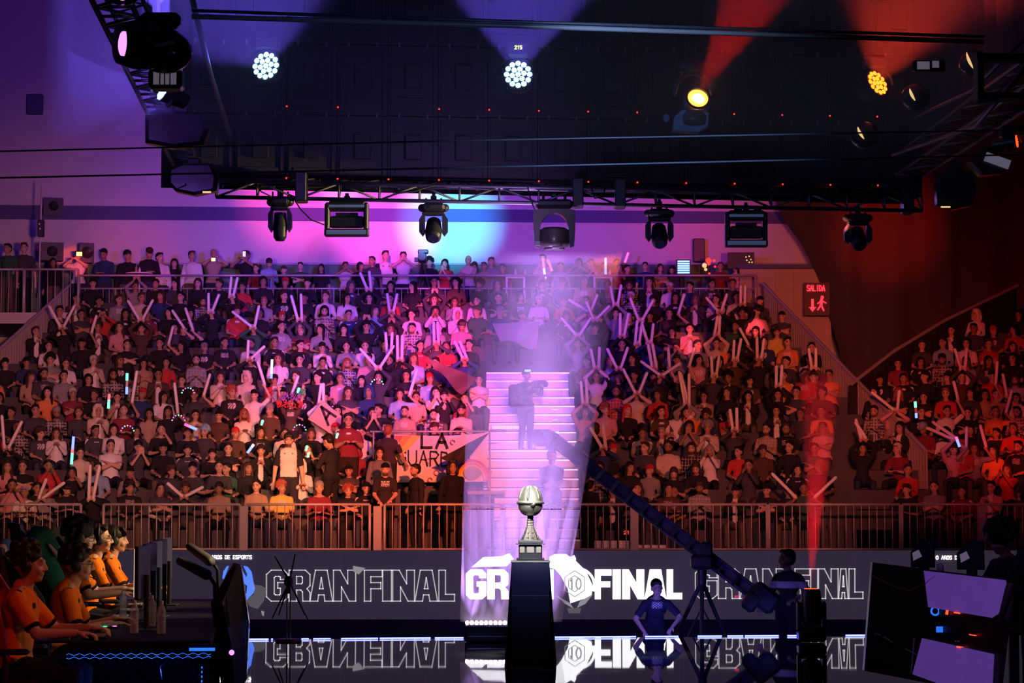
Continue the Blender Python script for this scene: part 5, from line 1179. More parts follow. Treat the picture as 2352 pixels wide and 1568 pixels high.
S1 = [dict(names='hands on lap'), dict(names='hands on lap', yaw=.4, girth=1.1, jersey='print'), dict(names='hands on lap', yaw=-.35, girth=.9, sleeves='long'), dict(names='leaning forward', lean=.3, pitch=-.15, lhand=(.1, -.42, .75), rhand=(-.1, -.42, .75)),
      dict(names='hands clasped', lhand=(.06, -.3, .95), rhand=(-.06, -.3, .95), sleeves='long', girth=1.05, jersey='open'), dict(names='arms folded', lhand=(-.08, -.22, .9), rhand=(.08, -.2, .88), lhint=(.8, -.2, -.6), rhint=(-.8, -.2, -.6), girth=1.12), dict(names='chin on hand', lean=.2, lhand=(.08, -.2, 1.12), rhand=(-.1, -.35, .75), yaw=-.2, girth=.92),
      dict(names='holding a phone up', lhand=(.07, -.36, 1.1), rhand=(-.07, -.36, 1.1), sleeves='long'), dict(names='hands on lap', jersey='stripe', yaw=.15, girth=1.05, glasses=False), dict(names='hands on lap', roll=.12, sleeves='long', yaw=.5, girth=.88), dict(names='hands together', jersey='plaid', sleeves='long', lhand=(.05, -.32, .85), rhand=(-.05, -.32, .85), face_beard=True),
      dict(names='looking down', pitch=.45, lhand=(.08, -.3, .8), rhand=(-.08, -.3, .8)), dict(names='hands on lap', face_beard=True, girth=1.18, jersey='print'), dict(names='looking left', yaw=-.7, lean=.05, girth=.95, lhand=(.2, -.35, .72)), dict(names='leaning back', lean=-.12, sleeves='long', girth=1.0, yaw=.2), dict(names='clapping', lhand=(.04, -.34, 1.08), rhand=(-.04, -.34, 1.08), lfinger=(0, -.3, 1), rfinger=(0, -.3, 1), girth=.9)]
def raised(dz, sp, fw, **k):  # hands relative to the head centre
    z = 1.24 + dz; return dict(names='raising two sticks', lhand=(sp, -fw, z), rhand=(-sp, -fw, z), lhint=(1, -.2, -.5), rhint=(-1, -.2, -.5), lfinger=(0, -.2, 1), rfinger=(0, -.2, 1), curl=1., **k)
RV = [(dz, sp) for dz in (.22, .04, -.16) for sp in (.07, .22)]
S2 = [raised(dz - .085, sp, .16 if dz > .1 else .28, sleeves='short' if i % 2 else 'long', girth=.95 + .03 * i, jersey=[None, 'stripe', None, 'print', None, None][i]) for i, (dz, sp) in enumerate(RV)]
S3 = [dict(names='raising one arm', lhand=(.24, -.1, 1.24 + dz - .085), rhand=(-.12, -.35, .72), lhint=(1, -.2, -.3), lfinger=(0, 0, 1), curl=1.) for dz in (.25, .0)]
ST = [dict(names='standing', seated=False), dict(names='standing with arms folded', seated=False, lhand=(-.08, -.22, 1.25), rhand=(.08, -.2, 1.22), lhint=(.8, -.2, -.6), rhint=(-.8, -.2, -.6)), dict(names='standing and filming with a phone', seated=False, lhand=(.06, -.3, 1.5), rhand=(-.06, -.3, 1.5), lhint=(1, 0, -.6), rhint=(-1, 0, -.6)),
      dict(names='standing and clapping', seated=False, lhand=(.03, -.3, 1.4), rhand=(-.03, -.3, 1.4), lfinger=(0, -.3, 1), rfinger=(0, -.3, 1)), dict(names='standing and looking down', seated=False, pitch=.4, sleeves='long', lhand=(.08, -.3, 1.15), rhand=(-.08, -.3, 1.15)), dict(names='standing', seated=False, sleeves='long', yaw=.5, girth=1.1), dict(names='standing', seated=False, jersey='darksleeve', lhand=(-.05, -.22, 1.15), rhand=(.05, -.2, 1.12), lhint=(.8, -.2, -.6), rhint=(-.8, -.2, -.6), girth=1.08)]
VX = .0155
P1, P2, P3, PT = protoset(S1, VX), protoset(S2, VX), protoset(S3, VX), protoset(ST, VX)
HZC = 1.24                                    # seated head centre above the row floor
for p in P1[:1]: HZC = p['key']['head'].z
def head_y(k): return 1165 - (rowz(k) + HZC - CAMZ) * ppm(rowy(k) + .5)
def ordn(n): return ['', 'first', 'second', 'third', 'fourth', 'fifth', 'sixth', 'seventh', 'eighth', 'ninth', 'tenth', 'eleventh', 'twelfth', 'thirteenth'][n] if n < 14 else f"{n}{'st' if n % 10 == 1 and n != 11 else 'nd' if n % 10 == 2 and n != 12 else 'rd' if n % 10 == 3 and n != 13 else 'th'}"
people = []                                   # dicts: k, x, blk, special
def sy(k): return rowy(k) + .5
def zone(k, x):
    if x >= X(interp(k, E2), rowy(k)) + .2: return 'corner'
    if x < XL_: return 'left'
    return 'right' if x > XR_ else 'mid'
for k in range(13):
    Y = sy(k); s_ = ppm(Y)
    spans = [(max(left_edge(k) + .3, X(-25, Y)), (LAND - .2 if k < 3 else XL_ - .15), 'left'), (XR_ + (.2 if k > 0 else .5), min(right_edge(k) - .25, X(interp(k, E2) - 45, Y) if k < 6 else 99), 'right'), (X(interp(k, E2), Y) + .35, X(2380, Y), 'corner')]
    if k >= 10: spans.append((XL_ + .1, XR_ - .1, 'mid'))
    for (a, c, z) in spans:
        x = a + RC.uniform(0, .25)
        while x < c:
            dens = .955 if z == 'left' else (.93 if k > 1 else .8)
            if z == 'right' and x > X(1840, Y) and k < 4: dens = .6
            if z == 'mid': dens = .7
            if z == 'corner' and k < 3: dens = .45
            if RC.random() < dens: people.append({'k': k, 'x': x, 'z': z, 'sp': 0})
            x += RC.uniform(.46, .56)
def claim(k, px, r=.34):
    x = X(px, sy(k)); people[:] = [p for p in people if not (p['k'] == k and abs(p['x'] - x) < r and not p['sp'])]
    q = {'k': k, 'x': x, 'z': zone(k, x), 'sp': 1}; people.append(q); return q
def nearest_row(py): return min(range(13), key=lambda k: abs(head_y(k) - py))
# people picked out in the photograph: head px, py, shirt, jersey, hair, hair colour, proto index
NOTE = [(150, 835, 'white', None, 'short', 'black', 0), (213, 842, 'cream', 'print', 'cap', 'white', 4), (272, 738, 'pink', None, 'long', 'brown', 2), (68, 880, 'tan', None, 'long', 'brown', 9), (110, 795, 'white', None, 'short', 'black', 0), (100, 880, 'charcoal', None, 'short', 'black', 12),
        (290, 800, 'black', 'print', 'short', 'black', 5), (565, 850, 'cream', None, 'hood', 'grey', 2), (505, 850, 'cream', 'open', 'long', 'brown', 4), (450, 845, 'grey', 'plaid', 'short', 'black', 10), (575, 785, 'white', 'plaid', 'short', 'black', 10), (630, 790, 'black', 'print', 'short', 'black', 8), (515, 785, 'black', None, 'short', 'black', 1),
        (225, 930, 'cream', None, 'hood', 'white', 4), (285, 930, 'maroon', None, 'short', 'black', 3), (470, 1005, 'charcoal', None, 'curly', 'blue', 2), (130, 990, 'white', None, 'long', 'brown', 4), (185, 1030, 'cream', None, 'short', 'black', 0), (220, 995, 'charcoal', 'stripe', 'short', 'black', 8), (255, 1035, 'white', None, 'short', 'black', 5),
        (525, 1030, 'black', None, 'short', 'black', 5), (600, 1045, 'black', 'open', 'bangs', 'black', 4), (522, 1075, 'dark green', None, 'short', 'black', 13), (505, 1090, 'charcoal', None, 'short', 'black', 3), (590, 1105, 'tan', None, 'short', 'black', 2), (648, 1100, 'yellow', 'plaid', 'curly', 'auburn', 1), (445, 1060, 'charcoal', None, 'beanie', 'black', 3),
        (655, 1000, 'white', None, 'short', 'black', 12), (300, 1080, 'grey', None, 'cap', 'black', 6), (15, 1080, 'pink', None, 'long', 'brown', 3), (87, 1100, 'black', 'print', 'short', 'black', 0), (368, 1150, 'white', None, 'bob', 'brown', 2), (30, 1165, 'pink', None, 'short', 'black', 7), (60, 1150, 'white', None, 'cap', 'lavender', 3), (505, 1145, 'tan', 'print', 'bangs', 'black', 0), (800, 1148, 'black', 'print', 'curly', 'auburn', 5), (735, 1160, 'maroon', 'stripe', 'beanie', 'grey', 3), (370, 1110, 'charcoal', None, 'short', 'black', 5), (300, 1145, 'black', None, 'curly', 'black', 1),
        (1095, 680, 'white', 'open', 'short', 'black', 2), (1145, 670, 'black', None, 'short', 'black', 5), (1238, 690, 'white', None, 'cap', 'white', 3), (1000, 715, 'white', None, 'long', 'black', 7), (1050, 735, 'white', None, 'hood', 'white', 4), (945, 720, 'white', None, 'short', 'black', 2), (965, 775, 'maroon', 'stripe', 'short', 'black', 8), (1060, 765, 'pink', None, 'bangs', 'brown', 11), (1025, 780, 'red', None, 'short', 'black', 3), (800, 725, 'navy', 'stripe', 'short', 'black', 8), (795, 785, 'grey', None, 'short', 'black', 0), (645, 745, 'grey', None, 'short', 'black', 1), (690, 740, 'maroon', None, 'long', 'black', 5),
        (860, 720, 'light blue', None, 'bob', 'brown', 9), (1440, 955, 'black', 'print', 'long', 'red', 9), (1415, 925, 'red', 'plaid', 'short', 'black', 10), (1390, 950, 'pink', None, 'curly', 'auburn', 1), (1630, 1025, 'white', 'print', 'bob', 'grey', 7), (1520, 970, 'charcoal', 'open', 'short', 'grey', 4), (1625, 970, 'cream', None, 'curly', 'grey', 4), (1675, 965, 'red', None, 'short', 'black', 5), (1585, 960, 'orange', None, 'long', 'brown', 1), (1408, 1040, 'black', None, 'short', 'black', 0), (1408, 1015, 'charcoal', None, 'cap', 'maroon' if False else 'red', 2),
        (1445, 1080, 'black', None, 'long', 'black', 9), (1548, 1135, 'black', 'print', 'bald', 'black', 12), (1605, 1150, 'grey', 'open', 'bangs', 'brown', 10), (1760, 1145, 'black', 'band', 'cap', 'black', 5), (1535, 1105, 'dark brown', None, 'long', 'black', 1), (1760, 970, 'tan', 'plaid', 'short', 'black', 10), (1585, 770, 'pink', None, 'short', 'black', 4), (1740, 730, 'pink', None, 'curly', 'black', 13), (1660, 780, 'orange', None, 'short', 'black', 2), (1890, 955, 'orange', None, 'short', 'brown', 3), (1850, 880, 'red', None, 'short', 'black', 1), (1905, 870, 'orange', None, 'short', 'black', 5), (1800, 880, 'orange', 'print', 'short', 'black', 8),
        (1890, 1000, 'pink', None, 'short', 'brown', 5), (2330, 985, 'red', None, 'short', 'black', 3), (2210, 1030, 'red', None, 'cap', 'red', 1), (2275, 1100, 'pink', 'open', 'short', 'black', 4), (2312, 1080, 'red', None, 'long', 'brown', 7), (2050, 960, 'cream', 'print', 'short', 'black', 2), (1100, 880, 'white', None, 'short', 'black', 5), (1065, 905, 'maroon', None, 'short', 'black', 6), (1000, 905, 'white', None, 'long', 'black', 15), (855, 945, 'black', 'print', 'long', 'black', 15), (870, 960, 'black', None, 'short', 'black', 13), (930, 960, 'tan', None, 'short', 'black', 12), (1020, 920, 'black', None, 'beanie', 'black', 7), (1060, 960, 'cream', 'print', 'beanie', 'black', 10)]
for (px, py, sh, je, ha, hc_, pi) in NOTE:
    q = claim(nearest_row(py), px); q.update(shirt=sh, jersey=je, hair=ha, hc=hc_, proto=('S', pi), sp=2)
# the inflatable sticks: base x, y, tip x, y   (C4: crop of the left, C5: middle, C6: right part, all in 1/2.94 pixels)
def cr(ox, L): return [tuple([ox + a / 2.94, 500 + b_ / 2.94][j % 2] if False else 0 for j in range(0)) or (ox + q[0] / 2.94, 500 + q[1] / 2.94, ox + q[2] / 2.94, 500 + q[3] / 2.94) for q in L]
PAIRS = []
def pr(ox, *a):
    for q in a: L = cr(ox, q); PAIRS.append(L)
pr(0, [(405, 725, 330, 590), (450, 720, 505, 590)], [(615, 785, 640, 700)], [(915, 655, 862, 555), (990, 680, 1035, 550)], [(1240, 725, 1160, 620)], [(1140, 820, 1168, 735)], [(1300, 735, 1250, 605)], [(1410, 640, 1408, 525), (1445, 640, 1478, 520)], [(1555, 525, 1562, 395), (1580, 525, 1605, 400)],
   [(1675, 740, 1565, 630), (1748, 740, 1750, 590)], [(895, 1215, 925, 1030)], [(1205, 1270, 1178, 1110)], [(1380, 1195, 1420, 1050)], [(1685, 970, 1675, 870), (1700, 975, 1745, 905)], [(1785, 1125, 1738, 965)], [(1975, 1190, 2010, 1080)], [(2010, 660, 1965, 520), (2038, 660, 2032, 510)], [(40, 1545, 10, 1310), (95, 1550, 150, 1370)], [(2165, 1240, 2160, 1190), (2180, 1240, 2184, 1190)])
pr(780, [(180, 490, 145, 385), (215, 500, 202, 380)], [(335, 655, 325, 540), (370, 650, 380, 555)], [(232, 1000, 135, 880), (292, 1020, 368, 860)], [(320, 890, 312, 790), (350, 880, 355, 785)], [(398, 930, 390, 790), (420, 930, 424, 790)], [(645, 830, 635, 700), (665, 830, 662, 700)], [(475, 1190, 525, 1020)], [(830, 960, 785, 850), (860, 960, 815, 845)],
   [(1650, 640, 1545, 550), (1715, 595, 1742, 515)], [(1575, 785, 1492, 670), (1640, 800, 1700, 670)], [(1705, 690, 1680, 600), (1745, 710, 1812, 605)], [(1845, 575, 1828, 460), (1885, 600, 1902, 450)], [(1895, 780, 1895, 640), (1920, 780, 1952, 640)], [(2008, 660, 1962, 540), (2055, 670, 2122, 550)], [(1995, 840, 2010, 690), (2020, 840, 2045, 700)], [(2290, 650, 2332, 510)],
   [(1720, 1025, 1695, 880), (1748, 1025, 1755, 870)], [(1855, 1015, 1805, 880), (1912, 1010, 1948, 870)], [(1985, 1165, 1912, 1015), (2025, 1180, 2078, 1040)], [(2105, 1000, 2082, 850), (2140, 1010, 2112, 850)], [(2225, 1010, 2220, 885)], [(2130, 1080, 2030, 965), (2205, 1090, 2305, 980)], [(2345, 1240, 2300, 1040)], [(1640, 1250, 1628, 1100), (1670, 1240, 1665, 1080)],
   [(1755, 1555, 1690, 1410), (1800, 1550, 1775, 1395)], [(2062, 840, 2060, 775), (2115, 830, 2116, 745)])
pr(1552, [(22, 640, 58, 510)], [(265, 625, 212, 545), (320, 640, 346, 515)], [(440, 600, 440, 460), (465, 600, 470, 460)], [(268, 810, 280, 680), (285, 810, 298, 685)], [(490, 860, 430, 740)], [(375, 980, 395, 825), (420, 980, 442, 812)], [(545, 960, 548, 800), (572, 960, 598, 812)], [(90, 1010, 125, 885)], [(240, 1090, 242, 970), (270, 1090, 288, 970)],
   [(52, 1240, 22, 1030), (92, 1235, 90, 1050)], [(675, 1130, 680, 1000), (705, 1065, 718, 990)], [(910, 1020, 898, 885), (945, 1020, 946, 880)], [(370, 1420, 365, 1290), (410, 1405, 412, 1280)], [(1915, 1020, 1882, 880), (1950, 1025, 1967, 875)], [(1900, 1230, 1876, 1100)], [(2155, 1110, 2172, 965)], [(2230, 1170, 2208, 1050)], [(2225, 1310, 2272, 1160)], [(1440, 1310, 1320, 1175), (1495, 1290, 1508, 1190)],
   [(1225, 1500, 1222, 1380), (1290, 1500, 1240, 1420)], [(1855, 1500, 1690, 1415), (1890, 1480, 1730, 1375)], [(1960, 1520, 1966, 1410), (2055, 1540, 2055, 1395)])
PAIRS += [[(213, 1132, 207, 1066), (221, 1132, 229, 1068)], [(97, 1140, 107, 1098), (110, 1152, 149, 1107)], [(421, 1150, 408, 1130), (437, 1152, 444, 1130)], [(1815, 1132, 1771, 1085), (1872, 1146, 1922, 1094)]]
HPX = []
for L in PAIRS:
    cx = sum(q[0] for q in L) / len(L); cy = sum(q[1] for q in L) / len(L); best = None
    for k in range(13):
        for vi, (dz, sp) in (enumerate(RV) if len(L) == 2 else enumerate([(.27, 0), (.02, 0)])):
            if len(L) == 2 and (sp > .1) != (abs(L[0][0] - L[1][0]) > 26): continue
            e = abs(head_y(k) - dz * ppm(sy(k)) - cy) + (4 if dz < 0 else 0)
            if best is None or e < best[0]: best = (e, k, vi)
    _, k, vi = best
    hx = cx if len(L) == 2 else cx - .22 * ppm(sy(k))
    q = claim(k, hx, .3); q.update(proto=('P2' if len(L) == 2 else 'P3', vi), sticks=L, sp=3, rz0=0.)
for q in people:
    if q['sp'] < 3 and False: pass
people.sort(key=lambda p: (p['k'], p['x']))
# seat numbers
lab_count = {}
for k in range(13):
    row = [p for p in people if p['k'] == k]
    for z, srt in (('left', lambda p: -p['x']), ('right', lambda p: p['x']), ('corner', lambda p: p['x']), ('mid', lambda p: p['x'])):
        for n, p in enumerate(sorted([p for p in row if p['z'] == z], key=srt)): p['n'] = n + 1
ZW = {'left': 'left of stairs', 'right': 'right of stairs', 'corner': 'in corner stand', 'mid': 'above the stairs'}
def where(p): return f"{ordn(p['k'] + 1)} row, {ordn(p['n'])} {ZW[p['z']]}"
NIND = 228
pr_ = sorted(people, key=lambda p: (-(p['sp'] > 0), p['k'], abs(p['x'])))
ind = pr_[:NIND]; rest = pr_[NIND:]
print('people', len(people), 'special', sum(p['sp'] > 0 for p in people))
HW = {'short': 'short hair', 'bangs': 'a fringe', 'curly': 'curly hair', 'long': 'long hair', 'bob': 'chin-length hair', 'cap': 'a cap', 'beanie': 'a beanie', 'hood': 'hood up', 'bald': 'shaved head'}
def choose(p):
    p.setdefault('shirt', wcol()); p.setdefault('hair', RC.choices(HAIRS, [40, 8, 6, 20, 8, 7, 3, 4])[0]); p.setdefault('hc', RC.choices(['black', 'brown', 'auburn'], [72, 24, 4])[0])
    if p['hair'] == 'hood': p['hc'] = p.get('hc2', None)
    if p['hair'] in ('cap', 'beanie') and p['sp'] < 2: p['hc'] = RC.choice(['black', 'red', 'grey', 'white', 'black'])
    if 'proto' not in p: p['proto'] = ('S', RC.randrange(len(P1)))
def get_proto(p): s, i = p['proto']; return {'S': P1, 'P2': P2, 'P3': P3, 'T': PT}[s][i]
def hair_col(p): return CD[p['shirt']] if p['hc'] is None else HCOL.get(p['hc'], HCOL['black'])
TR = [(.03, .04, .08), (.02, .02, .025), (.05, .06, .1), (.12, .1, .08), (.02, .02, .03)]
def stick(a, b_, m, lab, grp, name='inflatable_stick', r=.034):
    d = b_ - a; mb = MB(); n = 12
    mb.tube([d * t for t in (0, .02, .06, .5, .94, .98, 1)], [r * .35, r * .8, r, r * 1.05, r, r * .8, r * .3], n)
    return tag(mb.build(name, m, None, True, a), lab, 'cheering stick' if name == 'inflatable_stick' else 'glow stick', grp)
hand_pos = {}
for p in ind:
    choose(p); pr0 = get_proto(p); rz = -math.atan2(p['x'], 27) * .8 + RC.uniform(-.15, .15) + (-.25 if p['z'] == 'corner' else 0)
    if p.get('sticks'): rz = 0.
    k = p['k']; sc = 1 if p.get('sticks') else RC.uniform(.94, 1.05); hd = pr0['key']['head']
    base = V((p['x'] - (hd.x if p['sp'] else 0), sy(k) - .02, rowz(k) + .0 + RC.uniform(-.02, .02)))
    look = f"person in {p['shirt']} top with {HW[p['hair']]}"
    t = thing('person', f"{look}, {where(p)}", 'person', base, rz, 'seated spectators'); t.scale = (sc, sc, sc); p['obj'] = t
    sk = RC.choice(SKINS); tr = RC.choice(TR)
    for nm in KEYS:
        o = link(nm, pr0['m'][nm], t); o.color = (*(sk if nm == 'body' else CD[p['shirt']] if nm == 'shirt' else tr), 1)
    o = link('hair', hair_of(pr0, p['hair']), t); o.color = (*hair_col(p), 1)
    if p.get('sticks'):
        L = sorted(p['sticks'], key=lambda q: -q[0])
        for j, q in enumerate(L):
            hk = 1 if j == 0 else -1; hp = base + pr0['key']['hands'][hk]
            tip = at(q[2], q[3], hp.y - .05); a = V((hp.x, hp.y, hp.z)); d = tip - a; d = d.normalized() * min(max(d.length, .42), .68)
            stick(a - d * .06, a + d, 'stick', f"white inflatable stick in {'left' if hk > 0 else 'right'} hand, {where(p)}", 'white inflatable sticks')
# the dense rest of the crowd, one body of people nobody could count
LOW = protoset([dict(c) for c in (S1[0], S1[1], S1[2], S1[4], S1[5], S1[8], S1[13], S1[10], S2[0], S2[2])], .024)
acc_v, acc_l, acc_c, acc_n = [], [], [], []; nv = 0
geo = {}
def arrays(me):
    if me.name in geo: return geo[me.name]
    co = co_array(me); lv = np.empty(len(me.loops), 'i'); me.loops.foreach_get('vertex_index', lv); lt = np.empty(len(me.polygons), 'i'); me.polygons.foreach_get('loop_total', lt)
    cl = np.empty(len(me.vertices) * 4, 'f'); me.color_attributes['tint'].data.foreach_get('color', cl); geo[me.name] = (co, lv, lt, cl.reshape(-1, 4)); return geo[me.name]
for i, p in enumerate(rest):
    choose(p); pr0 = LOW[RC.choices(range(10), [3, 3, 3, 2, 2, 2, 2, 2, .3, .3])[0]]; rz = -math.atan2(p['x'], 27) * .8 + RC.uniform(-.2, .2); sc = RC.uniform(.93, 1.05)
    T = np.array(Matrix.Translation((p['x'], sy(p['k']) - .02, rowz(p['k']))) @ Matrix.Rotation(rz, 4, 'Z') @ Matrix.Scale(sc, 4)); sk = RC.choice(SKINS); tr = RC.choice(TR)
    for nm, c in (('body', sk), ('shirt', CD[p['shirt']]), ('trousers', tr), ('hair', hair_col(p))):
        me = hair_of(pr0, p['hair']) if nm == 'hair' else pr0['m'][nm]; co, lv, lt, cl = arrays(me)
        acc_v.append(co @ T[:3, :3].T + T[:3, 3]); acc_l.append(lv + nv); acc_n.append(lt); a = cl[:, 3:4]; acc_c.append(np.hstack([cl[:, :3] * a + np.array(c, 'f') * (1 - a), np.ones((len(co), 1), 'f')])); nv += len(co)
if rest:
    vv = np.concatenate(acc_v).astype('f'); ll = np.concatenate(acc_l); nn = np.concatenate(acc_n); me = bpy.data.meshes.new('crowd'); me.vertices.add(len(vv)); me.vertices.foreach_set('co', vv.ravel()); me.loops.add(len(ll)); me.loops.foreach_set('vertex_index', ll.astype('i'))
    me.polygons.add(len(nn)); st_ = np.zeros(len(nn), 'i'); st_[1:] = np.cumsum(nn)[:-1]; me.polygons.foreach_set('loop_start', st_); me.polygons.foreach_set('use_smooth', [True] * len(nn)); me.update(calc_edges=True); me.validate()
    at_ = me.color_attributes.new('tint', 'FLOAT_COLOR', 'POINT'); at_.data.foreach_set('color', np.concatenate(acc_c).astype('f').ravel()); me.materials.append(M['fabric'])
    print('crowd verts', nv); tag(link('crowd', me), 'dense seated crowd filling the upper rows of both stands', 'crowd', kind='stuff')
# ---------------------------------------------------------------- deck and standing people
DK = [(18, 572, 'dark green', 'short', 0), (55, 565, 'charcoal', 'short', 0), (122, 612, 'black', 'long', 5), (180, 588, 'white', 'short', 2), (240, 566, 'navy', 'short', 4), (293, 576, 'black', 'beanie', 5), (342, 581, 'black', 'cap', 4), (366, 592, 'white', 'short', 5), (400, 605, 'black', 'long', 0), (441, 588, 'white', 'short', 5), (490, 582, 'tan', 'bald', 2), (566, 576, 'black', 'short', 2), (617, 604, 'light blue', 'bangs', 4),
      (588, 622, 'maroon', 'short', 0), (652, 628, 'black', 'cap', 0), (690, 626, 'dark green', 'short', 1), (738, 622, 'black', 'long', 0), (793, 612, 'white', 'short', 2), (828, 616, 'black', 'bob', 5), (855, 600, 'charcoal', 'short', 0), (885, 582, 'white', 'short', 6), (926, 590, 'white', 'short', 2), (986, 603, 'black', 'curly', 0), (1022, 606, 'red', 'long', 3), (1076, 598, 'cream', 'bald', 1), (1090, 612, 'charcoal', 'long', 4), (1128, 602, 'grey', 'short', 0), (1112, 612, 'tan', 'short', 1),
      (1155, 620, 'maroon', 'short', 0), (1247, 596, 'pink', 'short', 3), (1288, 614, 'grey', 'short', 0), (1330, 604, 'charcoal', 'bob', 2), (1356, 606, 'navy', 'short', 3), (1388, 622, 'grey', 'long', 0), (1416, 606, 'red', 'short', 3), (1440, 618, 'black', 'short', 5), (1482, 632, 'navy', 'short', 0), (1516, 634, 'tan', 'long', 1), (1545, 630, 'charcoal', 'short', 4), (1655, 632, 'maroon', 'short', 0), (1690, 628, 'pink', 'short', 1), (1720, 634, 'black', 'short', 0)]
DL = ['next to the speaker at the far left', 'beside the thin lamp mast', 'beside the slatted parapet top', 'brightly lit red in face while filming', 'with head bowed over a phone', 'at the round standing table, left side', 'at the round standing table, right side', 'turned sideways near the standing table', 'third to the right of the standing table', 'left of the bald man filming', 'bald man in a tan top filming', 'dark clothed, filming above the raised stick pair', 'seen from behind right of the filming man']
for i, (px, py, sh, ha, pi) in enumerate(DK):
    Y = 61.4 + (i % 3) * .45 if px > 150 else 60.4; pr0 = PT[pi]; hd = pr0['key']['head']; hp = at(px, py, Y); s = min(1.08, max(.86, (hp.z - DECK) / hd.z))
    nb_ = DL[i] if i < len(DL) else f"standing on the upper deck, {ordn(i + 1)} from left"
    t = thing('person', (f"person in {sh} top with {HW[ha]}, {nb_}" if i not in (10,) else 'bald man in a tan top filming with a phone on the upper deck'), 'person', (hp.x - hd.x * s, Y - hd.y * s, DECK), RC.uniform(-.3, .3), 'people on the upper deck'); t.scale = (s, s, s); sk = RC.choice(SKINS)
    for nm in KEYS: o = link(nm, pr0['m'][nm], t); o.color = (*(sk if nm == 'body' else CD[sh] if nm == 'shirt' else RC.choice(TR)), 1)
    o = link('hair', hair_of(pr0, ha), t); o.color = (*HCOL[RC.choice(['black', 'black', 'brown'])], 1)
def stander(px, py, k, y, rz, lab, cols, **kw):
    h = make_human(voxel=.0125, seated=False, **kw); gz = (PZ if k < 0 else rowz(k)); return place(h, (px, py), y, rz, lab, cols, gz)
s0 = SKINS[0]
stander(800, 965, 2, 51.9, .15, 'heavyset person in a maroon jersey with white shoulder stripes holding a phone, standing', (s0, (.2, .03, .05), (.03, .02, .02), HCOL['black']), girth=1.22, jersey='stripe', lhand=(.12, -.35, 1.2), rhand=(-.1, -.35, 1.2), glasses=True)
stander(893, 990, 2, 51.6, 2.9, 'person in a dark jersey with white trim seen from behind beside the banner', (s0, (.05, .03, .05), (.02, .02, .03), HCOL['auburn']), girth=1.05, jersey='stripe', rhand=(-.3, -.25, .95))
stander(872, 1040, 1, 50.9, .1, 'person with long black hair and a grey jacket before the one seen from behind', (SKINS[2], (.16, .16, .2), (.05, .05, .08), HCOL['black']), hair='long', sleeves='long', girth=1.1, glasses=True)
stander(757, 1012, 1, 51.0, -2.2, 'person in a black jacket turned away with head bowed beneath the A sign', (s0, BLK, (.015, .015, .02), HCOL['black']), sleeves='long', pitch=.5, lhand=(.1, -.3, 1.25), rhand=(-.1, -.3, 1.25))
stander(885, 1078, -1, 49.75, .05, 'man in a dark cap and T-shirt leaning his forearms on the front barrier', (SKINS[2], (.03, .025, .03), (.02, .02, .03), (.01, .01, .012)), hair='cap', face_beard=True, girth=1.1, lean=.15, lhand=(.1, -.36, 1.0), rhand=(-.12, -.34, .98), jersey='print')
stander(952, 1080, -1, 50.3, -1.0, 'bearded person in a black sweater looking left below the banner', (s0, BLK, (.015, .015, .02), HCOL['black']), sleeves='long', face_beard=True, girth=1.12)
stander(1040, 1074, -1, 50.2, .1, 'hooded person in black with a red X mark below the dark flag', (SKINS[3], (.012, .012, .016), (.012, .012, .016), (.012, .012, .016)), hair='hood', sleeves='long', girth=1.12)
stander(663, 1010, 1, 51.0, .1, 'bearded person with glasses in a white shirt with dark sleeves', (SKINS[2], (.75, .7, .66), (.03, .03, .04), HCOL['black']), hair='bangs', glasses=True, face_beard=True, jersey='darksleeve', girth=1.1)
stander(1358, 1116, -1, 49.9, 2.6, 'dark figure turned away under the crane boom right of the trophy', (s0, BLK, (.015, .015, .02), HCOL['black']), sleeves='long', girth=1.15, lean=.1)
stander(1268, 1050, 0, 51.2, .2, 'hazy figure standing on the lower stairs behind the trophy', (s0, (.05, .05, .07), (.02, .02, .03), HCOL['black']), lhand=(-.08, -.22, 1.2), rhand=(.08, -.2, 1.18))
stander(668, 925, 4, 53.4, 0, 'person with arms raised holding a rainbow feather boa overhead', (SKINS[2], (.08, .05, .05), (.02, .02, .03), HCOL['black']), hair='long', lhand=(.3, -.05, 1.95), rhand=(-.3, -.05, 1.95), lhint=(1, 0, 0), rhint=(-1, 0, 0), jersey='print')
OPR = stander(1210, 862, 5, rowy(5) + .15, .6, 'camera operator silhouetted in dark clothes on the aisle stairs', (SKINS[3], (.02, .02, .04), (.02, .02, .04), (.01, .01, .014)), hair='beanie', sleeves='long', lhand=(.15, -.4, 1.35), rhand=(-.2, -.35, 1.3), girth=1.12)
# ================================================================ banners, flags, lamps and small things in the stands
def cloth(name, fn, nu, nv, m, lab, cat, th=.004, smooth=True):
    mb = MB(); O = fn(0, 0)
    for side in (0, 1):
        for j in range(nv + 1):
            for i in range(nu + 1): mb.v.append(fn(i / nu, j / nv) - O + V((0, th * side, 0)))
    n = (nu + 1) * (nv + 1)
    for j in range(nv):
        for i in range(nu):
            a = j * (nu + 1) + i; q = (a, a + 1, a + nu + 2, a + nu + 1); mb.f += [q, tuple(x + n for x in reversed(q))]; mb.m += [0, 0]
    rim = [j for j in range(nu + 1)] + [(j + 1) * (nu + 1) + nu for j in range(nv)] + [nv * (nu + 1) + nu - 1 - i for i in range(nu)] + [(nv - 1 - j) * (nu + 1) for j in range(nv - 1)]
    for a, c in zip(rim, rim[1:] + rim[:1]): mb.f.append((a, a + n, c + n, c)); mb.m.append(0)
    return tag(mb.build(name, m, None, smooth, O), lab, cat), O
YBN = 52.1
mk('ink', (.02, .018, .02), .8); mk('crayon', (.45, .12, .12), .8)
mk('banner', (.82, .74, .7), .9, noise=.12, nscale=3)
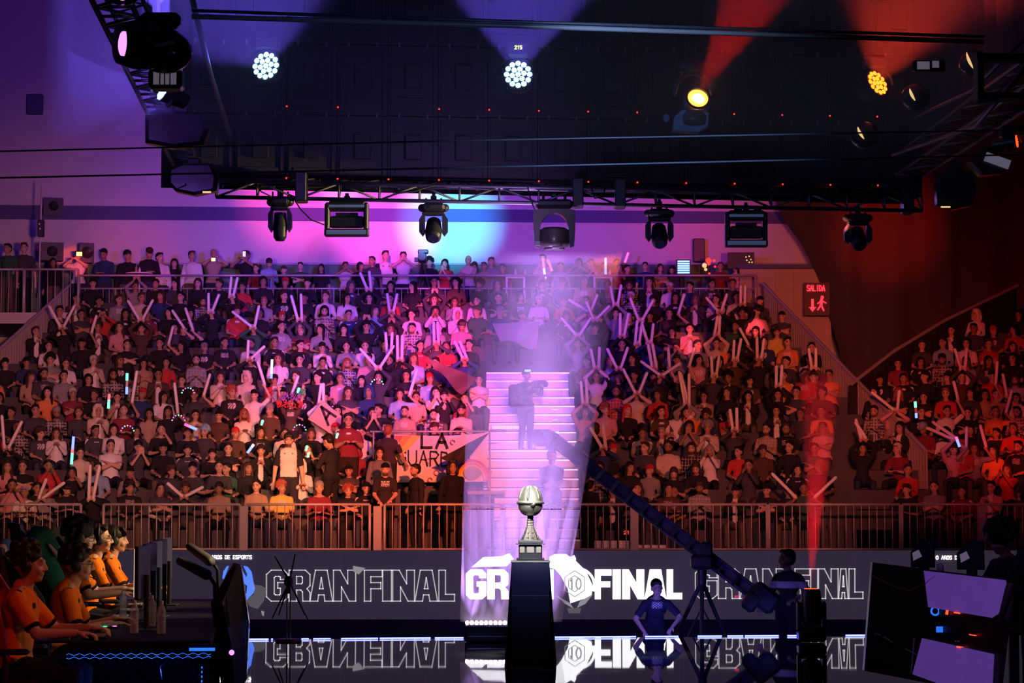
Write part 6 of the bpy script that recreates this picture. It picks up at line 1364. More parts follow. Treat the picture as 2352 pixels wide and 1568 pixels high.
bt = [at(905, 997, YBN), at(1120, 994, YBN), at(1118, 1104, YBN), at(985, 1112, YBN), at(905, 1085, YBN)]
c00, c10, c11, c01 = at(905, 997, YBN), at(1120, 993, YBN), at(1119, 1106, YBN), at(905, 1108, YBN)
def bf(u, v): 
    p = c00.lerp(c10, u).lerp(c01.lerp(c11, u), v); return p + V((0, -.04 * math.sin(u * 9) * v - .02 * math.sin(v * 14 + u * 5), -.05 * math.sin(u * PI) * (1 - v)))
bo, O = cloth('banner', bf, 40, 16, 'banner', 'hand-painted LA GUARDIA cloth banner hung from a rail beside the stairs', 'banner')
def bl(px, py): return at(px, py, YBN - .085) - O
b = MB(); letters(b, 'LA', bl(969, 1027), (1, 0, 0), (0, 0, 1), .28, .22, .09, .05, .006); b.build('lettering', 'ink', bo)
b = MB(); letters(b, 'GUARDIA', bl(913, 1066), (1, 0, -.04), (0, 0, 1), .3, .17, .06, .025, .006); b.build('lettering', 'ink', bo)
for (px, py, r, m_) in ((1040, 1015, 5, 'crayon'), (985, 1058, 5, 'crayon'), (1003, 1085, 6, 'crayon'), (988, 1102, 5, 'crayon')): b = MB(); b.tube([bl(px, py) + V((r / 110 * math.cos(a), 0, r / 110 * math.sin(a))) for a in [i * .5 for i in range(11)]], .008, 5); b.build('scribble', m_, bo)
for i, (c_, r) in enumerate((((.7, .1, .1), .36), ((.8, .35, .08), .31), ((.75, .6, .1), .26), ((.35, .4, .45), .2))):
    mk('arc%d' % i, c_, .8, noise=.1)
    if i < 3: b = MB(); b.prism([bl(908 + i * 20, 1000 + 0 * i), bl(926 + i * 20, 1000), bl(907 + i * 2, 1030 + i * 14), bl(907, 1016 + i * 14)], (0, -.01, 0)); b.build('painted_stripe', 'arc%d' % i, bo)
    b = MB(); pts = [bl(1084, 1102) + V((r * math.cos(a), -.005 * i, r * 1.15 * math.sin(a))) for a in [PI * q / 14 for q in range(15)]]
    if i < 3: b.tube(pts, .028, 6)
    else: b.ell(bl(1084, 1078), (.2, .03, .22))
    b.build('painted_arc' if i < 3 else 'painted_figure', 'arc%d' % i, bo)
pipe('banner_rail', 'pale steel rail holding the painted banner', [at(850, 991, YBN), at(1160, 990, YBN)], .022, 'steel', 'rail')
for px, lb in ((858, 'left'), (1125, 'right')): p = at(px, 991, YBN); pipe('banner_post', lb + ' steel post of the banner rail', [p, V((p.x, p.y, rowz(2) if px < 900 else PZ + .02))], .02, 'steel', 'post')
# A sign
YS = 53.0; mk('sign_pink', (.85, .36, .32), .8); so = thing('hand_sign', 'salmon square cardboard sign with a black letter A held up tilted', 'sign', at(748, 955, YS)); O = V(so.location)
b = MB(); b.prism([at(px, py, YS) - O for px, py in ((741, 919), (784, 955), (783, 973), (764, 999), (708, 962))], (0, .01, 0)); b.build('board', 'sign_pink', so)
u_ = (at(783, 962, YS) - at(741, 925, YS)).normalized(); w_ = V((-u_.z * -1, 0, u_.x)) if False else V((.42, 0, .9)).normalized()
b = MB(); pA = at(748, 976, YS - .012) - O
for a, c in (((738, 934), (755, 978)), ((738, 934), (773, 958)), ((749, 962), (757, 947))): 
    pa_, pc_ = at(*a, YS) - O, at(*c, YS) - O; d = (pc_ - pa_).normalized(); n_ = V((-d.z, 0, d.x)) * .028; b.prism([pa_ - n_ - d * .02, pc_ - n_, pc_ + n_, pa_ + n_ - d * .02], (0, -.008, 0))
b.build('letter', 'ink', so)
# flags
def wavy(pts, Y, dy, m, name, lab):
    c = [at(px, py, Y) for px, py in pts]
    def f(u, v): p = c[0].lerp(c[1], u).lerp(c[3].lerp(c[2], u), v); return p + V((0, dy * math.sin(u * 7 + v * 2), .05 * math.sin(u * 6) * v))
    return cloth(name, f, 30, 12, m, lab, 'flag')
mk('flag_dark', (.14, .07, .07), .8, alpha=.8, noise=.3, nscale=3); mk('flag_pale', (.6, .4, .45), .8, alpha=.5, noise=.2, nscale=3); mk('flag_black', (.03, .02, .03), .8, alpha=.92, noise=.3, nscale=3)
wavy([(978, 820), (1096, 868), (1062, 905), (1000, 850)], 53.6, .12, 'flag_dark', 'flag', 'dark translucent flag waved diagonally left of the stairs')
wavy([(1130, 742), (1240, 738), (1232, 798), (1150, 785)], 57.0, .15, 'flag_pale', 'flag', 'pale pink see-through flag waved at the top of the stairs')
wavy([(1010, 1052), (1125, 992), (1070, 1056), (1035, 1062)], 50.6, .05, 'flag_black', 'flag', 'black flag drooping over the painted banner')
# feather boa
mk('boa_r', (.7, .06, .06), .9); mk('boa_p', (.35, .12, .5), .9); mk('boa_g', (.1, .5, .2), .9)
bt_ = thing('feather_boa', 'fluffy rainbow feather boa held overhead with both hands', 'boa', at(665, 915, 53.2)); O = V(bt_.location)
for nm, m_, a, c, dy_ in (('red_feathers', 'boa_r', 634, 696, 928), ('purple_feathers', 'boa_p', 640, 690, 911), ('green_feathers', 'boa_g', 682, 700, 898)):
    b = MB()
    for i in range(60):
        p = at(RC.uniform(a, c), dy_ + RC.uniform(-8, 8), 53.2) - O; q = p + V((RC.uniform(-1, 1), RC.uniform(-1, 1), RC.uniform(-1, 1))) * .07; b.cone(p, q, .016, .002, 5)
    b.build(nm, m_, bt_)
# glowing sticks
for nm, c, e in (('g_green', (.1, 1, .35), 3.), ('g_blue', (.12, .2, 1), 3.), ('g_red', (1, .1, .15), 2.), ('g_white', (.75, .7, 1), 1.3), ('g_pink', (1, .08, .3), 2.5)): mk(nm, c, .4, emit=c, es=e)
GS = [((291, 905), (292, 857), [('g_blue', .35), ('stick', .3), ('g_green', .35)], 'glow stick tipped green above a blue end, left part of the crowd', 52.8), ((164, 1066), (169, 1002), [('g_green', .4), ('g_red', .15), ('g_blue', .45)], 'glow stick green at the bottom and blue at the top, lower left', 51.2),
      ((623, 869), (625, 825), [('g_blue', .25), ('g_white', .75)], 'white glow stick with a blue base near the middle of the left block', 54.4), ((249, 938), (251, 905), [('g_green', .6), ('g_red', .4)], 'thin green and red glow stick beside the white-hooded person', 52.6),
      ((452, 986), (424, 974), [('g_blue', .6), ('g_pink', .4)], 'glow stick lying slantwise pink and blue over the left block', 51.8), ((2105, 960), (2102, 922), [('g_blue', .3), ('stick', .35), ('g_green', .35)], 'glow stick tipped green in the corner stand', 52.6), ((2204, 1026), (2196, 1003), [('g_blue', .7), ('g_pink', .3)], 'short violet glow stick in the corner stand', 51.6),
      ((568, 1040), (583, 1020), [('g_blue', .7), ('g_white', .3)], 'small slanting blue glow stick left of the white-shirted bearded man', 51.0), ((1435, 603), (1443, 580), [('g_pink', 1.)], 'bright pink glow stick raised on the upper deck', 61.6), ((1391, 632), (1391, 592), [('g_blue', .6), ('g_white', .4)], 'thin blue glow stick upright on the right deck table', 61.0),
      ((1252, 640), (1247, 592), [('g_white', .5), ('g_pink', .5)], 'pink and white foam stick raised beneath the big lamp', 61.2), ((1268, 622), (1258, 596), [('g_red', 1.)], 'curved red glow stick beneath the big lamp', 61.0)]
for a, c, segs_, lab, Y in GS:
    p = at(*a, Y); q = at(*c, Y); t = thing('glow_stick', lab, 'glow stick', p); f = 0
    for m_, s_ in segs_: MB().tube([(q - p) * f, (q - p) * (f + s_ * .5), (q - p) * (f + s_)], .028, 8).build('lit_section', m_, t, True); f += s_
# blinking headbands and small lights
for i, (px, py, Y) in enumerate(((688, 990, 51.9), (410, 968, 52.0), (432, 905, 53.0), (866, 885, 53.4), (293, 992, 51.9))):
    t = thing('light_headband', ['light-up headband over the raised-arms person', 'light-up headband beside the slanting glow stick', 'light-up mask with a yellow mouth in the left block', 'light-up glasses left of the dark flag', 'light-up headband with one green dot, lower left'][i], 'headband', at(px, py, Y - .15))
    b = MB(); b.tube([V((.13 * math.cos(a), 0, .13 * math.sin(a))) for a in [PI * q / 10 for q in range(11)]], .008, 6); b.build('band', 'black_plastic', t, True)
    for q in range(7): a = PI * (q + .5) / 7; MB().ell((.135 * math.cos(a), -.01, .135 * math.sin(a)), .015, n=8, m=6).build('bulb', ['g_green', 'g_blue', 'g_pink', 'g_white'][(q + i) % 4], t, True)
for (px, py, lab) in ((773, 1001, 'green light tip by the A sign'), (703, 1030, 'upper green light beside the white-shirted bearded man'), (707, 1045, 'lower green light beside the white-shirted bearded man'), (684, 897, 'green light at the feather boa'), (601, 971, 'green light among the left block faces')):
    tag(MB().caps((0, 0, -.03), .022, (.02, 0, .04), .028).build('glow_tip', 'g_green', None, True, at(px, py, 51.4 if py > 990 else 52.6)), lab, 'light')
# deck furniture
def htable(px, py, wpx, lab):
    Y = 60.9; p = at(px, py, Y); t = thing('standing_table', lab, 'table', (p.x, Y, DECK)); w = wpx / ppm(Y); z = p.z - DECK; MB().lathe([(.05, z - .02), (w / 2, z - .015), (w / 2, z + .015), (.05, z + .02)], 24).build('table_top', 'white_paint', t); MB().cone((0, 0, 0), (0, 0, z - .02), .03).build('pole', 'steel', t); MB().cone((0, 0, 0), (0, 0, .03), .2).build('foot', 'steel', t); return p
p = htable(320, 628, 62, 'round white standing table at the left of the upper deck')
for dx, h, m_ in ((-.06, .2, 'wood'), (.02, .13, 'white_paint')): tag(MB().lathe([(.03, 0), (.032, .02), (.03, h * .6), (.012, h * .8), (.012, h)], 12).build('bottle', m_, None, True, (p.x + dx, 60.8, p.z + .02)), ('tall amber' if dx < 0 else 'short white') + ' bottle on the round standing table', 'bottle')
for j, (px, w, its) in enumerate(((1184, 46, (-.14, 0, .24)), (1384, 44, (-.15, 0, .18)))):
    Y = 60.9; p = at(px, 637, Y); t = thing('deck_table', ('left' if j == 0 else 'right') + ' pale rectangular bar table on the upper deck', 'table', (p.x, Y, DECK)); z = p.z - DECK; ww = w / ppm(Y); MB().box((0, 0, z), (ww, .4, .07)).build('table_top', 'white_paint', t)
    for s in (1, -1): MB().box((s * (ww / 2 - .03), 0, z / 2), (.05, .3, z)).build('leg', 'white_paint', t)
    for q, dx in enumerate(its): h = (.06, .19, .17)[q] if j == 0 else (.14, .06, .16)[q]; tag(MB().lathe([(.028, 0), (.03, h * .6), (.014, h * .8), (.014, h)], 12).build('bottle', 'tube_glow' if False else 'white_paint', None, True, (p.x + dx, Y - .05, p.z + .035)), f"{('small', 'taller', 'slim')[q]} pale drink container on the {'left' if j == 0 else 'right'} bar table", 'bottle')
# video camera on the deck
p = at(970, 592, 60.9); t = thing('video_camera', 'dark broadcast video camera on a tripod on the upper deck', 'camera', (p.x, 60.9, DECK)); z = p.z - DECK
b = MB(); b.box((0, 0, z), (.2, .45, .22), bev=.03); b.box((.02, 0, z + .15), (.26, .2, .1), bev=.02); b.box((-.14, -.05, z - .05), (.1, .15, .1)); b.build('camera_body', 'black_plastic', t); MB().cone((0, -.22, z), (0, -.4, z), .08, .1, 16).build('lens', 'black_plastic', t)
for a in (0.3, 2.4, 4.5): MB().cone((0, 0, z - .1), (.4 * math.cos(a), .4 * math.sin(a), 0), .025).build('leg', 'black_metal', t)
# led panel and other deck lamps
mk('panel_led', (.3, .6, 1), .3, emit=(.16, .42, 1), es=2.6)
p = at(1570, 613, 61.2); t = thing('led_floodlight', 'square LED panel of bright blue-white bars on the upper deck', 'stage light', (p.x, 61.2, DECK)); z = p.z - DECK; MB().box((0, .05, z), (.36, .1, .38), bev=.01).build('housing', 'black_plastic', t)
for i in range(6): MB().box((0, -.01, z - .14 + i * .056), (.3, .02, .034), bev=.008).build('light_bar', 'panel_led', t)
MB().cone((0, .05, 0), (0, .05, z - .15), .03).build('stand', 'black_metal', t)
mk('globe_red', (.8, .05, .05), .2, emit=(1, .04, .02), es=1.6)
p = at(1627, 608, 61.2); t = thing('ornament_lamp', 'cluster of red and gold shiny lamp globes right of the LED panel', 'lamp', (p.x, 61.2, DECK)); z = p.z - DECK
for (dx, dz, r, m_) in ((0, .1, .07, 'globe_red'), (.14, .1, .035, 'globe_red'), (0.01, .02, .04, 'globe_red'), (.16, -.05, .03, 'globe_red'), (.02, -.22, .03, 'globe_red'), (-.1, -.02, .06, 'gold_edge'), (-.07, -.12, .04, 'gold_edge')): MB().ell((dx, -.05, z + dz), r).build('globe', m_, t, True)
MB().cone((.02, 0, 0), (.02, 0, z + .05), .03).build('stand', 'black_metal', t)
p = at(1605, 575, 63.4); tag(MB().box((0, 0, 0), (.3, .2, .6), bev=.02).build('wall_speaker', 'black_plastic', loc=p), 'dim upright speaker on the back wall above the LED panel', 'speaker')
t = thing('back_window', 'dark framed serving window with small warm lights at the right end', 'window', at(1702, 598, 61.38)); MB().box((0, 0, 0), (.66, .06, .4)).build('frame', 'black_metal', t)
for (dx, dz) in ((.12, .08), (.2, .1), (.24, .02), (.14, 0), (.2, -.05), (.27, -.05)): MB().ell((dx, -.05, dz), .018, n=8, m=6).build('bulb', 'gold_edge', t, True)
# lamp mast and speakers on the left
t = thing('lamp_mast', 'thin metal mast with a small lamp box left of the upper deck', 'mast', (X(84, 59.6), 59.6, DECK)); zt_ = at(90, 425, 59.6).z - DECK; MB().cone((0, 0, 0), (.05, 0, zt_), .022, n=8).build('pole', 'steel', t)
z = at(90, 525, 59.6).z - DECK; MB().box((.06, -.06, z), (.16, .14, .42), bev=.02).build('lamp_box', 'black_plastic', t); [MB().ell((.03 + .02 * i, -.14, z + dz), .02, n=8, m=6).build('bulb', 'display', t) for i, dz in ((0, .1), (1, -.02))]
def speaker(px, py, w, h, Y, lab, stand=True):
    p = at(px, py, Y); t = thing('loudspeaker', lab, 'speaker', (p.x, Y, DECK if stand else p.z), .3); z = p.z - DECK if stand else 0
    b = MB(); b.prism([(-w / 2, 0, -h / 2), (w / 2, 0, -h / 2), (w / 2, 0, h / 2), (-w / 2, 0, h / 2)], (0, .35, 0)); b.v = [V((v.x, v.y, v.z + z)) for v in b.v]; b.build('cabinet', 'black_plastic', t)
    b = MB(); b.lathe([(h * .3, 0), (h * .27, .03), (h * .1, .01)], 20, Matrix.Translation((0, -.01, z)) @ Matrix.Rotation(PI / 2, 4, 'X')); b.build('cone', 'black_gloss', t)
    MB().cone((0, .15, 0), (0, .15, z), .03).build('stand', 'black_metal', t) if stand else MB().box((0, .4, 0), (.1, .3, .1)).build('bracket', 'black_metal', t)
speaker(123, 473, .5, .42, 63.2, 'dark speaker box mounted high on the left back wall', False); speaker(120, 577, .55, .45, 60.6, 'round-fronted dark speaker on a stand on the side deck')
speaker(200, 580, .36, .5, 62.6, 'dark slim speaker behind the brightly lit filming person')
MB_ = at(80, 240, YB - .2); tag(MB().box((0, 0, 0), (.42, .14, .52), bev=.02).build('wall_vent', 'band', loc=MB_), 'dark square vent box high on the left wall', 'vent')
mk('phone_glow', (.4, .4, .4), .4, emit=(.9, .85, 1), es=.9); mk('ring_glow', (1, .8, .3), .4, emit=(1, .55, .12), es=3.5)
for (px, py, Y, m_, w, h, lab) in ((561, 583, 61.0, 'phone_glow', .07, .13, 'phone held up by the dark-clothed filming person on the deck'), (490, 596, 61.0, 'ring_glow', .1, .08, 'lit phone flash held by the bald man in tan'), (182, 583, 60.8, 'ring_glow', .14, .1, 'glaring lamp held at the face of the red-lit filming person')):
    tag(MB().box((0, 0, 0), (w, .012, h), bev=.004).build('phone', m_, loc=at(px, py, Y)), lab, 'phone')
# little red counter and pale blocks at the foot of the barrier
t = thing('digital_counter', 'small device with a red lit two-digit display behind the front barrier', 'display', at(1440, 1222, 49.9)); MB().box((0, .04, 0), (.16, .08, .14), bev=.01).build('casing', 'black_plastic', t); b = MB(); letters(b, '21', (-.055, -.01, -.035), (1, 0, 0), (0, 0, 1), .06, .045, .015, .012, .004); b.build('digits', 'globe_red', t); MB().cone((0, .05, -.5), (0, .05, -.05), .02).build('stand', 'black_metal', t)
for i, px in enumerate((1372, 1390, 1408, 1428, 1446, 1466, 1484, 1502, 1520)):
    h = 22 if i < 5 else 12; tag(MB().box((0, 0, h / 230), (.14, .14, h / 115), bev=.01).build('paper_bag', 'white_paint', loc=(X(px, 49.7), 49.7, PZ + .01)), 'pale folded bag lined up at the foot of the front barrier', 'bag', 'pale bags at the foot of the barrier')
# steadicam of the operator on the stairs
p = V(OPR.location); t = thing('video_camera', 'dark shoulder video camera carried by the operator on the stairs', 'camera', (p.x + .25, p.y - .4, p.z + 1.42), .5)
MB().box((0, 0, 0), (.16, .4, .16), bev=.03).build('camera_body', 'black_plastic', t); MB().cone((0, -.2, 0), (0, -.36, 0), .05, .07, 14).build('lens', 'black_plastic', t); b = MB(); b.box((.12, -.02, .06), (.08, .08, .06)); b.build('viewfinder', 'black_plastic', t)
b = MB(); b.box((-.12, .25, 1.2), (.32, .18, .5), bev=.05); tag(b.build('backpack', 'dark_cloth', loc=(p.x - .1, p.y, p.z)), 'dark backpack worn by the camera operator on the stairs', 'backpack')
tag(MB().box((0, 0, 0), (.14, .03, .05), bev=.01).build('head_torch', 'edge_blue', loc=at(1212, 851, OPR.location.y - .22)), 'cyan glinting lamp on the head of the camera operator', 'lamp')
# ================================================================ light
def lamp(name, kind, loc, energy, col, target=None, size=30, blend=.5, rad=.1):
    l = bpy.data.lights.new(name, kind); l.energy = energy; l.color = col; o = bpy.data.objects.new(name, l); COL.objects.link(o); o.location = loc
    if kind == 'SPOT': l.spot_size = math.radians(size); l.spot_blend = blend; l.shadow_soft_size = rad
    elif kind == 'POINT': l.shadow_soft_size = rad
    if target is not None: o.rotation_euler = (V(target) - V(loc)).to_track_quat('-Z', 'Y').to_euler()
    return o
K = 1.0
# washes over the stands
lamp('wash_left', 'SPOT', (-4.5, 30.6, 5.0), 8200, (1, .28, .17), at(330, 950, 54), 34, .9, .25)
lamp('wash_left_top', 'SPOT', (-4.5, 30.6, 5.0), 1800, (.95, .3, .42), at(350, 720, 58), 30, 1, .25)
lamp('wash_right', 'SPOT', (4.8, 30.6, 5.0), 8800, (1, .17, .1), at(1640, 850, 55), 32, .9, .25)
lamp('wash_corner', 'SPOT', (5.5, 30.6, 5.0), 4500, (1, .07, .06), at(2250, 900, 55), 22, .9, .25)
lamp('red_corner', 'SPOT', (6, 30.6, 4.8), 12000, (1, .05, .03), at(2330, 1040, 52), 5, .8, .1)
lamp('key_centre', 'SPOT', (1.5, 30.6, 5.0), 32000, (1, .16, .07), at(860, 1040, 52), 19, .9, .2)
lamp('key_white_shirt', 'SPOT', (-1.5, 30.6, 5.0), 9000, (1, .6, .25), at(640, 1070, 51), 8, 1, .2)
lamp('pink_hit', 'SPOT', (0, 30.6, 5.0), 75000, (1, .07, .16), at(1015, 760, 56), 5.6, .6, .1)
lamp('pink_hit_low', 'SPOT', (0, 30.6, 5.0), 42000, (1, .09, .09), at(1010, 900, 54), 6.5, .9, .1)
lamp('violet_wash', 'SPOT', (-1, 30.6, 5.0), 12000, (.4, .16, 1), at(830, 690, 58), 18, 1, .2)
lamp('pink_spot', 'SPOT', (3, 30.6, 5.0), 60000, (1, .1, .14), at(1585, 778, 56.3), 1.7, .3, .05)
lamp('pink_spot_two', 'SPOT', (3, 30.6, 5.0), 50000, (1, .1, .14), at(1733, 748, 57), 1.0, .3, .05)
lamp('red_face', 'SPOT', (-4, 30.6, 5.0), 30000, (1, .06, .04), at(180, 600, 61), 1.6, .5, .05)
lamp('red_deck', 'SPOT', (-3, 30.6, 5.0), 7000, (1, .07, .1), at(310, 585, 61.5), 6, 1, .05)
lamp('front_fill', 'SPOT', (-1.5, 34, 4.6), 1500, (1, .42, .42), at(560, 1180, 49.5), 34, .9, .2)  # added lamp without a fixture, brightens barrier and front rows
lamp('front_fill_right', 'SPOT', (2.5, 34, 4.6), 1000, (1, .35, .38), at(1620, 1190, 49.5), 32, .9, .2)  # right half of the added barrier fill, no fixture
lamp('desk_rim', 'SPOT', (-.4, 20.5, 2.6), 420, (1, .8, .6), at(450, 1300, 20.5), 30, .9, .1)  # added lamp without a fixture, lifts the padded arms from black
lamp('stairs_light', 'SPOT', (.6, 30.6, 5.0), 3200, (1, .5, .5), at(1225, 960, 53), 8.5, .8, .1)
lamp('deck_violet', 'SPOT', (0, 30.6, 5.0), 5000, (.45, .15, 1), at(1050, 640, 62), 22, 1, .1)
# back wall
zf = 5.1
lamp('wall_violet', 'SPOT', (-1, 38, 6.6), 15500, (.2, .035, 1), at(980, 540, YB), 44, 1, .3)
lamp('wall_mauve', 'SPOT', (-6, 38, 7), 1700, (.55, .1, .62), at(420, 470, YB), 62, 1, .3)
lamp('wall_blue', 'SPOT', (-5.5, 30, 9), 4200, (.1, .04, 1), at(230, 150, YB), 30, 1, .3)
lamp('wall_pink', 'SPOT', (-2.6, 40, 7.5), 55000, (1, .06, .55), at(880, 505, YB), 8.5, 1, .1)
lamp('wall_rose', 'SPOT', (-4.6, 40, 7.5), 36000, (1, .05, .28), at(680, 448, YB), 9, 1, .1)
lamp('wall_cyan', 'SPOT', (-1.5, 40, 7.5), 80000, (.05, .5, 1), at(1035, 508, YB), 7.6, .95, .1)
lamp('wall_cyan_two', 'SPOT', (-3, 40, 7.5), 16000, (.1, .5, 1), at(785, 440, YB), 3.2, 1, .1)
lamp('wall_red', 'SPOT', (3, 38, 7), 2400, (1, .11, .13), at(1660, 520, YB), 26, 1, .3)
lamp('wall_crimson', 'SPOT', (3.6, 40, 7.5), 4200, (1, .03, .12), at(1570, 500, YB), 9, 1, .3)
lamp('curtain_red', 'SPOT', (5.2, 30, 4.9), 38000, (1, .015, .01), at(2035, 525, 61), 6.5, 1, .1)
lamp('curtain_wash', 'SPOT', (5.2, 30, 4.9), 2600, (1, .02, .03), at(2200, 500, 61), 26, 1, .1)
lamp('passage_light', 'SPOT', (4, 30, 5.1), 2500, (1, .2, .16), at(1850, 760, 60), 12, 1, .1)
# trophy and stage
lamp('trophy_spot', 'SPOT', (.6, 23.4, 5.2), 30000, (1, .95, .85), (xp, YP, 1.62), 8.5, .5, .3)
lamp('trophy_side', 'SPOT', (-1.8, 24.6, 4.2), 12000, (1, .96, .85), (xp, YP, 1.66), 9, .6, .4)  # extra unseen lamp added to brighten the silver
lamp('trophy_back', 'SPOT', (-.6, 29.0, 6.5), 900, (.9, .95, 1), (xp, YP, 1.6), 8, .6, .1)
lamp('pedestal_blue', 'SPOT', (.3, 20, 2.5), 220, (.2, .25, 1), (xp, YP, .9), 12, 1, .3)
lamp('players_key', 'SPOT', (.5, 23.0, 3.6), 1500, (1, .64, .32), (-3.4, 22.8, 1.3), 34, .9, .15)
lamp('players_fill', 'SPOT', (.6, 18.0, 3.2), 120, (1, .6, .4), (-3.2, 17.6, 1.2), 50, .9, .2)  # fill without a fixture for the nearest players
lamp('chair_red_fill', 'SPOT', (-1.5, 13.0, 3.2), 110, (1, .12, .08), (-3.5, 16.6, 1.1), 40, .9, .2)  # red fill on the near chair, has no fixture
lamp('desk_blue', 'POINT', DA + DU * .35 + DV * .45 + V((0, 0, .5)), 5, (.05, .2, 1), rad=.05)
lamp('crew_blue', 'SPOT', (1.9, 31.9, .02), 45, (.12, .12, 1), (1.95, 32.9, .5), 100, .8, .05)
lamp('crew_blue_two', 'SPOT', (3.3, 32.3, .02), 14, (.12, .12, 1), (3.6, 34, .2), 100, .8, .05)
lamp('right_desk_violet', 'SPOT', (2.5, 17, 4), 160, (.5, .2, 1), (4.2, 22, .5), 40, 1, .2)
lamp('head_warm', 'SPOT', (4.6, 28.0, 4.7), 2200, (1, .75, .3), at(1285, 530, 28.8), 16, .8, .05)  # unseen side lamp placed so only the big lamp's right side turns gold
lamp('rig_blue', 'SPOT', (.4, 19, 5.4), 200, (.3, .5, 1), at(1500, 60, 21), 60, 1, .2)
lamp('truss_violet', 'SPOT', (.3, 26.5, 4.6), 160, (.55, .35, 1), at(1100, 440, 28.9), 60, 1, .2)
lamp('side_truss_violet', 'SPOT', (-4.6, 20, 5.4), 260, (.35, .12, 1), at(300, 200, 23), 60, 1, .2)
lamp('cable_blue', 'SPOT', (2, 12, 3.4), 260, (.2, .4, 1), at(1500, 340, 15.2), 40, 1, .1)  # unseen lamp added to make the cables shine blue
# ---------------------------------------------------------------- haze
def haze_mat(name, dens, col=(1, 1, 1), ani=0.):
    m = bpy.data.materials.new(name); m.use_nodes = True; nt = m.node_tree; nt.nodes.remove(nt.nodes['Principled BSDF'])
    v = nt.nodes.new('ShaderNodeVolumeScatter'); v.inputs['Density'].default_value = dens; v.inputs['Color'].default_value = (*col, 1); v.inputs['Anisotropy'].default_value = ani
    nt.links.new(v.outputs[0], nt.nodes['Material Output'].inputs['Volume']); return m
def smoky(m, dens, scale=1.4, lo=.35, hi=1.7):
    nt = m.node_tree; v = [n for n in nt.nodes if n.type == 'VOLUME_SCATTER'][0]; tc = nt.nodes.new('ShaderNodeTexCoord'); nz = nt.nodes.new('ShaderNodeTexNoise'); nz.inputs['Scale'].default_value = scale; nz.inputs['Detail'].default_value = 3; nz.inputs['Distortion'].default_value = .6
    mr = nt.nodes.new('ShaderNodeMapRange'); mr.inputs['From Min'].default_value = .35; mr.inputs['From Max'].default_value = .65; mr.inputs['To Min'].default_value = dens * lo; mr.inputs['To Max'].default_value = dens * hi
    nt.links.new(tc.outputs['Object'], nz.inputs['Vector']); nt.links.new(nz.outputs['Fac'], mr.inputs['Value']); nt.links.new(mr.outputs['Result'], v.inputs['Density']); return m
def haze_cone(name, lab, p, d, L, r0, r1, dens, ry=1., n=20):
    m = haze_mat(name + '_m', dens); d = V(d).normalized(); x, y, d = frame_z(d); b = MB(); p = V(p); b.cone(p, p + d * L, r0, r1, n)
    o = b.build('haze', m); return tag(o, lab, 'haze', kind='stuff')
def beam(name, lab, p, tgt, L, ang, dens, energy, col, r0=.1, blend=.6, grow=1.08, back=0.):
    d = (V(tgt) - V(p)).normalized(); haze_cone(name, lab, V(p), d, L, r0, r0 + L * math.tan(math.radians(ang / 2)) * grow, dens)
    lamp(name, 'SPOT', V(p) - d * back, energy, col, V(p) + d, ang, blend, .03)
# violet curtain of light above the LED batten
tl = at(1262, 640, 31.4)
bx0, bx1 = xl0 - .06, xl1 + .15; z0 = zt + .03; zt2 = at(1250, 590, 31.5).z; tcx = X(1255, 31.5)
bot = [(bx0, YL - .1), (bx1, YL - .1), (bx1, YL + .2), (bx0, YL + .2)]; top = [(tcx - .95, YL - .1), (tcx + .95, YL - .1), (tcx + .95, YL + 1.3), (tcx - .95, YL + 1.3)]
for (f0, f1, dn, wd) in ((0, .3, .8, 'lower dense'), (.302, .58, .3, 'middle'), (.582, 1, .14, 'thin upper')):
    def sec(f): return [(p[0] * (1 - f) + q[0] * f, p[1] * (1 - f) + q[1] * f, z0 + (zt2 - z0) * f) for p, q in zip(bot, top)]
    b = MB(); b.add(sec(f0) + sec(f1), [(0, 3, 2, 1), (4, 5, 6, 7), (0, 1, 5, 4), (1, 2, 6, 5), (2, 3, 7, 6), (3, 0, 4, 7)])
    tag(b.build('haze', smoky(haze_mat('beam_haze', dn), dn) if f0 > 0 else haze_mat('beam_haze', dn)), wd + ' part of the violet haze rising from the LED batten past the trophy', 'haze', kind='stuff')
for i, en_ in enumerate((.3, .6, 1.1, 1.6, 1.6, 1.1, .7)):
    f = (i + .5) / 7; p = V((bx0 + (bx1 - bx0) * f, YL + .04, z0 + .05)); q = V((tcx + (f - .5) * .9, YL + .6, zt2))
    lamp('batten_beam', 'SPOT', p, 15000 * en_, (.6, .3, 1), q, 17, 1, .03)
for f in (.12, .38, .62, .88): lamp('batten_glow', 'SPOT', (bx0 + (bx1 - bx0) * f, YL + .04, z0 + .05), 1000, (.62, .3, 1), (bx0 + (bx1 - bx0) * f + .05, YL + .1, 3), 62, 1, .03)
beam('red_beam', 'column of red haze rising from the moving head on the stage floor', (RB_POS[0], RB_POS[1], RB_POS[2] + .05), at(1885, 900, 31.3), 2.7, 12.5, .2, 2300, (1, .015, .03), .07, .5)
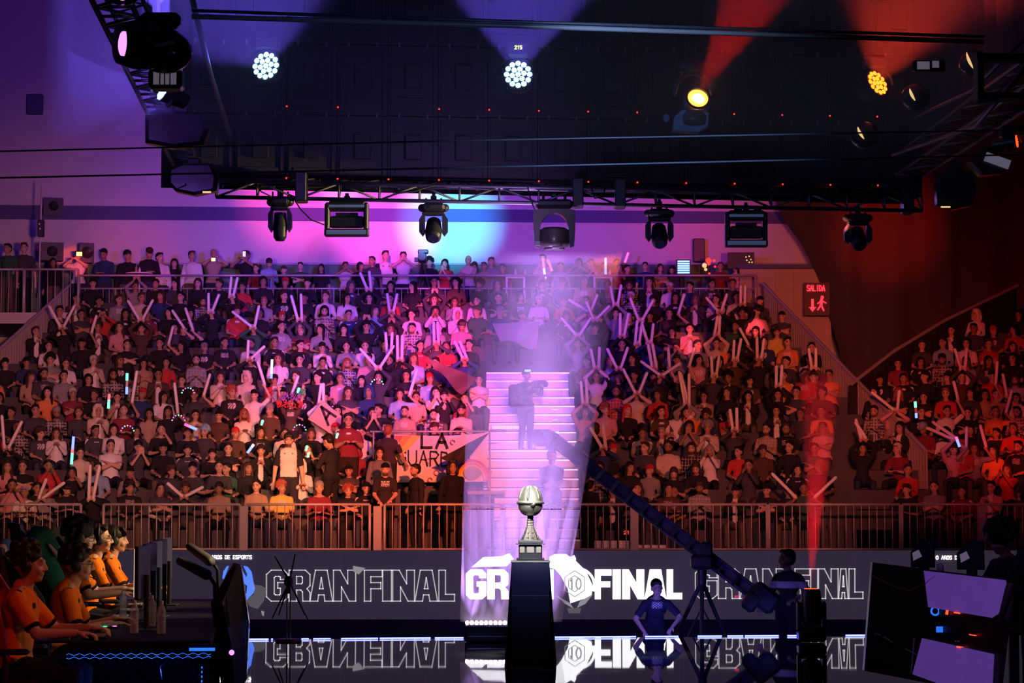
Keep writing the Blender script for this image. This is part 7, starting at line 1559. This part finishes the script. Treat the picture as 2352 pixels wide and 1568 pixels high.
beam('red_sky_beam', 'broad red haze beam leaving the round beam lamp upward', at(1606, 212, 25.9), at(1722, 0, 25.6), 1.8, 36, .12, 950, (1, .015, .008), .09, .7, back=.02)
# thin haze hanging inside the rig
b = MB(); b.box((0.2, 24.9, 6.9), (9.2, 3.6, 3.4)); tag(b.build('haze', haze_mat('rig_haze', .055)), 'thin haze hanging between the blue wash lamps under the roof', 'haze', kind='stuff')
lamp('par_beam_left', 'SPOT', at(612, 150, 25.85), 7000, (.16, .1, 1), at(540, -40, 24.6), 75, 1, .03)
lamp('par_beam_mid', 'SPOT', at(1190, 165, 25.85), 7000, (.16, .1, 1), at(1200, -160, 24.8), 80, 1, .03)
lamp('par_beam_right', 'SPOT', at(2013, 190, 26.2), 1200, (1, .05, .02), at(2100, -60, 25), 70, 1, .03)
lamp('par_beam_far', 'SPOT', at(378, 207, 25.85), 3000, (.16, .1, 1), at(300, 60, 24), 80, 1, .03)
w = bpy.data.worlds.new('world'); scn.world = w; w.use_nodes = True; w.node_tree.nodes['Background'].inputs[0].default_value = (.5, .16, .5, 1); w.node_tree.nodes['Background'].inputs[1].default_value = .02
# ambient spill so that the blacks are lifted the way stage haze lifts them
scn.view_settings.view_transform = 'Standard'; scn.view_settings.look = 'None'; scn.view_settings.exposure = 0; scn.view_settings.gamma = 1; scn.view_settings.use_curve_mapping = False
cy = scn.cycles; cy.max_bounces = 5; cy.diffuse_bounces = 2; cy.glossy_bounces = 3; cy.transmission_bounces = 3; cy.volume_bounces = 0; cy.transparent_max_bounces = 12; cy.sample_clamp_indirect = 2.5; cy.sample_clamp_direct = 12; cy.use_denoising = True; cy.caustics_reflective = False; cy.caustics_refractive = False; cy.volume_step_rate = 2.; cy.volume_max_steps = 64; cy.use_adaptive_sampling = True; cy.adaptive_threshold = .03
cam = bpy.data.cameras.new('camera'); camo = bpy.data.objects.new('camera', cam); COL.objects.link(camo)
camo.location = (0, 0, CAMZ); camo.rotation_euler = (PI / 2 + PITCH, 0, 0); cam.sensor_width = 36; cam.lens = F / 2352 * 36; cam.clip_end = 200; scn.camera = camo
